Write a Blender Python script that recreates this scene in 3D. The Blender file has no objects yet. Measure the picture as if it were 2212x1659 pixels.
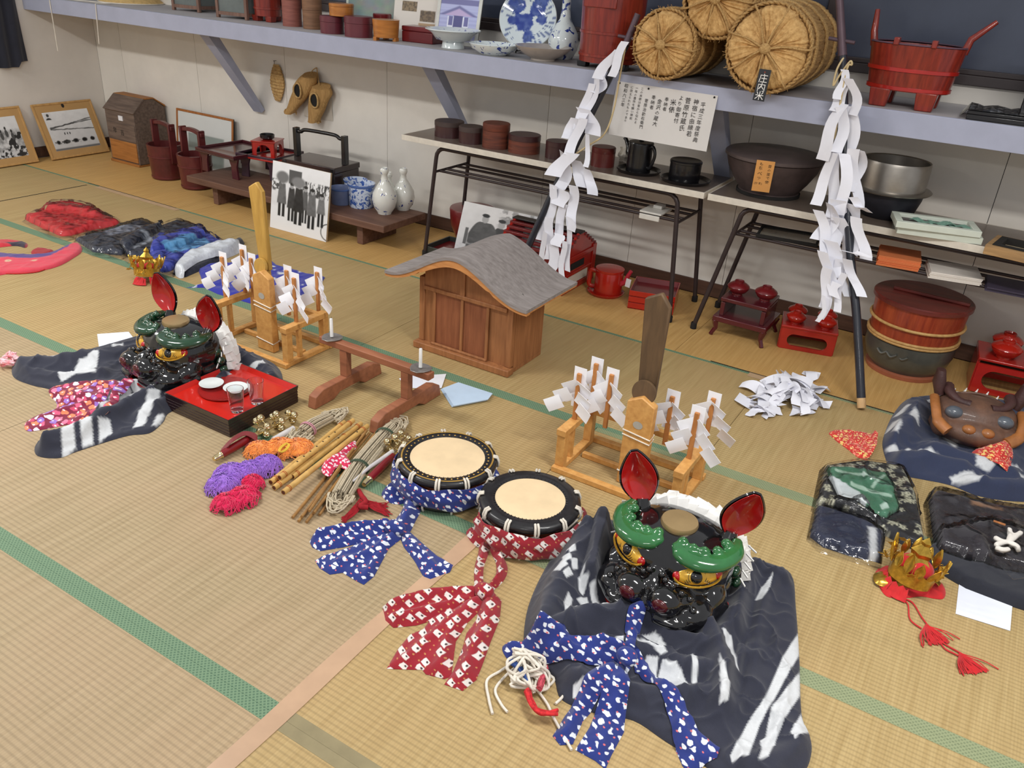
import bpy, bmesh, math, random
import numpy as np
from mathutils import Vector, Matrix, Euler
from mathutils.geometry import delaunay_2d_cdt
R = math.radians
random.seed(7)
rng = np.random.default_rng(7)
SC = bpy.context.scene
COL = SC.collection
# ------------------------------------------------------------------ camera, world, lights
IW, IH, FPX = 2212, 1659, 1778.36
YAW, PIT, ROL = R(-29.776), R(27.144), R(4.0175)
CAM = np.array([0, 0, 1.7])
_c, _s = math.cos(YAW), math.sin(YAW)
FW = np.array([math.cos(PIT) * _s, math.cos(PIT) * _c, -math.sin(PIT)])
_r0 = np.array([_c, -_s, 0.0])
_u0 = np.cross(_r0, FW)
RT = math.cos(ROL) * _r0 + math.sin(ROL) * _u0
UP = -math.sin(ROL) * _r0 + math.cos(ROL) * _u0
cd = bpy.data.cameras.new('camera')
cd.sensor_width = 36.0
cd.lens = FPX / IW * 36.0
cd.clip_start = 0.05
cam = bpy.data.objects.new('camera', cd)
COL.objects.link(cam)
cam.matrix_world = Matrix(((RT[0], UP[0], -FW[0], 0), (RT[1], UP[1], -FW[1], 0), (RT[2], UP[2], -FW[2], 1.7), (0, 0, 0, 1)))
SC.camera = cam
SC.view_settings.view_transform = 'Standard'
SC.view_settings.look = 'None'
SC.view_settings.exposure = 0.0
SC.view_settings.gamma = 1.0
SC.view_settings.use_curve_mapping = False
w = bpy.data.worlds.new('room_light')
SC.world = w
w.use_nodes = True
w.node_tree.nodes['Background'].inputs[0].default_value = (0.96, 0.97, 1.0, 1)
w.node_tree.nodes['Background'].inputs[1].default_value = 0.52
def lamp(name, x, y, z, lx, ly, p, col=(1, 0.985, 0.955)):
 l = bpy.data.lights.new(name, 'AREA')
 l.shape = 'RECTANGLE'
 l.size, l.size_y, l.energy, l.color = lx, ly, p, col
 o = bpy.data.objects.new(name, l)
 COL.objects.link(o)
 o.location = (x, y, z)
 return o
# fluorescent ceiling fixtures of the room, two rows
lamp('ceiling_tube', 0.35, 1.75, 2.55, 1.2, 0.22, 61)
lamp('ceiling_tube', -3.3, 1.3, 2.55, 1.2, 0.22, 54)
lamp('ceiling_tube', -6.0, 1.3, 2.55, 1.2, 0.22, 54)
lamp('ceiling_tube', 0.3, -1.6, 2.55, 1.2, 0.22, 40)
lamp('ceiling_tube', -3.3, -1.8, 2.55, 1.2, 0.22, 40)
# ------------------------------------------------------------------ photo pixel -> world
def ray(x, y):
 return FW + RT * ((x - IW / 2) / FPX) - UP * ((y - IH / 2) / FPX)
def F(x, y, z=0.0):
 d = ray(x, y)
 return CAM + d * ((z - 1.7) / d[2])
def WY(x, y, Y):
 d = ray(x, y)
 return CAM + d * (Y / d[1])
def WX(x, y, X):
 d = ray(x, y)
 return CAM + d * (X / d[0])
def ZV(x, y, p):
 d = ray(x, y)
 q = np.array([p[0], p[1]])
 return 1.7 + d[2] * (d[:2] @ q) / (d[:2] @ d[:2])
def XS(px, y, z):
 a, b = -9.0, 4.0
 for _ in range(60):
  m = (a + b) / 2
  v = np.array([m, y, z]) - CAM
  if IW / 2 + FPX * (v @ RT) / (v @ FW) < px:
   a = m
  else:
   b = m
 return np.array([a, y, z])
def SZ(px, p):
 return px * float((np.asarray(p) - CAM) @ FW) / FPX
def hd(p):
 v = np.array([p[0], p[1], 0.0])
 return v / np.linalg.norm(v)
def FIT(bx, by, z, wpx, ty):
 p = F(bx, by, z) if by > 10 else XS(bx, by, z)
 r = SZ(wpx, p) / 2
 r = SZ(wpx, p + hd(p) * r) / 2
 h = ZV(bx, ty, p) - z
 return p + hd(p) * r, r, h
# ------------------------------------------------------------------ materials
def lin(c):
 if isinstance(c, str):
  c = tuple(int(c[i:i + 2], 16) for i in (0, 2, 4))
 return tuple(((v / 255) / 12.92 if v / 255 <= 0.04045 else ((v / 255 + 0.055) / 1.055) ** 2.4) for v in c)
def nd(nt, typ, **kw):
 n = nt.nodes.new(typ)
 for k, v in kw.items():
  setattr(n, k, v)
 return n
MATS = {}
def mat(name, col, rough=0.5, metal=0.0, var=0.1, vs=14.0, bump=0.0, bs=120.0, coat=0.0, grain=None, col2=None, spec=0.5, trans=0.0, attr=None, alpha=1.0, sheen=0.0, ior=1.45):
 if name in MATS:
  return MATS[name]
 m = bpy.data.materials.new(name)
 m.use_nodes = True
 nt = m.node_tree
 b = nt.nodes['Principled BSDF']
 L = nt.links.new
 b.inputs['Roughness'].default_value = rough
 b.inputs['Metallic'].default_value = metal
 b.inputs['Specular IOR Level'].default_value = spec
 b.inputs['Coat Weight'].default_value = coat
 b.inputs['Coat Roughness'].default_value = 0.06
 b.inputs['Transmission Weight'].default_value = trans
 b.inputs['IOR'].default_value = ior
 b.inputs['Alpha'].default_value = alpha
 b.inputs['Sheen Weight'].default_value = sheen
 c = lin(col)
 tc = nd(nt, 'ShaderNodeTexCoord')
 oi = nd(nt, 'ShaderNodeObjectInfo')
 add = nd(nt, 'ShaderNodeVectorMath', operation='ADD')
 L(tc.outputs['Object'], add.inputs[0])
 L(oi.outputs['Random'], add.inputs[1])
 mp = nd(nt, 'ShaderNodeMapping')
 L(add.outputs[0], mp.inputs['Vector'])
 if grain:
  mp.inputs['Scale'].default_value = grain
 n = nd(nt, 'ShaderNodeTexNoise')
 n.inputs['Scale'].default_value = 1.0 if grain else vs
 n.inputs['Detail'].default_value = 6 if grain else 4
 n.inputs['Roughness'].default_value = 0.6
 L(mp.outputs[0], n.inputs['Vector'])
 mr = nd(nt, 'ShaderNodeMapRange')
 mr.inputs['From Min'].default_value = 0.28
 mr.inputs['From Max'].default_value = 0.72
 L(n.outputs['Fac'], mr.inputs['Value'])
 mx = nd(nt, 'ShaderNodeMix', data_type='RGBA')
 L(mr.outputs[0], mx.inputs[0])
 if attr:
  at = nd(nt, 'ShaderNodeAttribute', attribute_name='Col')
  dk = nd(nt, 'ShaderNodeMix', data_type='RGBA', blend_type='MULTIPLY')
  dk.inputs[0].default_value = 1.0
  L(at.outputs['Color'], dk.inputs[6])
  dk.inputs[7].default_value = (1 - var, 1 - var, 1 - var, 1)
  L(dk.outputs[2], mx.inputs[6])
  L(at.outputs['Color'], mx.inputs[7])
 else:
  lo = lin(col2) if col2 else tuple(v * (1 - var * 1.6) for v in c)
  hi = tuple(min(1, v * (1 + var * .8)) for v in c)
  mx.inputs[6].default_value = (*lo, 1)
  mx.inputs[7].default_value = (*hi, 1)
 L(mx.outputs[2], b.inputs['Base Color'])
 if bump:
  n2 = nd(nt, 'ShaderNodeTexNoise')
  n2.inputs['Scale'].default_value = bs
  n2.inputs['Detail'].default_value = 3
  L(add.outputs[0], n2.inputs['Vector'])
  bp = nd(nt, 'ShaderNodeBump')
  bp.inputs['Strength'].default_value = bump
  bp.inputs['Distance'].default_value = 0.004
  L(n2.outputs['Fac'] if not grain else n.outputs['Fac'], bp.inputs['Height'])
  L(bp.outputs[0], b.inputs['Normal'])
 MATS[name] = m
 return m
def lacquer(name, col, rough=0.18, coat=0.6, var=0.12, vs=9.0):
 return mat(name, col, rough=rough, coat=coat, var=var, vs=vs)
def wood(name, col, col2, grain=(3, 60, 60), rough=0.55, bump=0.15, coat=0.0):
 return mat(name, col, col2=col2, grain=grain, rough=rough, bump=bump, coat=coat, var=0.08)
# ------------------------------------------------------------------ mesh builder
def rotz(a):
 return Matrix.Rotation(a, 4, 'Z')
def frame(o, x=None, y=None, z=None):
 o, x, y, z = [None if v is None else Vector(v) for v in (o, x, y, z)]
 if x is None:
  x = y.cross(z)
 if y is None:
  y = z.cross(x)
 if z is None:
  z = x.cross(y)
 x, y, z = x.normalized(), y.normalized(), z.normalized()
 return Matrix(((x.x, y.x, z.x, o.x), (x.y, y.y, z.y, o.y), (x.z, y.z, z.z, o.z), (0, 0, 0, 1)))
class MB:
 def __init__(self):
  self.v, self.f, self.m, self.c = [], [], [], []
  self.M = None
 def add(self, vs, fs, m=0, M=None, cols=None):
  k = len(self.v)
  M = M if M is not None else self.M
  if M is not None:
   vs = [M @ Vector(v) for v in vs]
  self.v += [tuple(map(float, v)) for v in vs]
  self.f += [tuple(i + k for i in f) for f in fs]
  self.m += [m] * len(fs) if isinstance(m, int) else list(m)
  if cols is not None:
   self.c += [tuple(c) for c in cols]
  return self
 def box(self, c, s, m=0, M=None, tap=1.0):
  x, y, z = s[0] / 2, s[1] / 2, s[2] / 2
  t = tap
  vs = [(-x, -y, -z), (x, -y, -z), (x, y, -z), (-x, y, -z), (-x * t, -y * t, z), (x * t, -y * t, z), (x * t, y * t, z), (-x * t, y * t, z)]
  vs = [(a + c[0], b + c[1], d + c[2]) for a, b, d in vs]
  return self.add(vs, [(0, 3, 2, 1), (4, 5, 6, 7), (0, 1, 5, 4), (1, 2, 6, 5), (2, 3, 7, 6), (3, 0, 4, 7)], m, M)
 def bx(self, x0, x1, y0, y1, z0, z1, m=0, M=None):
  return self.box(((x0 + x1) / 2, (y0 + y1) / 2, (z0 + z1) / 2), (abs(x1 - x0), abs(y1 - y0), abs(z1 - z0)), m, M)
 def beam(self, a, b, w, d, m=0, up=(0, 0, 1)):
  a, b, u = Vector(a), Vector(b), Vector(up)
  x = (b - a).normalized()
  if abs(x.dot(u)) > 0.98:
   u = Vector((0, 1, 0))
  z = (u - x * u.dot(x)).normalized()
  Mx = frame((a + b) / 2, x=x, z=z)
  return self.box((0, 0, 0), ((b - a).length, w, d), m, Mx)
 def tube(self, pts, r, n=8, m=0, cap=True, closed=False, M=None, flat=1.0):
  P = [Vector(p) for p in pts]
  N = len(P)
  rs = r if isinstance(r, (list, tuple, np.ndarray)) else [r] * N
  vs, fs = [], []
  pu = None
  for i, p in enumerate(P):
   a = P[(i - 1) % N] if (closed or i) else P[0]
   b = P[(i + 1) % N] if (closed or i < N - 1) else P[-1]
   t = (b - a)
   t = t.normalized() if t.length > 1e-9 else Vector((0, 0, 1))
   if pu is None:
    pu = Vector((0, 0, 1)) if abs(t.z) < 0.9 else Vector((1, 0, 0))
   u = pu - t * pu.dot(t)
   if u.length < 1e-6:
    u = t.orthogonal()
   u.normalize()
   s = t.cross(u)
   pu = u
   for k in range(n):
    a_ = 2 * math.pi * k / n
    vs.append(p + (s * math.cos(a_) + u * math.sin(a_) * flat) * rs[i])
  for i in range(N if closed else N - 1):
   j = (i + 1) % N
   for k in range(n):
    l = (k + 1) % n
    fs.append((i * n + k, i * n + l, j * n + l, j * n + k))
  if cap and not closed:
   fs.append(tuple(range(n - 1, -1, -1)))
   fs.append(tuple((N - 1) * n + k for k in range(n)))
  return self.add(vs, fs, m, M)
 def lathe(self, prof, n=32, m=0, M=None, c=(0, 0, 0), sx=1.0, sy=1.0, wob=None):
  vs, fs, ms = [], [], []
  idx = []
  for i, (r, z) in enumerate(prof):
   if r <= 1e-7:
    idx.append([len(vs)])
    vs.append((c[0], c[1], c[2] + z))
   else:
    row = []
    for k in range(n):
     a = 2 * math.pi * k / n
     q = r * (1 + (wob(a, z) if wob else 0))
     row.append(len(vs))
     vs.append((c[0] + q * sx * math.cos(a), c[1] + q * sy * math.sin(a), c[2] + z))
    idx.append(row)
  for i in range(len(prof) - 1):
   A, B = idx[i], idx[i + 1]
   mm = m if isinstance(m, int) else m[i]
   for k in range(n):
    l = (k + 1) % n
    if len(A) == 1 and len(B) == 1:
     continue
    if len(A) == 1:
     fs.append((A[0], B[l], B[k]))
    elif len(B) == 1:
     fs.append((A[k], A[l], B[0]))
    else:
     fs.append((A[k], A[l], B[l], B[k]))
    ms.append(mm)
  return self.add(vs, fs, ms, M)
 def prism(self, poly, z0, z1, m=0, M=None, mtop=None):
  n = len(poly)
  ar = sum(poly[i][0] * poly[(i + 1) % n][1] - poly[(i + 1) % n][0] * poly[i][1] for i in range(n))
  if ar < 0:
   poly = poly[::-1]
  vs = [(x, y, z0) for x, y in poly] + [(x, y, z1) for x, y in poly]
  fs = [tuple(range(n - 1, -1, -1)), tuple(range(n, 2 * n))]
  fs += [(i, (i + 1) % n, n + (i + 1) % n, n + i) for i in range(n)]
  return self.add(vs, fs, [m, m if mtop is None else mtop] + [m] * n, M)
 def ball(self, c, r, nu=14, nv=9, m=0, M=None, sup=1.0):
  r = (r, r, r) if isinstance(r, (int, float)) else r
  vs, fs = [], []
  pw = lambda q: math.copysign(abs(q) ** sup, q)
  for i in range(1, nv):
   t = math.pi * i / nv
   for k in range(nu):
    a = 2 * math.pi * k / nu
    vs.append((c[0] + r[0] * pw(math.sin(t)) * pw(math.cos(a)), c[1] + r[1] * pw(math.sin(t)) * pw(math.sin(a)), c[2] + r[2] * pw(math.cos(t))))
  top = len(vs)
  vs += [(c[0], c[1], c[2] + r[2]), (c[0], c[1], c[2] - r[2])]
  for i in range(nv - 2):
   for k in range(nu):
    l = (k + 1) % nu
    fs.append((i * nu + k, (i + 1) * nu + k, (i + 1) * nu + l, i * nu + l))
  for k in range(nu):
   l = (k + 1) % nu
   fs.append((top, k, l))
   fs.append((top + 1, (nv - 2) * nu + l, (nv - 2) * nu + k))
  return self.add(vs, fs, m, M)
 def sheet(self, G, t=0.001, m=0, M=None, cols=None):
  G = np.asarray(G, float)
  a, b = G.shape[:2]
  du = np.gradient(G, axis=0)
  dv = np.gradient(G, axis=1)
  N = np.cross(du, dv)
  N /= np.linalg.norm(N, axis=2, keepdims=True) + 1e-12
  lo = G - N * t / 2
  hi = G + N * t / 2
  vs = np.concatenate([hi.reshape(-1, 3), lo.reshape(-1, 3)])
  n = a * b
  fs = []
  I = lambda i, j: i * b + j
  for i in range(a - 1):
   for j in range(b - 1):
    q = (I(i, j), I(i + 1, j), I(i + 1, j + 1), I(i, j + 1))
    fs.append(q)
    fs.append(tuple(n + k for k in q[::-1]))
  rim = [I(i, 0) for i in range(a)] + [I(a - 1, j) for j in range(1, b)] + [I(i, b - 1) for i in range(a - 2, -1, -1)] + [I(0, j) for j in range(b - 2, 0, -1)]
  for k in range(len(rim)):
   p, q = rim[k], rim[(k + 1) % len(rim)]
   fs.append((q, p, n + p, n + q))
  if cols is not None:
   cc = np.asarray(cols).reshape(-1, 3)
   cols = np.concatenate([cc, cc])
  return self.add(vs.tolist(), fs, m, M, cols)
ORG = {}
def link(name, mb, mats, parent=None, world=True, bev=0.0, ang=38, smooth=True, segs=2):
 me = bpy.data.meshes.new(name)
 off = np.zeros(3)
 V = np.array(mb.v, float).reshape(-1, 3)
 if world:
  if parent is not None:
   off = ORG[parent.name]
  else:
   off = np.array([(V[:, 0].min() + V[:, 0].max()) / 2, (V[:, 1].min() + V[:, 1].max()) / 2, V[:, 2].min()])
  V = V - off
 me.from_pydata(V.tolist(), [], mb.f)
 for mm in (mats if isinstance(mats, (list, tuple)) else [mats]):
  me.materials.append(mm)
 if any(mb.m):
  me.polygons.foreach_set('material_index', mb.m)
 if smooth:
  me.polygons.foreach_set('use_smooth', [True] * len(me.polygons))
  me.set_sharp_from_angle(angle=R(ang))
 if mb.c:
  ca = me.color_attributes.new('Col', 'FLOAT_COLOR', 'POINT')
  ca.data.foreach_set('color', np.concatenate([np.array(mb.c), np.ones((len(mb.c), 1))], 1).ravel())
 o = bpy.data.objects.new(name, me)
 COL.objects.link(o)
 if parent is not None:
  o.parent = parent
  ORG[o.name] = ORG[parent.name] if world else np.zeros(3)
 else:
  o.location = off
  ORG[o.name] = off
 if bev:
  b = o.modifiers.new('bevel', 'BEVEL')
  b.width, b.segments, b.limit_method, b.angle_limit = bev, segs, 'ANGLE', R(40)
 return o
def tag(o, label, cat, group=None, kind=None):
 if label:
  o['label'] = label
 if cat:
  o['category'] = cat
 if group:
  o['group'] = group
 if kind:
  o['kind'] = kind
 return o
def thing(name, label, cat, loc=(0, 0, 0), rz=0.0, group=None):
 o = bpy.data.objects.new(name, None)
 o.empty_display_size = 0.05
 COL.objects.link(o)
 o.location = tuple(map(float, loc))
 o.rotation_euler = (0, 0, rz)
 ORG[o.name] = np.array(loc, float)
 return tag(o, label, cat, group)
def struct(name, mb, m, parent=None, **kw):
 o = link(name, mb, m, parent, **kw)
 if parent is None:
  o['kind'] = 'structure'
 return o
def dup(root, loc, rz=0.0, label=None, group=None, scale=None):
 r = root.copy()
 COL.objects.link(r)
 r.location = tuple(map(float, loc))
 r.rotation_euler = (0, 0, rz)
 if scale:
  r.scale = (scale,) * 3 if isinstance(scale, (int, float)) else scale
 if label:
  r['label'] = label
 if group:
  r['group'] = group
 for ch in list(root.children):
  c = ch.copy()
  COL.objects.link(c)
  c.parent = r
  for g in list(ch.children):
   d = g.copy()
   COL.objects.link(d)
   d.parent = c
 return r
def bake(o):
 dg = bpy.context.evaluated_depsgraph_get()
 dg.update()
 me = bpy.data.meshes.new_from_object(o.evaluated_get(dg))
 o.modifiers.clear()
 old = o.data
 o.data = me
 bpy.data.meshes.remove(old)
 me.polygons.foreach_set('use_smooth', [True] * len(me.polygons))
 return o
def lk(*a, **k):
 return link(*a, world=False, **k)
def blob(name, balls, m, parent, voxel=0.006, smooth=6, world=False):
 o = link(name, balls, m, parent, world=world)
 r = o.modifiers.new('r', 'REMESH')
 r.mode, r.voxel_size, r.use_smooth_shade = 'VOXEL', voxel, True
 s = o.modifiers.new('s', 'SMOOTH')
 s.iterations, s.factor = smooth, 0.5
 return bake(o)
def text(s, size, M, m, parent, ext=0.0004, name='lettering', align='CENTER', bold=0.0, world=True):
 cu = bpy.data.curves.new('t', 'FONT')
 cu.body = s
 cu.size = size
 cu.align_x, cu.align_y = align, 'CENTER'
 cu.extrude = ext
 cu.resolution_u = 2
 cu.offset = bold
 t = bpy.data.objects.new('t', cu)
 COL.objects.link(t)
 bpy.context.view_layer.update()
 me = bpy.data.meshes.new_from_object(t.evaluated_get(bpy.context.evaluated_depsgraph_get()))
 bpy.data.objects.remove(t)
 mb = MB()
 mb.add([v.co[:] for v in me.vertices], [tuple(p.vertices) for p in me.polygons], 0, M)
 bpy.data.meshes.remove(me)
 if not mb.f:
  return None
 return link(name, mb, m, parent, smooth=False, world=world)
def texts(items, m, parent, name='lettering', world=True):
 mb = MB()
 for s, size, M in items:
  cu = bpy.data.curves.new('t', 'FONT')
  cu.body, cu.size, cu.align_x, cu.align_y, cu.resolution_u = s, size, 'CENTER', 'CENTER', 1
  t = bpy.data.objects.new('t', cu)
  COL.objects.link(t)
  bpy.context.view_layer.update()
  me = bpy.data.meshes.new_from_object(t.evaluated_get(bpy.context.evaluated_depsgraph_get()))
  bpy.data.objects.remove(t)
  mb.add([v.co[:] for v in me.vertices], [tuple(p.vertices) for p in me.polygons], 0, M)
  bpy.data.meshes.remove(me)
 return link(name, mb, m, parent, smooth=False, world=world)
# ------------------------------------------------------------------ flat print and draped cloth
def sdf(poly, X, Y_):
 P = np.asarray(poly, float)
 d = np.full(X.shape, 1e9)
 ins = np.zeros(X.shape, bool)
 for i in range(len(P)):
  a, b = P[i], P[(i + 1) % len(P)]
  e = b - a
  t = np.clip(((X - a[0]) * e[0] + (Y_ - a[1]) * e[1]) / (e @ e + 1e-12), 0, 1)
  d = np.minimum(d, np.hypot(X - a[0] - t * e[0], Y_ - a[1] - t * e[1]))
  if abs(b[1] - a[1]) > 1e-12:
   c = ((a[1] > Y_) != (b[1] > Y_)) & (X < (b[0] - a[0]) * (Y_ - a[1]) / (b[1] - a[1]) + a[0])
   ins ^= c
 return np.where(ins, d, -d)
_perm = rng.random((64, 64))
def vnoise(x, y, f=1.0):
 x, y = np.asarray(x) * f + 31.7, np.asarray(y) * f + 17.3
 xi, yi = np.floor(x).astype(int), np.floor(y).astype(int)
 u, v = x - xi, y - yi
 u, v = u * u * (3 - 2 * u), v * v * (3 - 2 * v)
 g = lambda i, j: _perm[i % 64, j % 64]
 return (g(xi, yi) * (1 - u) + g(xi + 1, yi) * u) * (1 - v) + (g(xi, yi + 1) * (1 - u) + g(xi + 1, yi + 1) * u) * v
def fbm(x, y, f=1.0, o=3):
 return sum(vnoise(x, y, f * 2 ** k) * 0.5 ** k for k in range(o)) / sum(0.5 ** k for k in range(o))
def spline(P, per=6, closed=True):
 P = np.asarray(P, float)
 n = len(P)
 out = []
 for i in range(n if closed else n - 1):
  p0, p1, p2, p3 = [P[(i + k) % n] if closed else P[min(max(i + k, 0), n - 1)] for k in (-1, 0, 1, 2)]
  for t in np.arange(per) / per:
   out.append(0.5 * ((2 * p1) + (-p0 + p2) * t + (2 * p0 - 5 * p1 + 4 * p2 - p3) * t ** 2 + (-p0 + 3 * p1 - 3 * p2 + p3) * t ** 3))
 if not closed:
  out.append(P[-1])
 return np.array(out)
def ridge(px, w, h, z=0.02, world=False):
 P = [np.asarray(p, float)[:2] for p in px] if world else [F(x, y, z)[:2] for x, y in px]
 P = spline(P, 5, False)
 def f(X, Y_):
  d = np.full(X.shape, 1e9)
  for a, b in zip(P[:-1], P[1:]):
   e = b - a
   t = np.clip(((X - a[0]) * e[0] + (Y_ - a[1]) * e[1]) / (e @ e + 1e-12), 0, 1)
   d = np.minimum(d, np.hypot(X - a[0] - t * e[0], Y_ - a[1] - t * e[1]))
  return h * np.exp(-(d / w) ** 2)
 return f
def drape(name, out_px, m, parent=None, z0=0.0, zg=0.02, t=0.008, edge=0.015, h=None, folds=(), res=0.008, base=(40, 42, 58), pats=(), crisp=False, world_pts=False, nz=0.004, nf=14, patz=None, hmax=0.2, under=None, cr=.006, cf=9):
 O = np.array([p[:2] for p in out_px]) if world_pts else np.array([F(x, y, zg)[:2] for x, y in out_px])
 if not crisp:
  O = spline(O, 5)
 # resample the rim
 Q = []
 for i in range(len(O)):
  a, b = O[i], O[(i + 1) % len(O)]
  k = max(1, int(np.linalg.norm(b - a) / res + 0.5))
  Q += [a + (b - a) * j / k for j in range(k)]
 Q = np.array(Q)
 lo, hi = Q.min(0), Q.max(0)
 gx, gy = np.meshgrid(np.arange(lo[0], hi[0], res), np.arange(lo[1], hi[1], res * 0.87))
 gx = gx + (np.arange(gx.shape[0]) % 2)[:, None] * res / 2
 gx, gy = gx.ravel(), gy.ravel()
 dd = sdf(Q, gx, gy)
 k = dd > res * 0.55
 pts = np.concatenate([Q, np.stack([gx[k], gy[k]], 1)])
 n = len(Q)
 v, e, f, *_ = delaunay_2d_cdt([Vector(p) for p in pts], [(i, (i + 1) % n) for i in range(n)], [], 1, 1e-6)
 v = np.array([p[:] for p in v])
 X, Y_ = v[:, 0], v[:, 1]
 d = np.maximum(sdf(Q, X, Y_), 0)
 d[:n] = 0
 q = np.clip(d / edge, 0, 1)
 rim = np.sqrt(np.clip(1 - (1 - q) ** 2, 0, 1))
 z = t * rim
 s2 = np.clip(d / (edge * 2.2), 0, 1)
 s2 = s2 * s2 * (3 - 2 * s2)
 H = np.zeros(len(v))
 if h is not None:
  H = H + h(X, Y_)
 B_ = np.zeros(len(v))
 for fo in folds:
  B_ = np.maximum(B_, fo(X, Y_)) + 0.25 * np.minimum(B_, fo(X, Y_))
 H = H + B_ + nz * (fbm(X, Y_, nf, 3) - 0.35)
 if cr:
  wx = X + .05 * fbm(X + 3, Y_, 7, 2)
  H = H + cr * (1 - np.abs(2 * fbm(wx, Y_ * .8, cf, 2) - 1)) ** 7 + cr * .6 * (1 - np.abs(2 * fbm(wx * .7 + Y_ * .7, Y_ - wx + 5, cf * 1.3, 2) - 1)) ** 8
 U = under(X, Y_) if under is not None else np.zeros(len(v))
 z = z0 + 0.0008 + z + np.minimum(np.maximum(H, -t * .6), hmax) * s2 + U
 cols = np.tile(np.array(lin(base)), (len(v), 1))
 for pat in pats:
  pc, pp = pat[0], pat[1]
  pz = pat[2] if len(pat) > 2 else (patz if patz is not None else zg)
  if callable(pp):
   a = pp(X, Y_)
  else:
   W_ = np.array([F(x, y, pz)[:2] for x, y in pp])
   a = np.clip(sdf(W_, X, Y_) / res * 1.6 + 0.5, 0, 1)
  cols = cols * (1 - a[:, None]) + np.array(lin(pc)) * a[:, None]
 rimv = len(v)
 V = [(x, y, zz) for x, y, zz in zip(X, Y_, z)] + [(X[i], Y_[i], z0 + 0.0004 + U[i]) for i in range(n)]
 fs = [tuple(t_) for t_ in f]
 up = []
 for t_ in fs:
  a, b, c = (v[i] for i in t_[:3])
  up.append(t_ if (b[0] - a[0]) * (c[1] - a[1]) - (b[1] - a[1]) * (c[0] - a[0]) > 0 else t_[::-1])
 for i in range(n):
  j = (i + 1) % n
  up.append((i, rimv + i, rimv + j, j))
 mb = MB()
 mb.add(V, up, 0, None, np.concatenate([cols, cols[:n]]))
 o = link(name, mb, m, parent, ang=75)
 TOPS[o.name] = (np.stack([X, Y_, z], 1), Q)
 return o
TOPS = {}
def on(*objs, gap=0.002):
 def f(X, Y_):
  out = np.zeros(len(X))
  for o in objs:
   V, Q = TOPS[o.name]
   ins = sdf(Q, X, Y_) > -0.004
   for i in np.nonzero(ins)[0]:
    d = (V[:, 0] - X[i]) ** 2 + (V[:, 1] - Y_[i]) ** 2
    k = np.argpartition(d, 4)[:5]
    out[i] = max(out[i], V[k, 2].max() + gap)
  return out
 return f
def picture(name, M, wd, ht, nx, ny, fun, m, parent, world=True):
 u, v = np.meshgrid(np.linspace(0, 1, nx), np.linspace(0, 1, ny))
 c = np.clip(fun(u, v), 0, 1)
 if c.ndim == 2:
  c = np.stack([c] * 3, -1)
 c = np.where(c <= 0.04045, c / 12.92, ((c + 0.055) / 1.055) ** 2.4)
 V = [(a * wd, b * ht, 0) for a, b in zip(u.ravel(), v.ravel())]
 fs = [(j * nx + i, j * nx + i + 1, (j + 1) * nx + i + 1, (j + 1) * nx + i) for j in range(ny - 1) for i in range(nx - 1)]
 mb = MB()
 mb.add(V, fs, 0, M, c.reshape(-1, 3))
 return link(name, mb, m, parent, world=world)
def ell(u, v, cx, cy, rx, ry, soft=0.15):
 return np.clip((1 - np.hypot((u - cx) / rx, (v - cy) / ry)) / soft, 0, 1)
def rec(u, v, x0, x1, y0, y1, s=0.01):
 return np.clip(np.minimum(np.minimum(u - x0, x1 - u), np.minimum(v - y0, y1 - v)) / s + 0.5, 0, 1)
def over(c, a, col):
 return c * (1 - a[..., None]) + np.array(col) * a[..., None] if c.ndim == 3 else c * (1 - a) + col * a
def sm(a, b, x):
 t = np.clip((x - a) / (b - a), 0, 1)
 return t * t * (3 - 2 * t)
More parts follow.
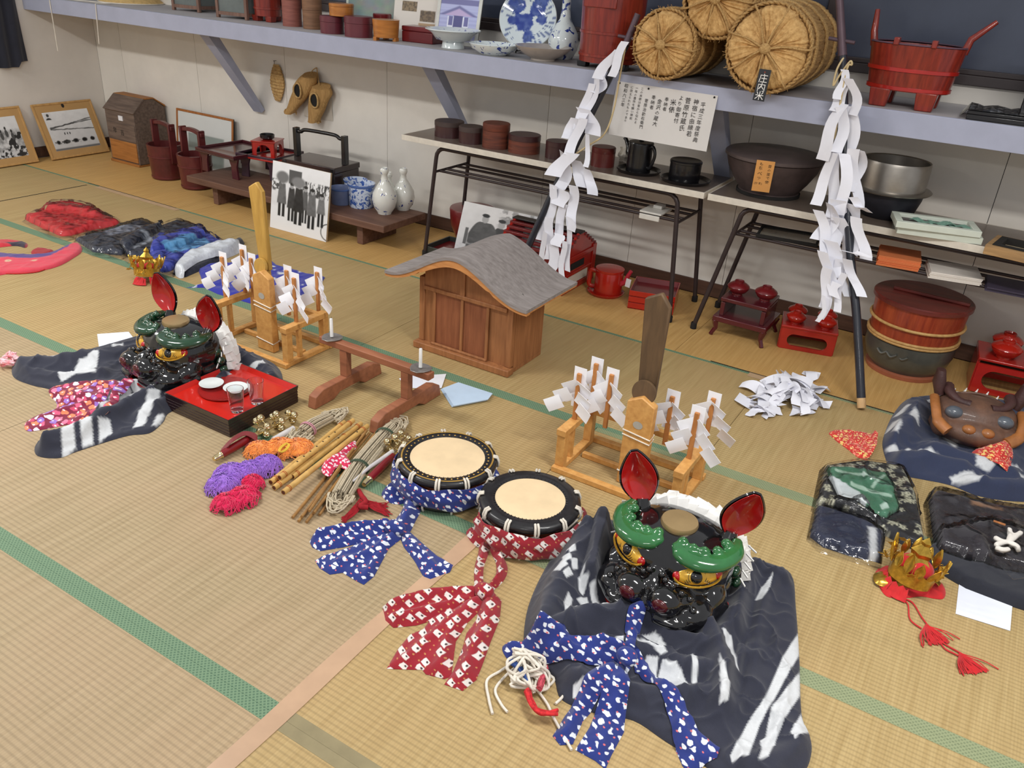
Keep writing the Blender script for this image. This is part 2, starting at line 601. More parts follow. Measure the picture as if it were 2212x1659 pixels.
# ------------------------------------------------------------------ the room
YWALL, XLEFT, YSH, ZSH = 4.60, -6.93, 4.03, 1.23
m_plaster = mat('off_white_wallboard', (228, 223, 214), rough=0.85, var=0.05, vs=3.0, bump=0.05, bs=60)
m_base = wood('dark_brown_baseboard', (94, 66, 52), (70, 48, 38), grain=(3, 40, 40))
m_floor = mat('floor_boards', (120, 95, 70), rough=0.8)
m_dark = mat('shadow_gap_black', (30, 27, 25), rough=0.9)
def tatami_mat(name, col, col2, warm):
 if name in MATS:
  return MATS[name]
 m = bpy.data.materials.new(name)
 m.use_nodes = True
 nt = m.node_tree
 b = nt.nodes['Principled BSDF']
 L = nt.links.new
 b.inputs['Roughness'].default_value = 0.62
 b.inputs['Specular IOR Level'].default_value = 0.3
 tc = nd(nt, 'ShaderNodeTexCoord')
 def band(direction, scale, dist):
  wv = nd(nt, 'ShaderNodeTexWave', wave_type='BANDS', bands_direction=direction, wave_profile='SIN')
  wv.inputs['Scale'].default_value = scale
  wv.inputs['Distortion'].default_value = dist
  wv.inputs['Detail'].default_value = 2
  wv.inputs['Detail Scale'].default_value = 3
  L(tc.outputs['Object'], wv.inputs['Vector'])
  return wv
 rib = band('Y', 1 / 0.016 * 0.31415, 0.25)   # one woven rib every 16 mm, along the mat
 thr = band('X', 1 / 0.0075 * 0.31415, 0.5)
 mp = nd(nt, 'ShaderNodeMapping')
 mp.inputs['Scale'].default_value = (90, 4, 4)
 L(tc.outputs['Object'], mp.inputs['Vector'])
 ns = nd(nt, 'ShaderNodeTexNoise')
 ns.inputs['Scale'].default_value = 1.0
 ns.inputs['Detail'].default_value = 5
 L(mp.outputs[0], ns.inputs['Vector'])
 big = nd(nt, 'ShaderNodeTexNoise')
 big.inputs['Scale'].default_value = 2.2
 big.inputs['Detail'].default_value = 4
 L(tc.outputs['Object'], big.inputs['Vector'])
 mx = nd(nt, 'ShaderNodeMix', data_type='RGBA')
 mr = nd(nt, 'ShaderNodeMapRange')
 mr.inputs['From Min'].default_value = 0.25
 mr.inputs['From Max'].default_value = 0.75
 L(ns.outputs['Fac'], mr.inputs['Value'])
 L(mr.outputs[0], mx.inputs[0])
 mx.inputs[6].default_value = (*lin(col2), 1)
 mx.inputs[7].default_value = (*lin(col), 1)
 m2 = nd(nt, 'ShaderNodeMix', data_type='RGBA')
 mr2 = nd(nt, 'ShaderNodeMapRange')
 mr2.inputs['From Min'].default_value = 0.4
 mr2.inputs['From Max'].default_value = 0.75
 mr2.inputs['To Max'].default_value = 0.55
 L(big.outputs['Fac'], mr2.inputs['Value'])
 L(mr2.outputs[0], m2.inputs[0])
 L(mx.outputs[2], m2.inputs[6])
 m2.inputs[7].default_value = (*lin(warm), 1)
 # darker line between ribs
 m3 = nd(nt, 'ShaderNodeMix', data_type='RGBA', blend_type='MULTIPLY')
 cr = nd(nt, 'ShaderNodeMapRange')
 cr.inputs['From Min'].default_value = 0.0
 cr.inputs['From Max'].default_value = 0.55
 cr.inputs['To Min'].default_value = 0.80
 cr.inputs['To Max'].default_value = 1.0
 L(rib.outputs['Fac'], cr.inputs['Value'])
 cr2 = nd(nt, 'ShaderNodeMapRange')
 cr2.inputs['From Max'].default_value = 0.5
 cr2.inputs['To Min'].default_value = 0.93
 L(thr.outputs['Fac'], cr2.inputs['Value'])
 mu = nd(nt, 'ShaderNodeMath', operation='MULTIPLY')
 L(cr.outputs[0], mu.inputs[0])
 L(cr2.outputs[0], mu.inputs[1])
 cc = nd(nt, 'ShaderNodeCombineColor')
 for i in range(3):
  L(mu.outputs[0], cc.inputs[i])
 m3.inputs[0].default_value = 1.0
 L(m2.outputs[2], m3.inputs[6])
 L(cc.outputs[0], m3.inputs[7])
 L(m3.outputs[2], b.inputs['Base Color'])
 bp = nd(nt, 'ShaderNodeBump')
 bp.inputs['Strength'].default_value = 0.35
 bp.inputs['Distance'].default_value = 0.002
 L(mu.outputs[0], bp.inputs['Height'])
 L(bp.outputs[0], b.inputs['Normal'])
 MATS[name] = m
 return m
def border_mat(name, col, col2):
 if name in MATS:
  return MATS[name]
 m = mat(name, col, rough=0.75, var=0.12, vs=25)
 nt = m.node_tree
 L = nt.links.new
 tc = nd(nt, 'ShaderNodeTexCoord')
 mp = nd(nt, 'ShaderNodeMapping')
 mp.inputs['Rotation'].default_value = (0, 0, R(45))
 mp.inputs['Scale'].default_value = (110, 110, 110)
 L(tc.outputs['Object'], mp.inputs['Vector'])
 ch = nd(nt, 'ShaderNodeTexBrick')
 ch.offset = 0.0
 ch.inputs['Scale'].default_value = 0.75
 ch.inputs['Mortar Size'].default_value = 0.16
 ch.inputs['Brick Width'].default_value = 0.75
 ch.inputs['Row Height'].default_value = 0.75
 ch.inputs['Color1'].default_value = (*lin(col2), 1)
 ch.inputs['Color2'].default_value = (*lin(col2), 1)
 ch.inputs['Mortar'].default_value = (*lin(col), 1)
 L(mp.outputs[0], ch.inputs['Vector'])
 L(ch.outputs['Color'], nt.nodes['Principled BSDF'].inputs['Base Color'])
 return m
fb = MB()
fb.bx(XLEFT - 0.1, 3.2, -2.5, YWALL + 0.1, -0.16, -0.056)
floor = struct('floor', fb, m_floor)
T1 = tatami_mat('tatami_grey_straw', (176, 156, 122), (156, 136, 102), (180, 152, 120))
T2 = tatami_mat('tatami_tan_straw', (184, 160, 112), (164, 139, 92), (184, 152, 106))
T3 = tatami_mat('tatami_ochre_straw', (208, 168, 106), (184, 144, 84), (210, 162, 96))
B1 = border_mat('green_mat_border', (112, 138, 108), (82, 110, 86))
B2 = border_mat('pale_green_mat_border', (140, 148, 112), (116, 126, 94))
B3 = mat('olive_mat_border', (142, 130, 98), rough=0.8)
rows = [-2.4, -0.83, 0.073, 0.978, 1.884, 2.766, 3.708, 4.585]
joint = {0: -1.16, 1: -1.16, 2: -1.16, 3: -1.16, 4: -1.16, 5: -5.9, 6: -3.0}
def lay(x0, x1, y0, y1, tm, b0, b1, bw0=0.031, bw1=0.031):
 g = 0.0012
 mb = MB()
 mb.bx(x0 + g, x1 - g, y0 + g, y1 - g, -0.055, -0.0006)
 t = link('tatami_mat', mb, tm, floor)
 for yy, bm, bw, s in ((y0, b0, bw0, 1), (y1, b1, bw1, -1)):
  if bm is None:
   continue
  e = MB()
  a, b = (yy + .0002, yy + bw) if s > 0 else (yy - bw, yy - .0002)
  e.bx(x0 + g, x1 - g, a, b, -0.02, 0.0)
  link('border_cloth', e, bm, t)
for r in range(7):
 y0, y1 = rows[r], rows[r + 1]
 x = joint[r]
 ml = 1.73 if r == 5 else 1.81
 while x > XLEFT:
  x -= ml
 while x < 2.6:
  x0, x1 = max(x, XLEFT + 0.02), min(x + ml, 3.1)
  right = x0 >= -1.2
  if r >= 6:
   lay(x0, x1, y0, y1, T3, None, None)
  elif r == 5:
   lay(x0, x1, y0, y1, T2, B2 if right else B1, B1 if not right else B2, 0.03, 0.02)
  elif r == 3:
   lay(x0, x1, y0, y1, T2 if right else T1, B3 if right else B1, B2 if right else B1)
  elif r == 2:
   lay(x0, x1, y0, y1, T2 if right else T1, B1, B3 if right else B1)
  else:
   lay(x0, x1, y0, y1, T2 if (r > 3 or right) else T1, B2 if right else B1, B2 if right else B1)
  x += ml
# dark gap and pale packing strip before the back row, tape over the joint
g = MB()
g.bx(-5.95, -4.95, 3.700, 3.707, 0.0002, 0.0012)
g.bx(-1.0, 0.6, 3.706, 3.714, 0.0002, 0.0012)
g.bx(-5.905, -5.897, 2.80, 3.66, 0.0002, 0.0012)
struct('trim_1', g, m_dark, smooth=False)
g = MB()
g.bx(-5.8, -4.9, 3.655, 3.698, 0.0003, 0.0016)
g.bx(-0.80, -0.70, 3.66, 3.705, 0.0003, 0.002)
struct('trim_2', g, mat('pale_packing_strip', (182, 152, 118), rough=0.8))
tp = MB()
yy = np.linspace(0.1, 1.87, 60)
G = [[(-1.16 - 0.028 + 0.003 * math.sin(y * 9), y, 0.0012), (-1.16, y, 0.0015), (-1.16 + 0.026 + 0.003 * math.sin(y * 7 + 1), y, 0.0012)] for y in yy]
tp.sheet(G, 0.0008)
tape = link('packing_tape', tp, mat('brown_packing_tape', (188, 154, 124), rough=0.35, var=0.1, vs=6, coat=0.2))
tag(tape, 'long strip of brown adhesive tape over the joint between two foreground mats', 'tape')
# back wall of boards with seams
wb = MB()
wb.bx(XLEFT - 0.1, 3.2, YWALL + 0.012, YWALL + 0.1, -0.05, 1.33)
wall_back = struct('wall_back', wb, m_dark)
seams = [XLEFT, -6.6, -5.68, -4.72, -3.77, -2.51, -1.87, -1.26, -0.03, 0.88, 1.8, 3.2]
for a, b in zip(seams[:-1], seams[1:]):
 p = MB()
 p.bx(a + 0.0015, b - 0.0015, YWALL, YWALL + 0.012, 0.0, 1.315)
 link('wall_panel', p, m_plaster, wall_back)
bb = MB()
bb.bx(XLEFT, 3.2, YWALL - 0.012, YWALL - 0.0005, 0.0005, 0.085)
struct('baseboard_back', bb, m_base, bev=0.002)
wl = MB()
wl.bx(XLEFT - 0.1, XLEFT, -2.5, YWALL - 0.0005, -0.05, 2.6)
struct('wall_left', wl, mat('left_wall_plaster', (220, 214, 206), rough=0.85, var=0.05, vs=3))
bb = MB()
bb.bx(XLEFT + 0.0005, XLEFT + 0.012, -2.5, YWALL - 0.014, 0.0005, 0.085)
struct('baseboard_left', bb, m_base, bev=0.002)
# dark night window above the shelf
m_wframe = mat('dark_window_frame', (58, 48, 48), rough=0.45, coat=0.2)
wn = MB()
wn.bx(XLEFT, 3.2, YWALL + 0.03, YWALL + 0.045, 1.38, 2.6)
win = struct('window_1', wn, mat('night_window_glass', (74, 80, 96), rough=0.22, var=0.12, vs=3, spec=0.6))
f_ = MB()
f_.bx(XLEFT, 3.2, YWALL - 0.03, YWALL + 0.08, 1.318, 1.362)
f_.bx(XLEFT, 3.2, YWALL - 0.015, YWALL + 0.06, 1.362, 1.385)
link('window_sill', f_, m_wframe, win, bev=0.003)
for x in (-4.6, -2.7, -1.0, 0.22, 2.0):
 f_ = MB()
 f_.bx(x, x + 0.05, YWALL, YWALL + 0.05, 1.385, 2.6)
 link('window_mullion', f_, m_wframe, win, bev=0.003)
# long wall shelf with braces
m_shelf = mat('lilac_grey_shelf_paint', (166, 170, 190), rough=0.55, var=0.05, vs=8)
m_shelftop = mat('shelf_top_worn_paint', (176, 172, 172), rough=0.6, var=0.07, vs=6)
sh = thing('wall_shelf', 'long lilac grey shelf running along the back wall on slanted braces', 'shelf', ((XLEFT + 3) / 2, 4.3, 1.13))
s_ = MB()
s_.bx(XLEFT + 0.001, 3.0, YSH + 0.02, YWALL - 0.001, ZSH - 0.025, ZSH)
link('shelf_board', s_, m_shelftop, sh)
s_ = MB()
s_.bx(XLEFT + 0.001, 3.0, YSH, YSH + 0.02, 1.127, ZSH)
link('fascia', s_, m_shelf, sh, bev=0.002)
for x, yb, zb in ((-5.0, 4.597, 0.56), (-3.09, 4.597, 0.64), (-1.335, 4.597, 0.62), (0.75, 4.597, 0.6)):
 s_ = MB()
 s_.add([(x - .045, YSH + 0.03, 1.21), (x + .045, YSH + 0.03, 1.21), (x + .045, YSH + 0.12, 1.21), (x - .045, YSH + 0.12, 1.21),
   (x - .045, yb - 0.03, zb), (x + .045, yb - 0.03, zb), (x + .045, yb, zb + 0.02), (x - .045, yb, zb + 0.02)],
   [(0, 1, 2, 3), (7, 6, 5, 4), (4, 5, 1, 0), (5, 6, 2, 1), (6, 7, 3, 2), (7, 4, 0, 3)])
 link('brace', s_, m_shelf, sh)
# ------------------------------------------------------------------ folding tables along the wall
m_tabletop = mat('brown_laminate_top', (112, 98, 88), rough=0.3, var=0.12, vs=5, coat=0.3)
m_edge = mat('cream_table_edge', (216, 208, 194), rough=0.4, var=0.08, vs=30)
m_steel = mat('dark_brown_steel_tube', (62, 52, 52), rough=0.4, metal=0.3, var=0.1)
ZT = 0.73
def table(x0, x1, label, lx0, lx1, splay):
 t = thing('folding_table', label, 'table', ((x0 + x1) / 2, 4.26, 0), group='folding tables along the wall')
 b = MB()
 b.bx(x0 + .004, x1 - .004, 4.034, 4.476, 0.702, ZT)
 link('tabletop', b, m_tabletop, t)
 b = MB()
 b.bx(x0, x1, 4.026, 4.0345, 0.699, ZT + .0008)
 b.bx(x0, x1, 4.4755, 4.484, 0.699, ZT + .0008)
 b.bx(x0, x0 + .005, 4.034, 4.476, 0.699, ZT + .0008)
 b.bx(x1 - .005, x1, 4.034, 4.476, 0.699, ZT + .0008)
 link('edge_strip', b, m_edge, t, bev=0.001)
 for y, s in ((4.075, -1), (4.43, 1)):
  b = MB()
  yf = y + s * 0.02
  P = [(lx0 - splay, yf, 0.012), (lx0, y, 0.62)] + [(lx0 + .06 - .06 * math.cos(a), y, 0.62 + .062 * math.sin(a)) for a in (.4, .8, 1.2, 1.57)]
  P += [(lx1 - .06 + .06 * math.sin(a), y, 0.62 + .062 * math.cos(a)) for a in (0.0, .4, .8, 1.2)] + [(lx1, y, 0.62), (lx1 + splay, yf, 0.012)]
  b.tube(P, 0.0125, 10)
  link('leg_frame', b, m_steel, t, ang=60)
  for x in (lx0 - splay, lx1 + splay):
   b = MB()
   b.lathe([(0, 0.0), (0.017, 0.0), (0.017, 0.03), (0.0135, 0.036), (0.0126, 0.036)], 12, c=(x, yf, 0))
   link('rubber_foot', b, m_dark, t)
 zr = 0.535
 for y in (4.12, 4.19, 4.3, 4.385):
  b = MB()
  b.tube([(lx0 - splay * .13, y, zr), (lx1 + splay * .13, y, zr)], 0.008, 8)
  link('shelf_rod', b, m_steel, t, ang=60)
 for x, s in ((lx0, -1), (lx1, 1)):
  b = MB()
  b.tube([(x + s * splay * .13, 4.075, zr), (x + s * splay * .13, 4.43, zr)], 0.008, 8)
  link('cross_bar', b, m_steel, t, ang=60)
 return t
table(-3.19, -1.275, 'left long folding table with brown top, holding round lidded boxes and black teapot', -2.965, -1.42, 0.06)
table(-1.255, 0.66, 'right long folding table with brown top, holding iron pots and white frames', -1.09, 0.52, 0.13)
ZR = 0.5435
# ------------------------------------------------------------------ lidded round boxes on the left table
m_dkbrown = lacquer('dark_brown_lacquer', (66, 38, 38), rough=0.38, coat=0.25)
m_redbrown = wood('red_brown_bentwood', (120, 62, 44), (72, 40, 34), grain=(6, 6, 70), rough=0.45)
m_maroon = lacquer('maroon_lacquer', (98, 40, 36), rough=0.35, coat=0.3)
m_lidgrey = mat('dull_dark_lid', (74, 60, 56), rough=0.5, var=0.15)
def round_box(name, label, cat, bx, by, z, wpx, ty, mb_, ml, group=None, lid=0.3, tall=None):
 c, r, h = FIT(bx, by, z, wpx, ty)
 if tall:
  h = tall
 t = thing(name, label, cat, (c[0], c[1], z), random.random() * 6, group)
 b = MB()
 hl = h * (1 - lid)
 b.lathe([(0, 0), (r * .985, 0), (r * .985, hl), (r * .9, hl), (0, hl)], 40)
 lk('body', b, mb_, t, ang=30)
 b = MB()
 b.lathe([(r * .992, hl * .985 + .001), (r, hl + .001), (r, h - .004), (r - .004, h), (0, h + .001)], 40)
 lk('lid', b, ml, t, ang=30)
 return t, c, r, h
GB = 'round lidded boxes on the left table'
for i, (n, lab, bx, by, wp, ty, a, l) in enumerate((
  ('round_box', 'dark round lidded box at the far left end of the left table', 970, 300, 64, 266, m_dkbrown, m_lidgrey),
  ('round_box', 'small dark round lidded box between the end box and the tall reddish one', 1017, 313, 54, 277, m_dkbrown, m_lidgrey),
  ('round_box', 'tall reddish brown round lidded box with horizontal grain on left table', 1070, 324, 59, 270, m_redbrown, m_redbrown),
  ('round_box', 'wide low reddish round lidded box right of the tall one', 1131, 335, 70, 296, m_redbrown, m_dkbrown),
  ('round_box', 'dark round lidded box partly hidden behind the left pole', 1203, 346, 54, 309, m_dkbrown, m_dkbrown),
  ('round_box', 'plain maroon round lidded box standing next to the black teapot', 1300, 363, 52, 321, m_maroon, m_maroon))):
 round_box(n, lab, 'box', bx, by, ZT, wp, ty, a, l, GB)
# black teapot and cup on round trays
m_blk = lacquer('black_lacquer', (24, 23, 26), rough=0.3, coat=0.4, var=0.2)
def round_tray(label, bx, by, z, wpx, m, group=None, hh=0.016, rim=0.008):
 p = F(bx, by, z)
 r = SZ(wpx, p) / 2
 c = p + hd(p) * r
 t = thing('round_tray', label, 'tray', (c[0], c[1], z), 0, group)
 b = MB()
 b.lathe([(0, 0), (r * .9, 0), (r, hh), (r - rim * .5, hh + .002), (r - rim, hh), (r * .9 - rim * .6, .005), (0, .005)], 40)
 lk('dish', b, m, t)
 return t, c, r
_, c1, _ = round_tray('black round tray under the black teapot on left table', 1378, 382, ZT, 100, m_blk, 'black round trays')
_, c2, _ = round_tray('black round tray under the black cylindrical cup on left table', 1478, 404, ZT, 112, m_blk, 'black round trays')
tp_ = thing('teapot', 'black lacquer hot water pot with long spout and loop handle on tray', 'teapot', (c1[0] - .005, c1[1], ZT + .006), R(-22))
r = SZ(53, c1) / 2
h = 0.145
b = MB()
b.lathe([(0, 0), (r, 0), (r * 1.0, h * .6), (r * .97, h * .98), (r * .9, h), (r * .9, h)], 36)
lk('body', b, m_blk, tp_)
b = MB()
b.lathe([(0, h + .012), (r * .35, h + .012), (r * .98, h + .008), (r * 1.02, h + .002), (r * 1.02, h - .004), (r * .9, h - .004)], 36)
b.lathe([(0.012, h + .010), (0.014, h + .016), (0.008, h + .02), (0, h + .021)], 14)
lk('lid', b, m_blk, tp_)
b = MB()
b.tube([(-r * .9, 0, h * .45), (-r * 1.25, 0, h * .58), (-r * 1.45, 0, h * .8), (-r * 1.8, 0, h * 1.0), (-r * 1.95, 0, h * 1.03)], [.024, .019, .013, .010, .010], 12)
lk('spout', b, m_blk, tp_, ang=60)
b = MB()
b.tube(spline([(r * .95, 0, h * .9), (r * 1.35, 0, h * .97), (r * 1.62, 0, h * .75), (r * 1.5, 0, h * .45), (r * 1.2, 0, h * .2), (r * .97, 0, h * .2)], 5, False), .0075, 10, flat=1.3)
lk('handle', b, m_blk, tp_, ang=60)
cup = thing('cup', 'black cylindrical lacquer cup with lid on right hand tray of left table', 'cup', (c2[0] - .01, c2[1], ZT + .006))
r = SZ(67, c2) / 2
b = MB()
b.lathe([(0, 0), (r * .97, 0), (r, .006), (r, .088), (r * .96, .09), (0, .088)], 40)
lk('body', b, m_blk, cup)
b = MB()
b.lathe([(r * 1.0, .088), (r * 1.03, .09), (r * 1.03, .099), (r * .97, .104), (r * .9, .101), (0, .1)], 40)
lk('lid', b, m_blk, cup)
# crumpled white paper behind the teapot
m_paper = mat('white_paper', (226, 226, 230), rough=0.8, var=0.04)
m_cream = mat('cream_paper', (212, 204, 190), rough=0.85, var=0.07, vs=8)
pw = MB()
p = F(1337, 355, ZT)
G = [[(p[0] + (i - 3) * .014 + .006 * math.sin(j * 2 + i), p[1] + .08 + .012 * math.sin(i * 1.9) + .01 * math.cos(j * 1.3), ZT + .002 + .015 * j) for j in range(6)] for i in range(6)]
pw.sheet(G, .001)
tag(link('paper_bag', pw, m_cream, ang=20), 'small crumpled white paper wrap standing behind the teapot spout', 'paper')
# ------------------------------------------------------------------ iron pot and rice cauldron on the right table
m_iron = mat('rusty_dark_iron', (84, 70, 68), rough=0.6, metal=0.2, var=0.25, vs=12, bump=0.15)
m_ironlid = mat('grey_brown_iron_lid', (92, 80, 78), rough=0.45, metal=0.3, var=0.15, vs=8)
p = F(1655, 430, ZT)
c = p + hd(p) * 0.14
rp = SZ(200, c) / 2
t = thing('iron_pot', 'big rusty brown lidded iron pot with orange paper tag on right table', 'pot', (c[0], c[1], ZT))
b = MB()
b.lathe([(0, 0), (rp * .62, 0), (rp * .66, .012), (rp * .62, .02), (rp * .78, .07), (rp * .93, .13), (rp * .99, .175), (rp * .95, .18), (0, .178)], 48)
lk('body', b, m_iron, t)
b = MB()
b.lathe([(rp * .98, .177), (rp * 1.03, .182), (rp * 1.03, .196), (rp * .99, .204), (rp * .5, .214), (0, .217)], 48)
lk('lid', b, m_ironlid, t)
b = MB()
b.lathe([(rp * .60, .001), (rp * .67, .001), (rp * .67, .016), (rp * .60, .016)], 48)
lk('foot_ring', b, m_dark, t)
nrm = np.array([c[0] * -1, -c[1], 0]) / np.hypot(c[0], c[1])
xa = np.array([-nrm[1], nrm[0], 0])
o = np.array([0, 0, .125]) + nrm * (rp * .965) - xa * 0.035
zz = np.array([nrm[0] * .32, nrm[1] * .32, 1]); zz /= np.linalg.norm(zz)
b = MB()
b.box((0, 0, 0), (.085, .001, .165), 0, frame(o, x=xa, z=zz))
lk('paper_tag', b, mat('orange_paper_tag', (222, 160, 92), rough=0.8, var=0.05), t)
fr = frame(o + np.cross(zz, xa) * -0.0012 * -1, x=xa, y=zz)
fr = frame(o + nrm * .0012, x=xa, y=zz)
m_ink = mat('black_ink', (38, 34, 34), rough=0.8)
its = []
for i, (s, dx, y0, q) in enumerate((('昔の釜で使', .022, .055, .018), ('も', -.018, .062, .02), ('ち', -.018, .04, .024), ('べ', -.018, .012, .024), ('つ', -.018, -.012, .02), ('(かま)', -.018, -.04, .015))):
 if len(s) > 1 and s[0] != '(':
  for k, chh in enumerate(s):
   its.append((chh, q, fr @ Matrix.Translation((dx, y0 - k * .021, 0))))
 else:
  its.append((s, q, fr @ Matrix.Translation((dx, y0, 0))))
texts(its, m_ink, t, world=False)
m_silver = mat('dull_aluminium', (168, 162, 154), rough=0.35, metal=0.9, var=0.12, vs=10)
p = F(1903, 477, ZT)
c = p + hd(p) * 0.11
rp = SZ(140, c) / 2
t = thing('rice_cauldron', 'old cauldron with dull metal collar, wide flange and black round bottom', 'pot', (c[0], c[1], ZT))
b = MB()
b.lathe([(0, 0), (rp * .6, 0), (rp * .85, .035), (rp * .97, .095), (rp * 1.0, .13), (rp * .98, .133)], 48)
lk('bottom', b, mat('sooty_black_iron', (40, 40, 48), rough=0.5, metal=0.3, var=0.2), t)
b = MB()
b.lathe([(rp * .98, .132), (rp * 1.17, .128), (rp * 1.2, .134), (rp * 1.16, .139), (rp * .98, .141)], 48)
lk('flange', b, m_silver, t)
b = MB()
b.lathe([(rp * .985, .139), (rp * .99, .25), (rp * .965, .264), (rp * .93, .26), (rp * .93, .14), (rp * .7, .06), (0, .05)], 48)
lk('collar', b, m_silver, t)
# ------------------------------------------------------------------ frames and paper stacks on the right table
m_whitefr = mat('greenish_white_frame', (206, 212, 198), rough=0.55, var=0.05)
m_note = mat('green_bank_note', (128, 168, 150), rough=0.8, var=0.25, vs=60)
def case(label, p0, px1, z, dep, hh, m, inner, cat='frame', name='display_case', rimw=0.03, group=None):
 a, b_ = F(*p0, z), F(*px1, z)
 x = (b_ - a)
 wd = np.linalg.norm(x)
 x /= wd
 y = np.array([-x[1], x[0], 0])
 M = frame(a, x=x, y=y)
 t = thing(name, label, cat, a, 0, group)
 t.rotation_euler = M.to_euler()
 b = MB()
 b.bx(0, wd, 0, rimw, 0, hh)
 b.bx(0, wd, dep - rimw, dep, 0, hh)
 b.bx(0, rimw, rimw, dep - rimw, 0, hh)
 b.bx(wd - rimw, wd, rimw, dep - rimw, 0, hh)
 lk('frame', b, m, t, bev=.002)
 b = MB()
 b.bx(rimw, wd - rimw, rimw, dep - rimw, .001, hh * .45)
 lk('backing', b, inner, t)
 return t, wd
m_dkback = mat('dark_backing', (84, 74, 74), rough=0.5)
case('lower of two stacked white frames on the right table', (1936, 504), (2120, 530), ZT, .19, .030, m_whitefr, m_dkback, group='white frames on the right table')
t, wd = case('upper white frame holding old green bank notes, on another white frame', (1934, 491), (2118, 515), ZT + .0305, .19, .028, m_whitefr, m_dkback, group='white frames on the right table')
for k, (x, y, a, wn) in enumerate(((.12, .09, -.5, .10), (.20, .095, .25, .11), (.27, .085, -.45, .1))):
 b = MB()
 G = [[((i / 6 - .5) * wn, (j - .5) * .055, .005 * math.sin(i * 1.5 + k) + .004) for j in range(2)] for i in range(7)]
 b.sheet(G, .0006, 0, Matrix.Translation((x, y, .018)) @ rotz(a))
 lk('bank_note', b, m_note, t)
t, wd = case('dark framed picture in a battered wooden box at right table edge', (2122, 548), (2260, 580), ZT, .22, .04, wood('battered_pale_wood', (178, 140, 92), (120, 92, 62), grain=(4, 50, 50)), mat('cream_sheet_in_frame', (168, 152, 124), rough=.7, var=.2), name='picture_box', rimw=.022)
b = MB()
b.bx(.022, wd - .022, .022, .05, .02, .044)
b.bx(.022, wd - .022, .17, .198, .02, .044)
b.bx(.022, .05, .05, .17, .02, .044)
b.bx(wd - .05, wd - .022, .05, .17, .02, .044)
lk('mount', b, m_dark, t)
def paper_stack(label, name, px0, px1, z, dep, hh, n, m, cat, group=None, jit=.004, m2=None):
 a, b_ = F(*px0, z), F(*px1, z)
 x = b_ - a
 wd = np.linalg.norm(x)
 x /= wd
 M = frame(a, x=x, y=np.array([-x[1], x[0], 0]))
 t = thing(name, label, cat, a, 0, group)
 t.rotation_euler = M.to_euler()
 for k in range(n):
  b = MB()
  j = lambda: random.uniform(-jit, jit)
  dx, dy = j(), j()
  b.bx(dx, wd + dx, dy, dep + dy, hh * k / n + .0002, hh * (k + 1) / n - .0006)
  lk('leaf' if n > 6 else 'booklet', b, (m2 if m2 and k == n - 1 else m), t)
 return t
paper_stack('stack of bright orange paper on the rods under right table', 'paper_stack', (1893, 572), (1984, 588), ZR, .2, .048, 14, mat('orange_paper', (238, 136, 82), rough=.8, var=.05), 'paper', jit=.003)
paper_stack('stack of white booklets on the rods right of the orange paper', 'booklet_stack', (2006, 600), (2118, 618), ZR, .2, .03, 5, mat('white_booklet', (226, 218, 208), rough=.7, var=.04), 'booklets', jit=.005)
paper_stack('stack of dark purple booklets on the rods at right photo edge', 'booklet_stack', (2128, 628), (2300, 662), ZR, .2, .02, 3, mat('dark_purple_cover', (62, 54, 72), rough=.6), 'booklets', jit=.006)
t, wd = case('glass covered picture lying on the rods at left of right table', (1632, 512), (1765, 535), ZR, .21, .016, m_dark, mat('dim_glass_picture', (118, 116, 108), rough=.2, var=.25, vs=8, coat=.5), cat='picture', name='framed_picture', rimw=.012)
# small white plastic holder hooked on the rods of the left table
b = MB()
b.bx(-1.64, -1.515, 4.11, 4.27, ZR + .001, ZR + .012)
b.bx(-1.635, -1.52, 4.10, 4.112, ZR - .03, ZR - .002)
b.bx(-1.60, -1.55, 4.2, 4.26, ZR + .012, ZR + .03)
tag(link('plastic_holder', b, mat('white_plastic', (216, 212, 204), rough=.4), bev=.003), 'small white plastic holder lying on the rods at right end of left table', 'holder')
# ------------------------------------------------------------------ notice pinned on the shelf front
a, b_, c_ = WY(1333, 175, YSH - .004), WY(1551, 207, YSH - .004), WY(1320, 290, YSH - .035)
t = thing('paper_notice', 'handwritten white paper notice pinned below the straw bales on shelf front', 'notice', (a + b_) / 2)
wd = b_[0] - a[0]
ht = a[2] - c_[2] + .004
zz = np.array([.008, .10, 1.0]); zz /= np.linalg.norm(zz)
M = frame((a[0], YSH - .0022, a[2]), x=(1, 0, (b_[2] - a[2]) / wd), z=zz)
G = [[tuple(M @ Vector((wd * i / 8, -.004 * math.sin(math.pi * j / 8) - .004 * (j / 8) ** 2, -ht * j / 8))) for j in range(9)] for i in range(9)]
b = MB()
b.sheet(G, .0006)
link('sheet', b, m_paper if False else mat('notice_paper', (214, 210, 206), rough=.85, var=.04, vs=4), t)
for u, v in ((.03, .03), (.97, .035), (.33, .055)):
 b = MB()
 q = M @ Vector((wd * u, -.002, -ht * v))
 b.ball(tuple(q), .005, 10, 6)
 link('thumbtack', b, m_dark, t)
cols = [(.885, .20, .068, '平成三年度祭典'), (.815, .17, .074, '神宿に由縁若'), (.735, .17, .080, '菅原竹蔵氏'), (.665, .14, .066, 'より御寄付'), (.60, .24, .085, '米俵'), (.53, .20, .056, '奉納者'), (.465, .26, .066, '金沢の蔵大'), (.40, .20, .058, '奉納者'), (.335, .28, .052, '菅原治助右衛門'),
  (.27, .08, .040, 'この米俵は昔から伝わる'), (.215, .08, .040, '一年の豊作を願い神前'), (.165, .08, .040, 'に供えられたものであり'), (.105, .07, .056, '昭和六三年')]
its = []
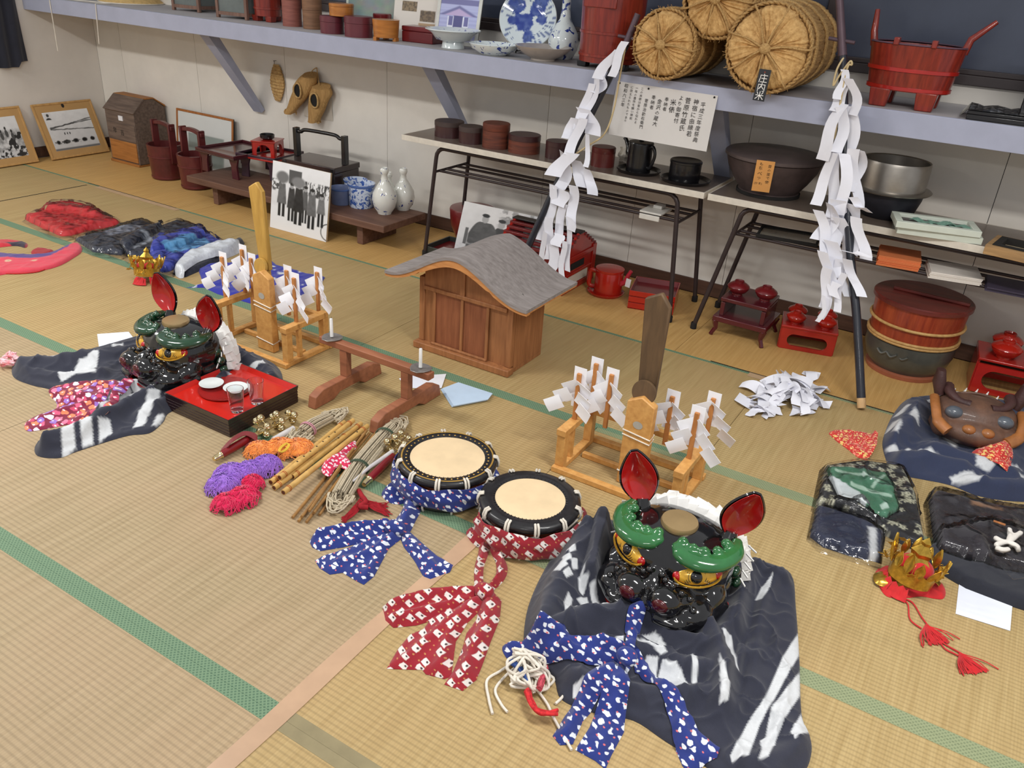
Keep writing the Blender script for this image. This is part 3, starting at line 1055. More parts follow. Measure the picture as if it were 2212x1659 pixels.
for u, v0, q, s in cols:
 for k, chh in enumerate(s):
  v = v0 + k * q * 1.55
  if v < .97:
   P = M @ Vector((wd * u - .012 * v * wd, -.0028 - .004 * math.sin(math.pi * v) - .004 * v * v, -ht * v))
   its.append((chh, q * ht * 1.45, frame(P, x=M.col[0].xyz, y=M.col[2].xyz) @ rotz(random.uniform(-.12, .12))))
texts(its, m_ink, t)
# ------------------------------------------------------------------ straw sandals hung on the wall
m_straw = mat('golden_straw', (190, 152, 96), rough=0.85, col2=(142, 106, 60), grain=(160, 160, 12), bump=0.5)
m_straw2 = mat('pale_straw', (202, 168, 112), rough=0.85, col2=(158, 122, 74), vs=60, bump=0.6, bs=180)
def sandal_flat(t, cx, top, bot, wpx, tilt):
 a = WY(cx, top, YWALL - .02)
 b_ = WY(cx, bot, YWALL - .02)
 L_ = a[2] - b_[2]
 wd = SZ(wpx, a) * .98
 M = Matrix.Translation((a[0], YWALL - .022, b_[2])) @ Matrix.Rotation(tilt, 4, 'Y')
 nu, nv = 13, 34
 G = []
 for j in range(nv):
  v = j / (nv - 1)
  ww = wd / 2 * (math.sin(math.pi * min(max(v * .94 + .03, 0), 1)) ** .38) * (1.0 - .12 * math.cos(v * 6.28))
  G.append([((i / (nu - 1) * 2 - 1) * ww, -.004 * math.sin(j * 2.2) + .008 * ((i / 6) - 1) ** 2, v * L_) for i in range(nu)])
 b = MB()
 b.sheet(np.array(G), .016, 0, M)
 return link('woven_sole', b, m_straw2, t), M, L_, wd
t = thing('straw_sandal', 'flat woven straw sandal hanging alone on the wall under the shelf', 'sandal', WY(595, 216, YWALL - .02))
sandal_flat(t, 595, 140, 216, 36, R(2))
b = MB()
q = WY(596, 131, YWALL - .004)
b.tube([(q[0], YWALL - .001, q[2]), (q[0], YWALL - .03, q[2])], .002, 6)
b.tube([(q[0], YWALL - .02, q[2]), (q[0] - .005, YWALL - .02, q[2] - .04)], .002, 6)
link('hanging_nail', b, m_steel, t)
def straw_boot(t, pts, ws, m=m_straw):
 P = [np.array(WY(x, y, YWALL - .06)) for x, y in pts]
 W_ = [SZ(w_, P[0]) / 2 for w_ in ws]
 b = MB()
 N = 20
 vs, fs = [], []
 S = spline(np.c_[np.array(P), np.array(W_)], 5, False)
 for k, row in enumerate(S):
  for i in range(N):
   a = 2 * math.pi * i / N
   rr_ = row[3] * (1 + .05 * math.sin(i * 5 + k * .7))
   vs.append((row[0] + rr_ * math.cos(a), row[1] + .042 * (math.sin(a)), row[2] + .02 * math.sin(a)))
 for k in range(len(S) - 1):
  for i in range(N):
   j = (i + 1) % N
   fs.append((k * N + i, k * N + j, (k + 1) * N + j, (k + 1) * N + i))
 fs.append(tuple(range(N)))
 fs.append(tuple((len(S) - 1) * N + i for i in range(N - 1, -1, -1)))
 b.add(vs, fs)
 link('plaited_upper', b, m, t, ang=70)
 # open mouth with rolled straw edge
 k = len(S) // 2 - 2
 ctr = S[k]
 ring = [(ctr[0] + ctr[3] * .42 * math.cos(a), YWALL - .107 - .004 * math.cos(2 * a), ctr[2] + .05 * math.sin(a)) for a in np.linspace(0, 6.2832, 21)[:-1]]
 b = MB()
 b.tube(ring, .007, 8, closed=True)
 link('mouth_rim', b, m_straw2, t, ang=70)
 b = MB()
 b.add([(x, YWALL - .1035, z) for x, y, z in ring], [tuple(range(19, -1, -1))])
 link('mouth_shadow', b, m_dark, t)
 b = MB()
 for q in range(26):
  a = random.uniform(0, 6.28)
  e = S[-1]
  b.tube([(e[0] + e[3] * .8 * math.cos(a), e[1] + .03 * math.sin(a), e[2] + .01), (e[0] + e[3] * 1.05 * math.cos(a), e[1] + .036 * math.sin(a), e[2] - random.uniform(.006, .02))], .003, 5)
 o = link('straw_ends', b, m_straw2, t)
 o['kind'] = 'stuff'
t = thing('straw_boot', 'left one of two straw boots hanging toe down on the wall', 'boot', WY(640, 240, YWALL - .06), 0, 'straw boots on the wall')
straw_boot(t, [(670, 162), (660, 180), (648, 205), (636, 228), (627, 240)], [40, 56, 48, 34, 32])
b = MB()
q, q2 = WY(684, 146, YWALL - .01), WY(668, 163, YWALL - .05)
b.tube(spline([q2, (q2 + q) / 2 + np.array([0, 0, .01]), q], 4, False), .0035, 6)
q3 = WY(690, 185, YWALL - .06)
b.tube(spline([q3, (q3 + q) / 2, q], 4, False), .0035, 6)
link('hanging_cord', b, m_straw2, t)
t = thing('straw_boot', 'right one of two straw boots hanging over a white bag', 'boot', WY(680, 262, YWALL - .06), 0, 'straw boots on the wall')
straw_boot(t, [(694, 186), (693, 203), (686, 225), (682, 248), (679, 259)], [50, 60, 52, 36, 32])
q = [WY(x, y, YWALL - .006) for x, y in ((655, 200), (716, 185), (718, 262), (652, 262))]
b = MB()
G = [[(q[0][0] + (q[1][0] - q[0][0]) * i / 5, YWALL - .006 - .004 * math.sin(i + j), q[2][2] + (q[0][2] - q[2][2]) * j / 5) for j in range(6)] for i in range(6)]
b.sheet(G, .001)
tag(link('paper_bag', b, m_cream), 'flat whitish paper bag hung on the wall behind the straw boots', 'bag')
# ------------------------------------------------------------------ things on the wall shelf
ZS = ZSH + 0.0006
m_red = lacquer('red_lacquer', (172, 36, 28), rough=0.25, coat=0.5)
m_redwood = wood('red_lacquered_wood', (150, 50, 34), (104, 30, 24), grain=(60, 60, 5), rough=0.32, coat=0.35, bump=0.08)
m_dkred = lacquer('dark_red_lacquer', (112, 26, 30), rough=0.3, coat=0.4)
m_white = mat('white_porcelain', (224, 228, 226), rough=0.12, coat=0.5, var=0.03)
m_rope = mat('white_cotton_cord', (226, 218, 204), rough=0.9, bump=0.4, bs=400)
def blue_china(name, scale, dens, col=(36, 58, 140), base=(218, 226, 226), warp=0.25):
 m = mat(name, base, rough=0.12, coat=0.5, var=0.03)
 nt = m.node_tree
 L = nt.links.new
 tc = nd(nt, 'ShaderNodeTexCoord')
 n = nd(nt, 'ShaderNodeTexNoise')
 n.inputs['Scale'].default_value = scale
 n.inputs['Detail'].default_value = 3
 n.inputs['Distortion'].default_value = warp * 6
 L(tc.outputs['Object'], n.inputs['Vector'])
 r = nd(nt, 'ShaderNodeMapRange')
 r.inputs['From Min'].default_value = dens
 r.inputs['From Max'].default_value = dens + 0.05
 L(n.outputs['Fac'], r.inputs['Value'])
 mx = nd(nt, 'ShaderNodeMix', data_type='RGBA')
 L(r.outputs[0], mx.inputs[0])
 mx.inputs[6].default_value = (*lin(base), 1)
 mx.inputs[7].default_value = (*lin(col), 1)
 L(mx.outputs[2], nt.nodes['Principled BSDF'].inputs['Base Color'])
 return m
# straw hat with cords at the far left
p = F(285, 9, ZS)
c = p + hd(p) * .16
t = thing('straw_hat', 'wide straw hat with white cords hanging down the front of shelf', 'hat', (c[0], c[1], ZS))
b = MB()
b.lathe([(.235, .004), (.2, .03), (.12, .09), (.05, .125), (0, .135)], 40)
b.lathe([(.232, .0), (.19, .022), (0, .12)], 40)
lk('crown', b, mat('straw_hat_weave', (206, 172, 112), rough=.8, var=.15, vs=40), t)
b = MB()
b.tube([(.236 * math.cos(a), .236 * math.sin(a), .004) for a in np.linspace(0, 6.2832, 41)[:-1]], .004, 6, closed=True)
lk('rim_cord', b, m_rope, t)
for px, tail in ((206, 95), (107, 110)):
 e0 = WY(px, 12 if px > 150 else 4, YSH - .005)
 e1 = WY(px + (8 if px > 150 else 18), tail, YSH - .006)
 b = MB()
 s0 = F(240, 8, ZS + .004)
 top = np.array([e0[0], YSH + .004, ZS + .003])
 P = [s0, (s0 + top) / 2 + np.array([0, .01, .001]), top, np.array([e0[0] + .002, YSH - .004, ZS - .012]), e0 * .5 + e1 * .5 + np.array([0, 0, .01]) + np.array([.003, 0, 0]), e1]
 b.tube(spline(P, 5, False), .0035, 6)
 link('hanging_cord', b, m_rope, t)
# dark garment hung on the left wall
q = [WX(x, y, XLEFT + .03) for x, y in ((-60, -60), (18, -60), (36, 60), (57, 112), (38, 118), (40, 145), (0, 147), (-60, 150))]
b = MB()
n = 14
G = []
for j in range(12):
 v = j / 11
 zt = 1.75 - v * (1.75 - q[5][2])
 y1 = q[1][1] + (q[3][1] - q[1][1]) * v
 y0 = q[0][1]
 row = []
 for i in range(n):
  u = i / (n - 1)
  zz_ = zt + (0.04 if (v > .9 and u > .75) else 0)
  row.append((XLEFT + .035 + .015 * math.sin(u * 16 + v * 2), y0 + (y1 - y0) * u, zz_))
 G.append(row)
b.sheet(np.array(G), .006)
tag(link('garment', b, mat('navy_black_cloth', (34, 36, 48), rough=.9, sheen=.3), ang=70), 'dark navy garment hanging on the left wall at photo corner', 'garment')
# glazed wooden lanterns
def lantern(bx, by, wpx, label):
 p = F(bx, by, ZS)
 wd = SZ(wpx, p)
 t = thing('lantern', label, 'lantern', (p[0], p[1] + wd * .5, ZS), R(6), 'glazed lanterns on the shelf')
 a, hh = wd * .5, .30
 mw = wood('faded_brown_wood', (136, 104, 90), (100, 74, 62), grain=(50, 50, 5))
 for x in (-1, 1):
  for y in (-1, 1):
   b = MB()
   b.box((x * (a - .011), y * (a - .011), hh / 2), (.022, .022, hh))
   lk('post', b, mw, t, bev=.002)
 for z in (.03, hh - .02):
  b = MB()
  for s in (-1, 1):
   b.box((0, s * (a - .011), z), (2 * a - .044, .016, .022))
   b.box((s * (a - .011), 0, z), (.016, 2 * a - .044, .022))
  lk('rail', b, mw, t)
 b = MB()
 for s in (-1, 1):
  b.box((0, s * (a - .011), hh / 2), (2 * a - .044, .003, hh - .08))
  b.box((s * (a - .011), 0, hh / 2), (.003, 2 * a - .044, hh - .08))
 lk('pane', b, mat('dusty_glass', (120, 128, 126), rough=.2, alpha=.75, var=.1), t)
 b = MB()
 b.lathe([(0, .02), (.05, .02), (.055, .03), (.03, .05), (.012, .06), (.012, .11), (0, .11)], 20)
 lk('oil_dish', b, m_dark, t)
lantern(398, 24, 78, 'left one of two glazed brown wooden lanterns beside the straw hat')
lantern(497, 40, 86, 'right one of two glazed lanterns beside the small red footed tub')
def tub(name, label, bx, by, wpx, z, hh, m, feet=3, hoops=(.25, .75), taper=.92, mh=None, horns=None, fh=.045, lidm=None, sx=1.0, rz=0.0, group=None, footm=None, cat='tub'):
 p = F(bx, by, z) if by > 10 else XS(bx, by, z)
 r = SZ(wpx, p) / 2
 c = p + hd(p) * r * .8
 t = thing(name, label, cat, (c[0], c[1], z), rz, group)
 z0 = fh if feet else 0
 rb = r * taper
 b = MB()
 N = 44
 nst = 16
 wob = lambda a, zz: -0.008 * (abs(math.sin(a * nst / 2)) < .12)
 b.lathe([(0, z0 + .004), (rb, z0), (r, z0 + hh), (r - .014, z0 + hh), (rb - .012, z0 + .02), (0, z0 + .02)], 96, wob=wob, sx=sx)
 lk('staves', b, m, t, ang=30)
 for hz in hoops:
  rr_ = rb + (r - rb) * hz
  b = MB()
  b.lathe([(rr_ - .002, z0 + hh * hz - .008), (rr_ + .005, z0 + hh * hz - .006), (rr_ + .005, z0 + hh * hz + .006), (rr_ - .002, z0 + hh * hz + .008)], N, sx=sx)
  lk('hoop', b, mh or m, t)
 for k in range(feet):
  a = 2 * math.pi * (k + .5) / feet - math.pi / 2 - rz
  b = MB()
  b.box((rb * .84 * math.cos(a) * sx, rb * .84 * math.sin(a), z0 / 2 + .001), (.05, .05, z0 + .002), 0, tap=1.1)
  lk('foot', b, footm or m, t, bev=.004)
 if horns:
  for s in (-1, 1):
   b = MB()
   e = horns
   b.tube([(s * r * sx * .95, 0, z0 + hh * .6), (s * r * sx * 1.02, 0, z0 + hh), (s * (r * sx * 1.02 + e[0]), 0, z0 + hh + e[1])], [.018, .017, .013], 4, flat=.7)
   lk('horn', b, m, t)
 return t, c, r, z0
tub('footed_tub', 'small red footed tub on the shelf beside the tall pink box', 580, 48, 60, ZS, .24, m_redwood, feet=3, hoops=(.2,), fh=.035)
def plain_box(label, bx, by, wpx, hh, m, group='round boxes on the left part of shelf', z=ZS, lidm=None, name='round_box', foot=False, lid=.35, taper=1.0):
 p = F(bx, by, z) if by > 10 else XS(bx, by, z)
 r = SZ(wpx, p) / 2
 c = p + hd(p) * r
 t = thing(name, label, 'box', (c[0], c[1], z), random.random() * 3, group)
 b = MB()
 hl = hh * (1 - lid)
 z0 = .018 if foot else 0
 b.lathe([(0, z0), (r * .97 * taper, z0), (r * .985, hl), (0, hl)], 36)
 lk('body', b, m, t, ang=30)
 if lid:
  b = MB()
  b.lathe([(r * .99, hl + .001), (r, hl + .002), (r, hh - .004), (r - .004, hh), (0, hh)], 36)
  lk('lid', b, lidm or m, t, ang=30)
 if foot:
  for k in range(3):
   b = MB()
   b.box((r * .8 * math.cos(k * 2.09 + .5), r * .8 * math.sin(k * 2.09 + .5), z0 / 2 + .001), (.04, .02, z0 + .002))
   lk('foot', b, m, t)
 return c, r
m_pink = wood('faded_pink_brown_wood', (152, 92, 80), (126, 72, 64), grain=(8, 8, 80))
m_tan = wood('tan_bentwood', (142, 104, 76), (112, 78, 56), grain=(8, 8, 80))
m_orange = wood('orange_varnished_wood', (190, 122, 52), (160, 96, 40), grain=(8, 8, 60), coat=.3, rough=.35)
m_plum = lacquer('plum_lacquer', (104, 42, 52), rough=.4, coat=.25)
plain_box('tall faded pink round box next to the small red footed tub', 632, 58, 42, .24, m_pink)
plain_box('tall two tier tan round box between the pink box and plum boxes', 676, 64, 42, .22, m_tan, lid=.5)
cL, rL = plain_box('low plum round box under the little orange box on shelf', 718, 74, 52, .10, m_plum)
plain_box('little orange round box sitting on top of the low plum box', 738, 36, 54, .07, m_orange, z=ZS + .104, lid=.25)
plain_box('plum round box left of the orange footed bowl on shelf', 775, 82, 62, .115, m_plum)
plain_box('orange wooden footed bowl on the shelf beside the red square box', 834, 90, 60, .115, m_orange, group=None, foot=True, lid=0.0, name='footed_bowl', taper=.92)
plain_box('small dark red box standing behind the orange footed bowl', 826, 4.30, 40, .13, m_dkred, name='small_box')
def sq_box(name, label, cat, px0, px1, z, dep, hh, m, bev=.004, inner=None, group=None, rim=.008):
 a, b_ = [F(*q, z) if q[1] > 10 else XS(*q, z) for q in (px0, px1)]
 x = b_ - a
 wd = np.linalg.norm(x)
 x /= wd
 M = frame(a, x=x, y=np.array([-x[1], x[0], 0]))
 t = thing(name, label, cat, a, 0, group)
 t.rotation_euler = M.to_euler()
 return t, wd
t, wd = sq_box('lacquer_box', '', 'box', (868, 4.22), (934, 4.24), ZS, .12, .085, m_dkred)
tag(t, 'shiny dark red square lacquer box behind the blue and white footed dish', 'box')
b = MB()
b.bx(0, wd, 0, .13, 0, .06)
lk('body', b, m_dkred, t, bev=.004)
b = MB()
b.bx(-.002, wd + .002, -.002, .132, .0605, .088)
lk('lid', b, m_dkred, t, bev=.006)
# pictures standing on the shelf
def standing(name, label, bl, br, tl, cat, lean, tk, m, z=ZS, wall=None):
 a, b_ = [F(*q, z) if q[1] > 10 else XS(*q, z) for q in (bl, br)]
 x = b_ - a
 wd = np.linalg.norm(x)
 x /= wd
 n = np.array([x[1], -x[0], 0])            # towards the room
 up = np.array([0, 0, math.cos(lean)]) - n * math.sin(lean)
 # height so that the top left corner lands on its pixel
 best = min(((abs((lambda q: q)(PX(a + up * s)[1] - tl[1])), s) for s in np.linspace(.02, 1.4, 700)))[1]
 t = thing(name, label, cat, (a + b_) / 2)
 M = frame(a, x=x, y=up)
 return t, M, wd, best
def PX(p):
 v = np.asarray(p) - CAM
 zz_ = v @ FW
 return (IW / 2 + FPX * (v @ RT) / zz_, IH / 2 - FPX * (v @ UP) / zz_)
m_photo = mat('printed_photograph', (200, 200, 200), rough=.35, attr=True, var=.02, coat=.15)
m_fabric = mat('printed_cloth', (200, 200, 200), rough=.9, attr=True, var=.1, vs=120, bump=.25, bs=500, sheen=.2)
def board(t, M, wd, ht, tk, m, name='panel', bev=.001):
 b = MB()
 b.bx(0, wd, 0, ht, -tk, 0, 0, M)
 return link(name, b, m, t, bev=bev)
def frame_rails(t, M, wd, ht, w_, tk, m, z0=0.0):
 for nm, x0, x1, y0, y1 in (('frame_rail', 0, wd, 0, w_), ('frame_rail', 0, wd, ht - w_, ht), ('frame_stile', 0, w_, w_, ht - w_), ('frame_stile', wd - w_, wd, w_, ht - w_)):
  b = MB()
  b.bx(x0, x1, y0, y1, z0 - tk, z0, 0, M)
  link(nm, b, m, t, bev=.002)
# teal picture at the back
t, M, wd, ht = standing('framed_picture', 'dim teal picture standing at the back behind the plum boxes', (745, 4.44), (838, 4.44), (745, -40), 'picture', .12, .01, m_dark)
ht = .26
board(t, M, wd * 1.15, ht, .01, m_whitefr)
picture('print', M @ Matrix.Translation((.02, .02, .001)), wd * 1.15 - .04, ht - .04, 24, 18, lambda u, v: np.stack([.42 + .2 * fbm(u, v, 5), .5 + .15 * fbm(u, v, 6), .5 + .12 * fbm(u + 3, v, 5)], -1), m_photo, t)
# cream mount with two small brown pictures
def cream_pic(u, v):
 c = np.ones(u.shape + (3,)) * np.array((.90, .87, .83))
 a = rec(u, v, .18, .52, .62, .84)
 c = over(c, a, (.56, .48, .36))
 c = over(c, a * sm(.45, .6, fbm(u, v, 30)), (.38, .32, .24))
 a = rec(u, v, .60, .94, .42, .66)
 c = over(c, a, (.50, .42, .32))
 c = over(c, a * sm(.45, .6, fbm(u, v, 26)), (.36, .30, .24))
 c = over(c, rec(u, v, .58, .96, .24, .38), (.72, .60, .46))
 return c
t, M, wd, ht = standing('picture_mount', 'cream mount with two small brown pictures behind the red square box', (846, 4.36), (940, 4.40), (852, -16), 'picture', .2, .006, m_cream)
board(t, M, wd, ht, .006, m_cream)
picture('print', M @ Matrix.Translation((0, 0, .0008)), wd, ht, 60, 60, cream_pic, m_photo, t)
def house_pic(u, v):
 c = np.ones(u.shape + (3,)) * np.array((.74, .76, .92))
 c = over(c, (sm(.35, .5, np.sin(v * 70) * .5 + .5) * rec(u, v, 0, 1, .1, .72)) * .25, (.55, .56, .78))
 c = over(c, rec(u, v, -.1, 1.1, .80, .92), (.48, .48, .68))
 roof = np.clip((.14 - np.abs(u - .5) * .42 - (v - .66)) * 25, 0, 1) * (v > .56)
 c = over(c, roof, (.46, .46, .66))
 c = over(c, np.clip((.10 - np.abs(u - .5) * .42 - (v - .64)) * 25, 0, 1) * (v > .56), (.78, .70, .86))
 c = over(c, rec(u, v, .22, .78, .10, .54), (.94, .95, 1.0))
 c = over(c, rec(u, v, .38, .62, .12, .56), (.34, .34, .56))
 for x in (.25, .66):
  c = over(c, rec(u, v, x, x + .11, .34, .54), (.44, .44, .66))
 return over(c, rec(u, v, -.1, 1.1, -.1, .06), (.80, .80, .90))
t, M, wd, ht = standing('framed_picture', 'white framed bluish picture of a house porch on the shelf', (936, 4.35), (1030, 4.38), (950, -22), 'picture', .22, .012, m_whitefr)
board(t, M, wd, ht, .008, m_dark)
frame_rails(t, M, wd, ht, .022, .012, mat('white_frame', (222, 222, 214), rough=.5), .005)
picture('print', M @ Matrix.Translation((.022, .022, .0012)), wd - .044, ht - .044, 90, 100, house_pic, m_photo, t)
# porcelain
m_bw1 = blue_china('blue_white_glaze_fine', 26, .57)
m_bw2 = blue_china('blue_white_glaze_bold', 13, .54, warp=.4)
m_bw3 = blue_china('blue_white_glaze_sparse', 17, .63)
def bowl(name, label, bx, by, wpx, z, prof, m, cat, n=48, group=None, rest=None):
 p = F(bx, by, z) if by > 10 else XS(bx, by, z)
 r = SZ(wpx, p) / 2
 r = SZ(wpx, p + hd(p) * r) / 2
 fr_ = prof[1][0] * r
 c = p + hd(p) * fr_
 t = thing(name, label, cat, (c[0], c[1], z), random.random() * 6, group)
 b = MB()
 b.lathe([(q * r, zz_ * r) for q, zz_ in prof], n)
 lk('body', b, m, t, ang=50)
 return t, c, r
t, c, r = bowl('footed_dish', 'blue and white porcelain dish on a tall foot, in front of picture', 978, 106, 118, ZS, [(0, 0), (.42, 0), (.40, .06), (.37, .22), (.62, .28), (.80, .50), (1.0, .60), (.99, .63), (.78, .55), (.5, .38), (0, .34)], m_bw3, 'dish')
bowl('shallow_bowl', 'shallow porcelain bowl with faint blue pattern between footed dish and brown plate', 1066, 121, 106, ZS, [(0, 0), (.55, 0), (.62, .06), (.9, .22), (1.0, .40), (.98, .42), (.86, .26), (.55, .1), (0, .09)], m_bw1, 'bowl')
bowl('shallow_plate', 'pale brown glazed plate with white rim at shelf edge', 1172, 133, 122, ZS, [(0, 0), (.42, 0), (.42, .06), (.7, .2), (.96, .40), (1.0, .46), (.95, .46), (.68, .28), (.3, .14), (0, .13)], mat('greyish_stoneware', (168, 158, 148), rough=.3, coat=.3, var=.1), 'plate')
# big blue and white plate on its stand
p = XS(1136, 4.40, ZS)
rp = .165
t = thing('display_plate', 'large round blue and white porcelain plate standing upright on the shelf', 'plate', (p[0], p[1], ZS))
Mp = Matrix.Rotation(R(20), 4, 'Z') @ Matrix.Translation((0, .02, rp + .012)) @ Matrix.Rotation(R(72), 4, 'X')
b = MB()
b.lathe([(0, -.012), (rp * .5, -.012), (rp * .55, -.004), (rp * .98, .024), (rp, .03), (rp * .985, .033), (rp * .6, .010), (rp * .45, .004), (0, .004)], 64, M=Mp)
def plate_pic(u, v):
 x, y = u * 2 - 1, v * 2 - 1
 c = np.ones(u.shape + (3,)) * np.array((.88, .92, .93))
 blue = np.array((.12, .22, .58))
 n1 = fbm(x + 4, y, 2.6, 4)
 for (cx, cy, rx, ry) in ((-.45, .45, .3, .22), (.35, .5, .35, .4), (-.12, -.15, .34, .3), (.05, -.55, .22, .3), (.45, .0, .25, .22), (-.55, -.1, .2, .14)):
  d = np.hypot((x - cx) / rx, (y - cy) / ry) + (n1 - .5) * 1.6
  c = over(c, sm(1.0, .85, d) * (.65 + .35 * vnoise(x, y, 9)), tuple(blue))
 th = np.arctan2(y, x)
 rr_ = np.hypot(x, y)
 st = (np.sin(th * 30 + rr_ * 6) > .62) * (rr_ > .55) * (vnoise(x, y, 2.2) > .42)
 return over(c, st * .85, (.25, .33, .55))
lk('body', b, m_white, t, ang=50)
b = MB()
uu, vv = np.meshgrid(np.linspace(0, 1, 71), np.linspace(0, 1, 71))
cc_ = plate_pic(uu, vv)
cc_ = np.where(cc_ <= .04045, cc_ / 12.92, ((np.clip(cc_, 0, 1) + .055) / 1.055) ** 2.4)
vs, cl, idm, fs = [], [], {}, []
for k, (a, q) in enumerate([(a, q) for q in np.linspace(0, .975, 34) for a in range(72)]):
 x, y = q * math.cos(a * 6.2832 / 72), q * math.sin(a * 6.2832 / 72)
 zq = np.interp(q, [0, .45, .6, .985], [.004, .004, .010, .033]) + .0008
 vs.append((x * rp, y * rp, zq))
 cl.append(cc_[int((y + 1) * 35), int((x + 1) * 35)])
for i in range(33):
 for a in range(72):
  fs.append((i * 72 + a, (i + 1) * 72 + a, (i + 1) * 72 + (a + 1) % 72, i * 72 + (a + 1) % 72))
b.add(vs, fs, 0, Mp, cl)
lk('painted_face', b, mat('glazed_painting', (255, 255, 255), rough=.1, attr=True, var=.02, coat=.6), t)
b = MB()
for s in (-.05, .05):
 b.tube([(s, -.05, .002), (s, -.045, .035), (s, -.02, .012), (s, .09, .004), (s, .10, .2)], .004, 6, M=Matrix.Rotation(R(20), 4, 'Z'))
lk('plate_stand', b, m_dark, t)
t, c, r = bowl('flower_vase', 'tall necked porcelain vase with blue flowers next to the big plate', 1214, 4.33, 66, ZS, [(0, 0), (.62, 0), (.66, .05), (.92, .55), (1.0, 1.0), (.9, 1.5), (.62, 1.95), (.36, 2.35), (.27, 2.9), (.27, 3.6), (.36, 3.8), (.3, 3.8), (.22, 3.5), (0, 3.4)], m_bw2, 'vase')
# tall red bucket with black feet
t, c, r, z0 = tub('tall_bucket', 'tall red coopered bucket on black feet left of the straw bales', 1312, 4.11, 140, ZS, .34, m_redwood, feet=3, hoops=(.10, .42), taper=.93, fh=.03, footm=m_blk)
b = MB()
b.bx(-.09, .09, -r * 1.02, -r * .96, .29, .335)
lk('cross_board', b, m_redwood, t, bev=.003)
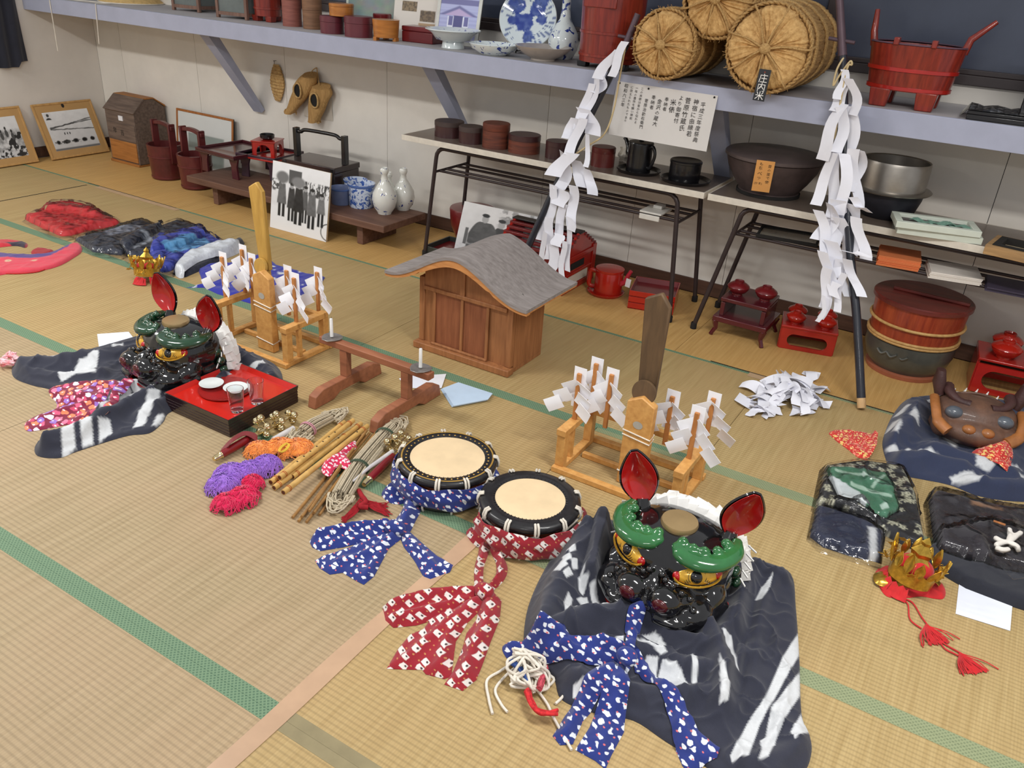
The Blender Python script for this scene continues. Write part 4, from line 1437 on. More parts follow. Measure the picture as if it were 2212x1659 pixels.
# ------------------------------------------------------------------ straw bales
m_bale = mat('rice_straw', (218, 178, 118), rough=.85, col2=(172, 130, 76), vs=55, bump=.7, bs=140)
m_baleside = mat('rice_straw_side', (190, 148, 90), rough=.85, col2=(132, 96, 54), grain=(14, 14, 150), bump=.6)
m_twist = mat('straw_rope', (200, 164, 108), rough=.85, col2=(150, 112, 64), vs=160, bump=.6, bs=300)
def bale(label, c, rr_, y0, y1, seed, tilt=0.0):
 rnd = random.Random(seed)
 t = thing('straw_bale', label, 'straw bale', (c[0], (y0 + y1) / 2, c[1] - rr_), group='straw rice bales on the shelf')
 M = Matrix.Translation((c[0], 0, c[1])) @ Matrix.Rotation(tilt, 4, 'Z') @ Matrix.Rotation(R(90), 4, 'X')   # local z -> -y
 ph = [rnd.uniform(0, 6.28) for _ in range(8)]
 def wob(a, z):
  return .015 * math.sin(3 * a + ph[0]) + .012 * math.sin(7 * a + ph[1]) + .010 * math.sin(41 * a + ph[2]) + .008 * math.sin(67 * a + ph[3] + z * 9)
 prof = []
 L0, L1 = -y1, -y0
 for k in range(15):
  s = k / 14
  sq = -.03 * sum(math.exp(-((s - q) / .05) ** 2) for q in (.15, .5, .85))
  prof.append((rr_ * (1 + sq), L0 + .05 + (L1 - L0 - .09) * s))
 b = MB()
 b.lathe([(rr_ * .8, L0)] + prof + [(rr_ * .95, L1 - .012)], 120, wob=wob, M=M)
 link('straw_body', b, m_baleside, t, ang=80)
 # gathered end: pleats running to the knot in the middle
 b = MB()
 vs, fs = [], []
 NA, NR = 200, 16
 am = [rnd.uniform(.3, 1.0) for _ in range(80)]
 for i in range(NR):
  q = i / (NR - 1)
  for k in range(NA):
   a = 2 * math.pi * k / NA
   f_ = a / 6.28318 * 46
   j = int(f_) % 46
   pl = abs(math.sin(math.pi * f_)) * am[j] * .014 * min(1, q * 2.5) * (1.1 - .4 * q)
   lump = .010 * math.sin(3 * a + ph[4]) * q + .006 * math.sin(9 * a + ph[5] + q * 5)
   z = L1 + .018 - .020 * q ** 2.2 + pl + lump - .012 * math.exp(-(q / .12) ** 2) * 0 - (.05 * max(0, q - .86) / .14 if q > .86 else 0)
   rad = rr_ * q * (1 + wob(a, L1) * q)
   vs.append((rad * math.cos(a + .10 * math.sin(q * 3 + j)), rad * math.sin(a + .10 * math.sin(q * 3 + j)), z))
 for i in range(NR - 1):
  for k in range(NA):
   l = (k + 1) % NA
   fs.append((i * NA + k, (i + 1) * NA + k, (i + 1) * NA + l, i * NA + l))
 b.add(vs, fs, 0, M)
 link('gathered_end', b, m_bale, t, ang=80)
 b = MB()
 for k in range(7):
  a = ph[6] + k * 6.283 / 7 + rnd.uniform(-.2, .2)
  P = [(rr_ * q * math.cos(a + .06 * math.sin(q * 5 + k)), rr_ * q * math.sin(a + .06 * math.sin(q * 5 + k)), L1 + .034 - .026 * q ** 2) for q in np.linspace(.04, 1.0, 9)]
  P.append((rr_ * 1.03 * math.cos(a), rr_ * 1.03 * math.sin(a), L1 - .06))
  b.tube(P, .0048, 6, M=M)
 link('binding_cord', b, m_twist, t, ang=80)
 b = MB()
 b.ball((0, 0, L1 + .034), (.026, .024, .014), 12, 8, 0, M)
 link('knot', b, m_twist, t, ang=80)
 for q in (.15, .5, .85):
  for e in (-.008, .008):
   z = L0 + .05 + (L1 - L0 - .09) * q + e
   b = MB()
   b.tube([(rr_ * 1.005 * math.cos(a) * (1 + wob(a, z) * .6), rr_ * 1.005 * math.sin(a) * (1 + wob(a, z) * .6), z + .003 * math.sin(a * 3)) for a in np.linspace(0, 6.2832, 49)[:-1]], .007, 6, closed=True, M=M)
   link('rope_band', b, m_twist, t, ang=80)
 # plaited edge and loose straw
 b = MB()
 for e in range(2):
  b.tube([(rr_ * (.99 + .02 * math.sin(a * 24 + e * 3.14)) * math.cos(a), rr_ * (.99 + .02 * math.sin(a * 24 + e * 3.14)) * math.sin(a), L1 - .018 + .008 * math.cos(a * 24 + e * 3.14)) for a in np.linspace(0, 6.2832, 161)[:-1]], .0058, 5, closed=True, M=M)
 link('plaited_edge', b, m_twist, t, ang=80)
 b = MB()
 for k in range(120):
  a = rnd.uniform(0, 6.283)
  q = rr_ * rnd.uniform(.9, 1.02)
  z = L1 - rnd.uniform(0, .05)
  d = rnd.uniform(-.3, .3)
  l = rnd.uniform(.02, .05)
  b.tube([(q * math.cos(a), q * math.sin(a), z), ((q + l * .4) * math.cos(a + d * .2), (q + l * .4) * math.sin(a + d * .2), z + l * .3)], .0011, 3, M=M)
 o = link('loose_straw', b, m_twist, t)
 o['kind'] = 'stuff'
 return t, M, L1
yb = 3.93
cA = WY(1430, 112, yb)
cB = WY(1652, 132, yb - .02)
cC = WY(1546, 6, yb + .0)
rA, rB = SZ(141, cA) / 2, SZ(182, cB) / 2
rC = SZ(160, cC) / 2
bale('left straw rice bale on the shelf, beside the tall red bucket', (cA[0], ZSH + rA + .012), rA, yb, YWALL - .08, 3)
tB, MB_, LB = bale('right straw rice bale on the shelf, carrying a black sign', (cB[0], ZSH + rB + .012), rB, yb - .02, YWALL - .08, 5)
bale('topmost straw rice bale lying on the two lower bales', (cC[0], cC[2] + .015), rC, yb + .02, YWALL - .1, 8)
# black sign on the right bale
sg = MB()
s0, s1 = WY(1651, 160, yb - .062), WY(1641, 208, yb - .062)
cs = (s0 + s1) / 2
Ms = frame(cs, x=(1, 0, -.02), z=(0.0, -1, .12))
sg.box((0, 0, 0), (.052, .132, .006), 0, Ms)
link('name_sign', sg, m_blk, tB, bev=.001)
texts([(chh, .04, Ms @ Matrix.Translation((0, yy_, .0036))) for chh, yy_ in (('庄', .026), ('内', -.011), ('米', -.047))], mat('white_print', (236, 232, 226), rough=.6), tB)
texts([('•', .03, Ms @ Matrix.Translation((0, .053, .0036)))], mat('red_print', (150, 60, 40), rough=.6), tB)
# ------------------------------------------------------------------ red horned tub and black box at the right end
p = F(1885, 232, ZS)
t = thing('horned_tub', 'oval red coopered tub with two tall horn handles on right end of shelf', 'tub', (-.50, 4.22, ZS))
tr, sx = .14, 1.40
rb = tr * .86
z0 = .07
b = MB()
wob = lambda a, zz_: -.010 * (abs(math.sin(a * 9)) < .10)
H = .185
b.lathe([(0, z0), (rb, z0), (tr, z0 + H), (tr - .016, z0 + H), (rb - .012, z0 + .03), (0, z0 + .03)], 108, wob=wob, sx=sx)
lk('staves', b, m_redwood, t, ang=30)
for hz in (.06, .47):
 q = rb + (tr - rb) * hz
 b = MB()
 b.lathe([(q - .002, z0 + H * hz - .009), (q + .005, z0 + H * hz - .007), (q + .005, z0 + H * hz + .007), (q - .002, z0 + H * hz + .009)], 60, sx=sx)
 lk('hoop', b, m_red, t)
b = MB()
b.lathe([(tr - .012, z0 + H - .001), (tr + .002, z0 + H + .002), (tr - .001, z0 + H + .008), (tr - .016, z0 + H + .005)], 60, sx=sx)
lk('rim', b, mat('worn_purple_rim', (96, 66, 78), rough=.4), t)
for x in (-.095, .095):
 for y in (-.085, .085):
  b = MB()
  b.box((x, y, z0 / 2 + .003), (.07, .05, z0 + .006), tap=1.25)
  lk('foot', b, m_redwood, t, bev=.005)
for s in (-1, 1):
 b = MB()
 b.tube([(s * tr * sx * .93, 0, z0 + H * .9), (s * (tr * sx * 1.0), 0, z0 + H + .04), (s * (tr * sx * 1.0 + (.075 if s > 0 else .01)), .02, z0 + H + (.115 if s > 0 else .125))], [.017, .015, .010], 8)
 lk('horn_handle', b, m_redwood, t, ang=50)
 b = MB()
 b.box((s * .075, -tr * .82, z0 + H + .014), (.022, .05, .03))
 lk('lid_peg', b, m_redwood, t, bev=.003)
t = thing('lacquer_chest', 'tall black lacquer chest with red corner piece at the right end of shelf', 'box', (.075, 4.28, ZS))
b = MB()
b.box((0, 0, .13), (.24, .24, .26))
lk('body', b, m_blk, t, bev=.006)
b = MB()
b.bx(-.11, -.085, -.11, -.085, .26, .36)
b.bx(-.11, .1, -.11, -.085, .26, .275)
b.bx(-.11, .1, -.11, -.085, .335, .36)
b.bx(.085, .11, -.11, -.085, .26, .36)
lk('red_stand', b, m_dkred, t, bev=.002)
def film_mat(name, bs, bump):
 m = mat(name, (240, 242, 244), rough=.1, bump=bump, bs=bs)
 nt = m.node_tree
 L = nt.links.new
 p = nt.nodes['Principled BSDF']
 gl = nd(nt, 'ShaderNodeBsdfGlossy')
 gl.inputs['Roughness'].default_value = .12
 tr = nd(nt, 'ShaderNodeBsdfTransparent')
 tr.inputs['Color'].default_value = (.97, .97, .97, 1)
 fr = nd(nt, 'ShaderNodeFresnel')
 fr.inputs['IOR'].default_value = 1.5
 nrm = p.inputs['Normal'].links[0].from_socket
 L(nrm, gl.inputs['Normal'])
 L(nrm, fr.inputs['Normal'])
 mx = nd(nt, 'ShaderNodeMixShader')
 L(fr.outputs[0], mx.inputs[0])
 L(tr.outputs[0], mx.inputs[1])
 L(gl.outputs[0], mx.inputs[2])
 L(mx.outputs[0], nt.nodes['Material Output'].inputs['Surface'])
 nt.nodes.remove(p)
 return m
m_film = film_mat('clear_plastic_film', 30, .8)
t, wd = sq_box('lacquer_tray', '', 'tray', (2085, 4.05), (2240, 4.06), ZS, .2, .03, m_blk)
tag(t, 'black lacquer tray wrapped in clear film at the right end of shelf', 'tray')
b = MB()
b.bx(0, wd, 0, .22, 0, .022)
lk('tray_base', b, m_blk, t, bev=.004)
b = MB()
b.bx(0, wd, 0, .012, .022, .036)
b.bx(0, wd, .208, .22, .022, .036)
b.bx(0, .012, .012, .208, .022, .036)
b.bx(wd - .012, wd, .012, .208, .022, .036)
lk('rim', b, m_blk, t, bev=.003)
b = MB()
G = [[(-.025 + (wd + .05) * i / 12, -.012 + .25 * j / 9, .041 + .006 * math.sin(i * 1.7 + j) * math.sin(j * 1.3) - (.03 if i == 0 else 0)) for j in range(10)] for i in range(13)]
b.sheet(np.array(G), .0006)
lk('plastic_wrap', b, m_film, t, ang=20)
# ------------------------------------------------------------------ leaning framed photographs on the left wall
m_mat = mat('brown_card_mount', (186, 146, 92), rough=.7, var=.06, vs=6)
m_fr1 = wood('pale_wood_frame', (198, 156, 98), (172, 130, 76), grain=(40, 40, 5))
def snow_field(u, v):
 c = .80 + .10 * v + .06 * (fbm(u, v, 12) - .5)
 for a, b_, y0, k in ((.0, .30, .60, .12), (.0, .04, .55, -.08), (.0, .12, .58, .2)):
  yy_ = y0 + k * (u - .1) + .015 * (vnoise(u, v * 0, 30) - .5)
  c = over(c, np.clip(1 - np.abs(v - yy_) / (.012 + .012 * vnoise(u, v * 0, 14)), 0, 1) * (u > .05), .2)
 for x, w_ in ((.12, .05), (.30, .09), (.50, .07), (.70, .07), (.88, .06)):
  c = over(c, ell(u, v + .02 * fbm(u, v, 30), x, .22, w_, .06, .4), .12)
 c = over(c, (fbm(u, v, 26) > .52) * rec(u, v, .03, .6, .17, .23, .02), .3)
 for x in (.32, .38, .43):
  c = over(c, ell(u, v, x, .42, .012, .035), .15)
 c = over(c, rec(u, v, 0, 1, 0, .05, .03) * .7, .25)
 c = over(c, rec(u, v, .03, .17, .80, .97), .86)
 c = over(c, ell(u, v, .10, .92, .03, .045), .25)
 return over(c, np.clip(ell(u, v, .10, .79, .065, .07) * (v > .80), 0, 1), .2)
def crowd(u, v):
 c = .55 + .35 * (fbm(u, v, 9, 4) - .35) * 2
 c = over(c, (fbm(u + 5, v, 5) + (.45 - v) * .5 > .5) * 1.0 * (v < .6), .18)
 c = over(c, sm(.5, .56, fbm(u, v + 9, 16)) * (v < .3), .8)
 c = over(c, sm(.62, .72, v) * .9, .88)
 for x, y in ((.25, .70), (.45, .66), (.6, .72), (.75, .64), (.1, .62)):
  c = over(c, ell(u, v, x, y, .03, .045), .2)
  c = over(c, ell(u, v, x, y - .13, .05, .1), .3)
 return c
def leaning(label, bl, br, ztop, w_, pic, x1=XLEFT + .012, nx=90):
 a, b_ = F(*bl), F(*br)
 xb = (a[0] + b_[0]) / 2
 y0, y1 = a[1], b_[1]
 M = frame((xb, y0, .0015), x=(0, 1, 0), y=(x1 - xb, 0, ztop))
 ht = math.hypot(x1 - xb, ztop)
 wd = y1 - y0
 t = thing('framed_photograph', label, 'photograph', (xb, (y0 + y1) / 2, 0))
 M = M @ Matrix.Translation((0, 0, .02))
 b = MB()
 b.bx(.012, wd - .012, .012, ht - .012, -.012, -.004, 0, M)
 link('card_mount', b, m_mat, t)
 frame_rails(t, M, wd, ht, .016, .016, m_fr1)
 picture('photograph', M @ Matrix.Translation((w_, w_ * 1.0, -.0034)), wd - 2 * w_, ht - 2.15 * w_, nx, 80, pic, m_photo, t)
 b = MB()
 b.ball((0, 0, 0), (.013, .017, .001), 10, 6, 0, M @ Matrix.Translation((wd / 2, ht - w_ * .5, -.0035)))
 link('crest_print', b, m_ink, t)
leaning('framed photograph of a snowy field in a wide brown mount, leaning left wall', (110, 347), (236, 328), .415, .062, snow_field)
leaning('framed photograph of a crowd in brown mount, cut by the left photo edge', (-28, 366), (86, 351), .42, .062, crowd)
# old wooden box with a drawer and slanted lid
a, b_ = F(243, 346), F(304, 362)
wd = b_[0] - a[0]
t = thing('wooden_box', 'old grey wooden rice box with orange drawer front and slanted lid boards', 'box', (a[0], a[1], 0))
h1 = ZV(300, 247, b_)
hT = h1 + .10
m_grey = wood('weathered_grey_wood', (118, 100, 88), (84, 70, 62), grain=(5, 50, 50), rough=.75, bump=.3)
m_ochre = wood('ochre_wood', (178, 118, 58), (142, 90, 42), grain=(5, 60, 60), rough=.6)
dp = .30
Mx = Matrix(((0, 0, 1, 0), (1, 0, 0, 0), (0, 1, 0, 0), (0, 0, 0, 1)))       # prism xy -> yz, height -> x
b = MB()
b.prism([(0, .012), (0, h1), (.115, hT), (.20, hT), (dp, h1 + .03), (dp, .012)], 0, wd, 0, Mx)
lk('case', b, m_grey, t, bev=.003)
b = MB()
b.prism([(-.004, h1 - .004), (-.012, h1 + .004), (.105, hT + .010), (.115, hT + .002)], -.008, wd + .008, 0, Mx)
lk('front_lid_board', b, m_grey, t, bev=.002)
b = MB()
b.prism([(.107, hT + .001), (.107, hT + .012), (.20, hT + .012), (dp + .006, h1 + .045), (dp + .006, h1 + .03), (.20, hT + .001)], -.004, wd + .004, 0, Mx)
lk('orange_lid_board', b, m_ochre, t, bev=.002)
b = MB()
b.bx(.02, wd - .012, -.008, .004, .03, h1 * .44)
lk('drawer_front', b, m_ochre, t, bev=.002)
b = MB()
b.bx(.0, wd, -.012, dp, 0.001, .02)
lk('base_board', b, m_ochre, t, bev=.002)
b = MB()
b.bx(.015, wd - .004, -.006, .0, h1 * .46, h1 * .78)
lk('front_panel', b, m_grey, t, bev=.002)
b = MB()
b.bx(wd * .48, wd * .62, -.0075, -.001, h1 * .83, h1 * .92)
lk('paper_label', b, m_paper, t)
texts([('年', .05, Matrix.Translation((wd * .3, -.0075, h1 * .62)) @ Matrix.Rotation(R(90), 4, 'X')), ('吉', .05, Matrix.Translation((wd * .55, -.0075, h1 * .6)) @ Matrix.Rotation(R(90), 4, 'X'))], m_dark, t, world=False)
# carrying buckets
def bucket(label, bx, by, wpx, rim, hz, rz):
 c, r, h = FIT(bx, by, 0, wpx, rim)
 t = thing('handled_bucket', label, 'bucket', (c[0], c[1], 0), rz, 'lacquered wooden buckets')
 m = lacquer('oxblood_lacquer', (92, 34, 34), rough=.4, coat=.3, var=.25)
 b = MB()
 wob = lambda a, z: -.006 * (abs(math.sin(a * 8)) < .1)
 b.lathe([(0, .004), (r * .88, .004), (r, h), (r - .014, h), (r * .86, .03), (0, .03)], 96, wob=wob)
 lk('staves', b, m, t, ang=30)
 for q in (.02, .62):
  b = MB()
  rr_ = r * (.88 + .12 * q)
  b.lathe([(rr_ - .002, .004 + h * q - .001), (rr_ + .005, .004 + h * q + .003), (rr_ + .005, .004 + h * q + .015), (rr_ - .002, .004 + h * q + .018)], 48)
  lk('hoop', b, m, t)
 for s in (-1, 1):
  b = MB()
  b.box((s * (r - .006), 0, (h * .5 + hz) / 2), (.022, .055, hz - h * .5), tap=1.0)
  lk('handle_post', b, m, t, bev=.004)
 b = MB()
 n = 12
 P = [(-r - .02 + (2 * r + .04) * k / n, hz - .045 + .022 * math.sin(math.pi * k / n)) for k in range(n + 1)]
 Q = [(x, z + .028) for x, z in P[::-1]]
 b.prism(P + Q, -.016, .016, 0, Matrix.Rotation(R(90), 4, 'X'))
 lk('arched_handle', b, m, t, bev=.004)
bucket('left one of two dark red handled buckets, standing beside the wooden box', 366, 392, 74, 318, .43, R(-10))
bucket('right one of two dark red handled buckets, standing behind the low bench', 428, 413, 72, 340, .44, R(-8))
# small framed certificate against the wall
t, M, wd, ht = standing('framed_certificate', 'orange framed certificate leaning on the back wall behind dark red buckets', (384, 4.50), (504, 4.50), (388, 233), 'frame', .12, .012, m_dark, z=0.0)
board(t, M, wd, ht, .008, m_dark)
frame_rails(t, M, wd, ht, .017, .014, wood('orange_wood_frame', (176, 112, 58), (146, 88, 42), grain=(40, 40, 5)), .006)
picture('certificate', M @ Matrix.Translation((.017, .017, .001)), wd - .034, ht - .034, 40, 40, lambda u, v: over(np.ones(u.shape + (3,)) * np.array((.86, .87, .86)), rec(u, v, .2, .85, .1, .66), (.58, .62, .60)), m_photo, t)
# ------------------------------------------------------------------ low bench
m_bench = wood('bench_brown_wood', (116, 84, 68), (88, 60, 48), grain=(3, 45, 45), rough=.6, bump=.2)
ZB = .178
t = thing('low_bench', 'low brown wooden bench holding lacquer tables, cups and bottles', 'bench', (-4.2, 4.13, 0))
b = MB()
b.bx(-5.06, -3.235, 3.905, 4.34, ZB - .045, ZB)
link('seat_board', b, m_bench, t, bev=.004)
for x in (-4.83, -3.475):
 b = MB()
 b.bx(x - .025, x + .025, 3.955, 4.30, .0006, ZB - .0455)
 link('leg_board', b, m_bench, t, bev=.003)
ZB += .0006
def tray_table(label, fl, fr, z, zt, m, mt, rim=.016):
 a, b_ = F(*fl, zt), F(*fr, zt)
 x = b_ - a
 wd = np.linalg.norm(x)
 x /= wd
 t = thing('tray_table', label, 'tray table', (a[0], a[1], z), group='small lacquer tables on the bench')
 t.rotation_euler = frame(a, x=x, y=np.array([-x[1], x[0], 0])).to_euler()
 hh = zt - z
 b = MB()
 b.bx(0, wd, 0, wd, hh - .022, hh - .010)
 lk('top', b, mt, t, bev=.002)
 b = MB()
 for x0, x1, y0, y1 in ((0, wd, 0, .012), (0, wd, wd - .012, wd), (0, .012, .012, wd - .012), (wd - .012, wd, .012, wd - .012)):
  b.bx(x0, x1, y0, y1, hh - .010, hh + .008)
 lk('rim', b, m, t, bev=.003)
 for x in (.05, wd - .05):
  for y in (.04, wd - .04):
   s = -1 if x < wd / 2 else 1
   b = MB()
   P = [(-.05, hh - .022), (.05, hh - .022), (.032, hh * .55), (.036 + .006 * s, .0), (-.030 + .006 * s, .0), (-.028, hh * .55)]
   b.prism(P, -.008, .008, 0, Matrix.Translation((x, y, 0)) @ Matrix.Rotation(R(90), 4, 'X'))
   lk('leg', b, m, t, bev=.002)
 return t, wd
m_purple = lacquer('purple_black_lacquer', (62, 40, 52), rough=.32, coat=.3)
tray_table('dark maroon lacquer tray table on the left end of the low bench', (421, 319), (504, 341), ZB, ZB + .165, m_dkred if False else lacquer('dark_maroon_lacquer', (78, 30, 38), rough=.3, coat=.4), lacquer('brown_black_lacquer', (70, 36, 40), rough=.25, coat=.5))
t_, wd_ = tray_table('tray table with bright red top and dark legs on the low bench', (508, 331), (592, 346), ZB, ZB + .165, m_purple, m_red)
# red cup stand with black cup
z = ZB + .165 - .008
p = F(561, 339, z)
t = thing('cup_stand', 'bright red square stand with arched openings on the red tray table', 'stand', (p[0], p[1] + .085, z), R(24))
s = .085
hh = .105
for k in range(4):
 b = MB()
 n = 10
 P = [(-s, 0), (-s, hh), (s, hh), (s, 0), (s * .62, 0)] + [(s * .62 * math.cos(q), .04 + .048 * math.sin(q)) for q in np.linspace(0, math.pi, n)] + [(-s * .62, 0)]
 b.prism(P, -s, -s + .008, 0, rotz(k * math.pi / 2) @ Matrix(((1, 0, 0, 0), (0, 0, 1, 0), (0, 1, 0, 0), (0, 0, 0, 1))))
 lk('side_panel', b, m_red, t)
b = MB()
b.box((0, 0, hh + .004), (2 * s + .012, 2 * s + .012, .008))
lk('top', b, m_red, t, bev=.002)
b = MB()
b.box((0, 0, .003), (2 * s - .018, 2 * s - .018, .005))
lk('base', b, m_red, t)
t2 = thing('sake_cup', 'small black lacquer cup standing on the bright red stand', 'cup', (p[0], p[1] + .085, z + hh + .0085))
b = MB()
b.lathe([(0, 0), (.03, 0), (.05, .012), (.052, .035), (.047, .037), (.044, .015), (0, .01)], 32)
lk('body', b, m_blk, t2)
# black carrying box with tall handle
zt_ = ZB + .205
a, b_ = F(612, 342, zt_), F(722, 364, zt_)
x = b_ - a
wd = np.linalg.norm(x)
x /= wd
t = thing('carrying_box', 'black brown lacquer carrying box with tall handle standing on the low bench', 'box', (a[0], a[1], ZB))
t.rotation_euler = frame(a, x=x, y=np.array([-x[1], x[0], 0])).to_euler()
m_blkbr = lacquer('black_brown_lacquer', (52, 38, 36), rough=.3, coat=.4)
dp = .27
b = MB()
b.bx(0, wd, 0, dp, .0, .165)
lk('body', b, m_blkbr, t, bev=.004)
b = MB()
b.bx(-.006, wd + .006, -.006, dp + .006, .166, .205)
lk('lid', b, m_blkbr, t, bev=.005)
ph_ = ZV(631, 256, F(631, 330, zt_)) - ZB
for x_ in (.012, wd - .012):
 for y0, y1, z0, z1 in ((dp * .42, dp * .58, .206, .40), (-.012, -.0065, .02, .20)):
  b = MB()
  b.bx(x_ - .016, x_ + .016, y0, y1, z0, z1)
  lk('handle_post', b, m_blk, t, bev=.003)
b = MB()
P = spline([(.0, .385), (.05, .375), (.09, .392), (wd / 2, .395), (wd - .09, .392), (wd - .05, .375), (wd, .385)], 5, False)
b.tube([(x_, dp / 2, z) for x_, z in P], .013, 8)
lk('handle_bar', b, m_blk, t, ang=60)
# blue and white china on the bench
m_bw4 = blue_china('blue_white_landscape', 22, .50, col=(64, 98, 172), base=(206, 216, 232), warp=.3)
def planter(label, bx, by, wpx, ty, m, group='blue and white cups on the bench', hh=None):
 p = F(bx, by, ZB) if by > 10 else XS(bx, by, ZB)
 r = SZ(wpx, p) / 2
 c = p + hd(p) * r
 h = hh or ZV(bx, ty, p) - ZB
 t = thing('planter_cup', label, 'cup', (c[0], c[1], ZB), random.random() * 6, group)
 b = MB()
 b.lathe([(0, .0), (r * .9, 0), (r * .94, .008), (r * .97, h * .9), (r * 1.03, h * .93), (r * 1.04, h), (r * .96, h), (r * .9, h * .85), (r * .88, .02), (0, .018)], 44)
 lk('body', b, m, t, ang=45)
 b = MB()
 b.lathe([(r * .975, h * .86), (r * 1.045, h * .93), (r * 1.045, h * .985), (r * 1.03, h * .99)], 44)
 lk('rim_band', b, mat('blue_glaze', (92, 122, 186), rough=.15, coat=.4), t)
planter('blue and white cup at the bench front beside the white bottle', 782, 453, 58, 402, m_bw4)
planter('blue and white cup partly hidden behind the front blue cup', 769, 4.22, 50, 0, m_bw4, hh=.135)
planter('plain dull blue cup half hidden behind the leaning group photograph', 738, 4.07, 46, 0, mat('dull_blue_glaze', (104, 116, 150), rough=.25, coat=.4), hh=.11)
def bottle(label, bx, by, wpx, ty, group='white sake bottles on the bench'):
 p = F(bx, by, ZB) if by > 10 else XS(bx, by, ZB)
 r = SZ(wpx, p) / 2
 c = p + hd(p) * r * .6
 h = ZV(bx, ty, c) - ZB if ty else .24
 t = thing('sake_bottle', label, 'bottle', (c[0], c[1], ZB), random.random() * 6, group)
 b = MB()
 b.lathe([(0, 0), (r * .55, 0), (r * .58, h * .03), (r * .85, h * .14), (r, h * .30), (r * .93, h * .46), (r * .6, h * .62), (r * .3, h * .74), (r * .24, h * .84), (r * .3, h * .87), (r * .36, h * .92), (r * .34, h * .97), (r * .25, h), (r * .15, h * .97), (0, h * .95)], 40)
 lk('body', b, blue_china('white_bottle_glaze', 15, .60, base=(222, 222, 214)), t, ang=50)
bottle('white sake bottle with blue bamboo at the front corner of bench', 831, 465, 54, 362)
bottle('white sake bottle with blue flowers at the right end of bench', 871, 456, 50, 363)
bottle('third white sake bottle hidden behind the front corner bottle on bench', 840, 4.22, 46, 0)
# group photograph leaning on the bench
def group_photo(u, v):
 c = .86 + .10 * (v - .5) + .03 * fbm(u, v, 20)
 c = over(c, rec(u, v, .0, .22, .58, .74, .03) * sm(.42, .55, fbm(u, v, 22)), .3)
 c = over(c, rec(u, v, .30, .52, .72, .92, .01), .32)
 c = over(c, rec(u, v, .55, 1.0, .60, .80, .02) * sm(.4, .55, fbm(u * 3, v, 16)), .25)
 c = over(c, rec(u, v, -.1, 1.1, -.1, .36, .05), .90)
 F_ = [(.36, .66, .36, .13, .16), (.60, .66, .38, .10, .30), (.19, .70, .40, .15, .34), (.88, .60, .38, .13, .40), (.49, .68, .33, .17, .10), (.72, .64, .32, .15, .36)]
 for cx, head, base_, w_, g in F_:
  for s in (-1, 1):
   c = over(c, rec(u, v, cx + s * w_ * .24 - w_ * .15, cx + s * w_ * .24 + w_ * .15, base_ - .19, base_ + .05, .012), .10)
  k = (head - v) / (head - base_)
  coat = np.clip((w_ * (.36 + .2 * k) - np.abs(u - cx)) / .014 + .5, 0, 1) * rec(u, v, 0, 1, base_, head, .02)
  c = over(c, coat, g + .10 * fbm(u, v, 22))
  c = over(c, ell(u, v, cx, head + .025, .034, .042), .62)
  c = over(c, ell(u, v, cx, head + .055, .040, .026), .14)
 c = over(c, ell(u, v, .19, .79, .13, .10, .3), .45)
 c = over(c, ell(u, v, .47, .76, .14, .09, .3), .5)
 return over(c, np.clip(1 - np.abs(np.hypot(u - 1.02, v - .14) - .12) / .012, 0, 1), .15)
t, M, wd, ht = standing('photo_panel', 'black and white group photograph on a white panel leaning against the bench', (583, 490), (704, 523), (583, 346), 'photograph', .16, .012, m_dark, z=.0008)
b = MB()
b.bx(0, wd, 0, ht, -.014, -.0012, 0, M)
link('backing_panel', b, wood('panel_edge_wood', (188, 170, 140), (168, 146, 116), grain=(30, 30, 30)), t)
picture('photograph', M, wd, ht, 110, 120, group_photo, m_photo, t)
# ------------------------------------------------------------------ under the left table
def men_photo(u, v):
 c = .84 + .08 * (v - .5) + .05 * (fbm(u, v, 12) - .5)
 c = over(c, sm(.57, .62, fbm(u * 1.5, v, 14)) * rec(u, v, .45, 1, .4, 1, .1) * .7, .45)
 for cx, top, w_, g in ((.48, .66, .11, .14), (.29, .70, .17, .24)):
  k = np.clip((top - v) / .25, 0, 1)
  c = over(c, np.clip((w_ * (.35 + .65 * np.sqrt(k)) - np.abs(u - cx)) / .012 + .5, 0, 1) * (v < top), g + .12 * fbm(u, v, 18))
  c = over(c, ell(u, v, cx - .01, top + .06, .042, .075), .66)
  c = over(c, ell(u, v, cx - .01, top + .125, .046, .035), .12)
 for cx, cy, rx, ry, g in ((.80, .30, .16, .26, .25), (.98, .35, .14, .2, .35), (.66, .22, .14, .12, .3)):
  c = over(c, ell(u, v + .03 * fbm(u, v, 16), cx, cy, rx, ry, .15), g)
 c = over(c, sm(.5, .6, fbm(u, v, 24)) * (v < .3) * .5, .75)
 return over(c, rec(u, v, .08, .115, .25, .55, .004) * .8, .25)
t, M, wd, ht = standing('photo_panel', 'black and white photograph of two men leaning under the left table', (978, 4.18), (1166, 4.20), (1014, 434), 'photograph', .35, .01, m_dark, z=.0008)
b = MB()
b.bx(0, wd, 0, ht, -.012, -.0012, 0, M)
link('backing_panel', b, m_paper, t)
picture('photograph', M, wd, ht, 110, 110, men_photo, m_photo, t)
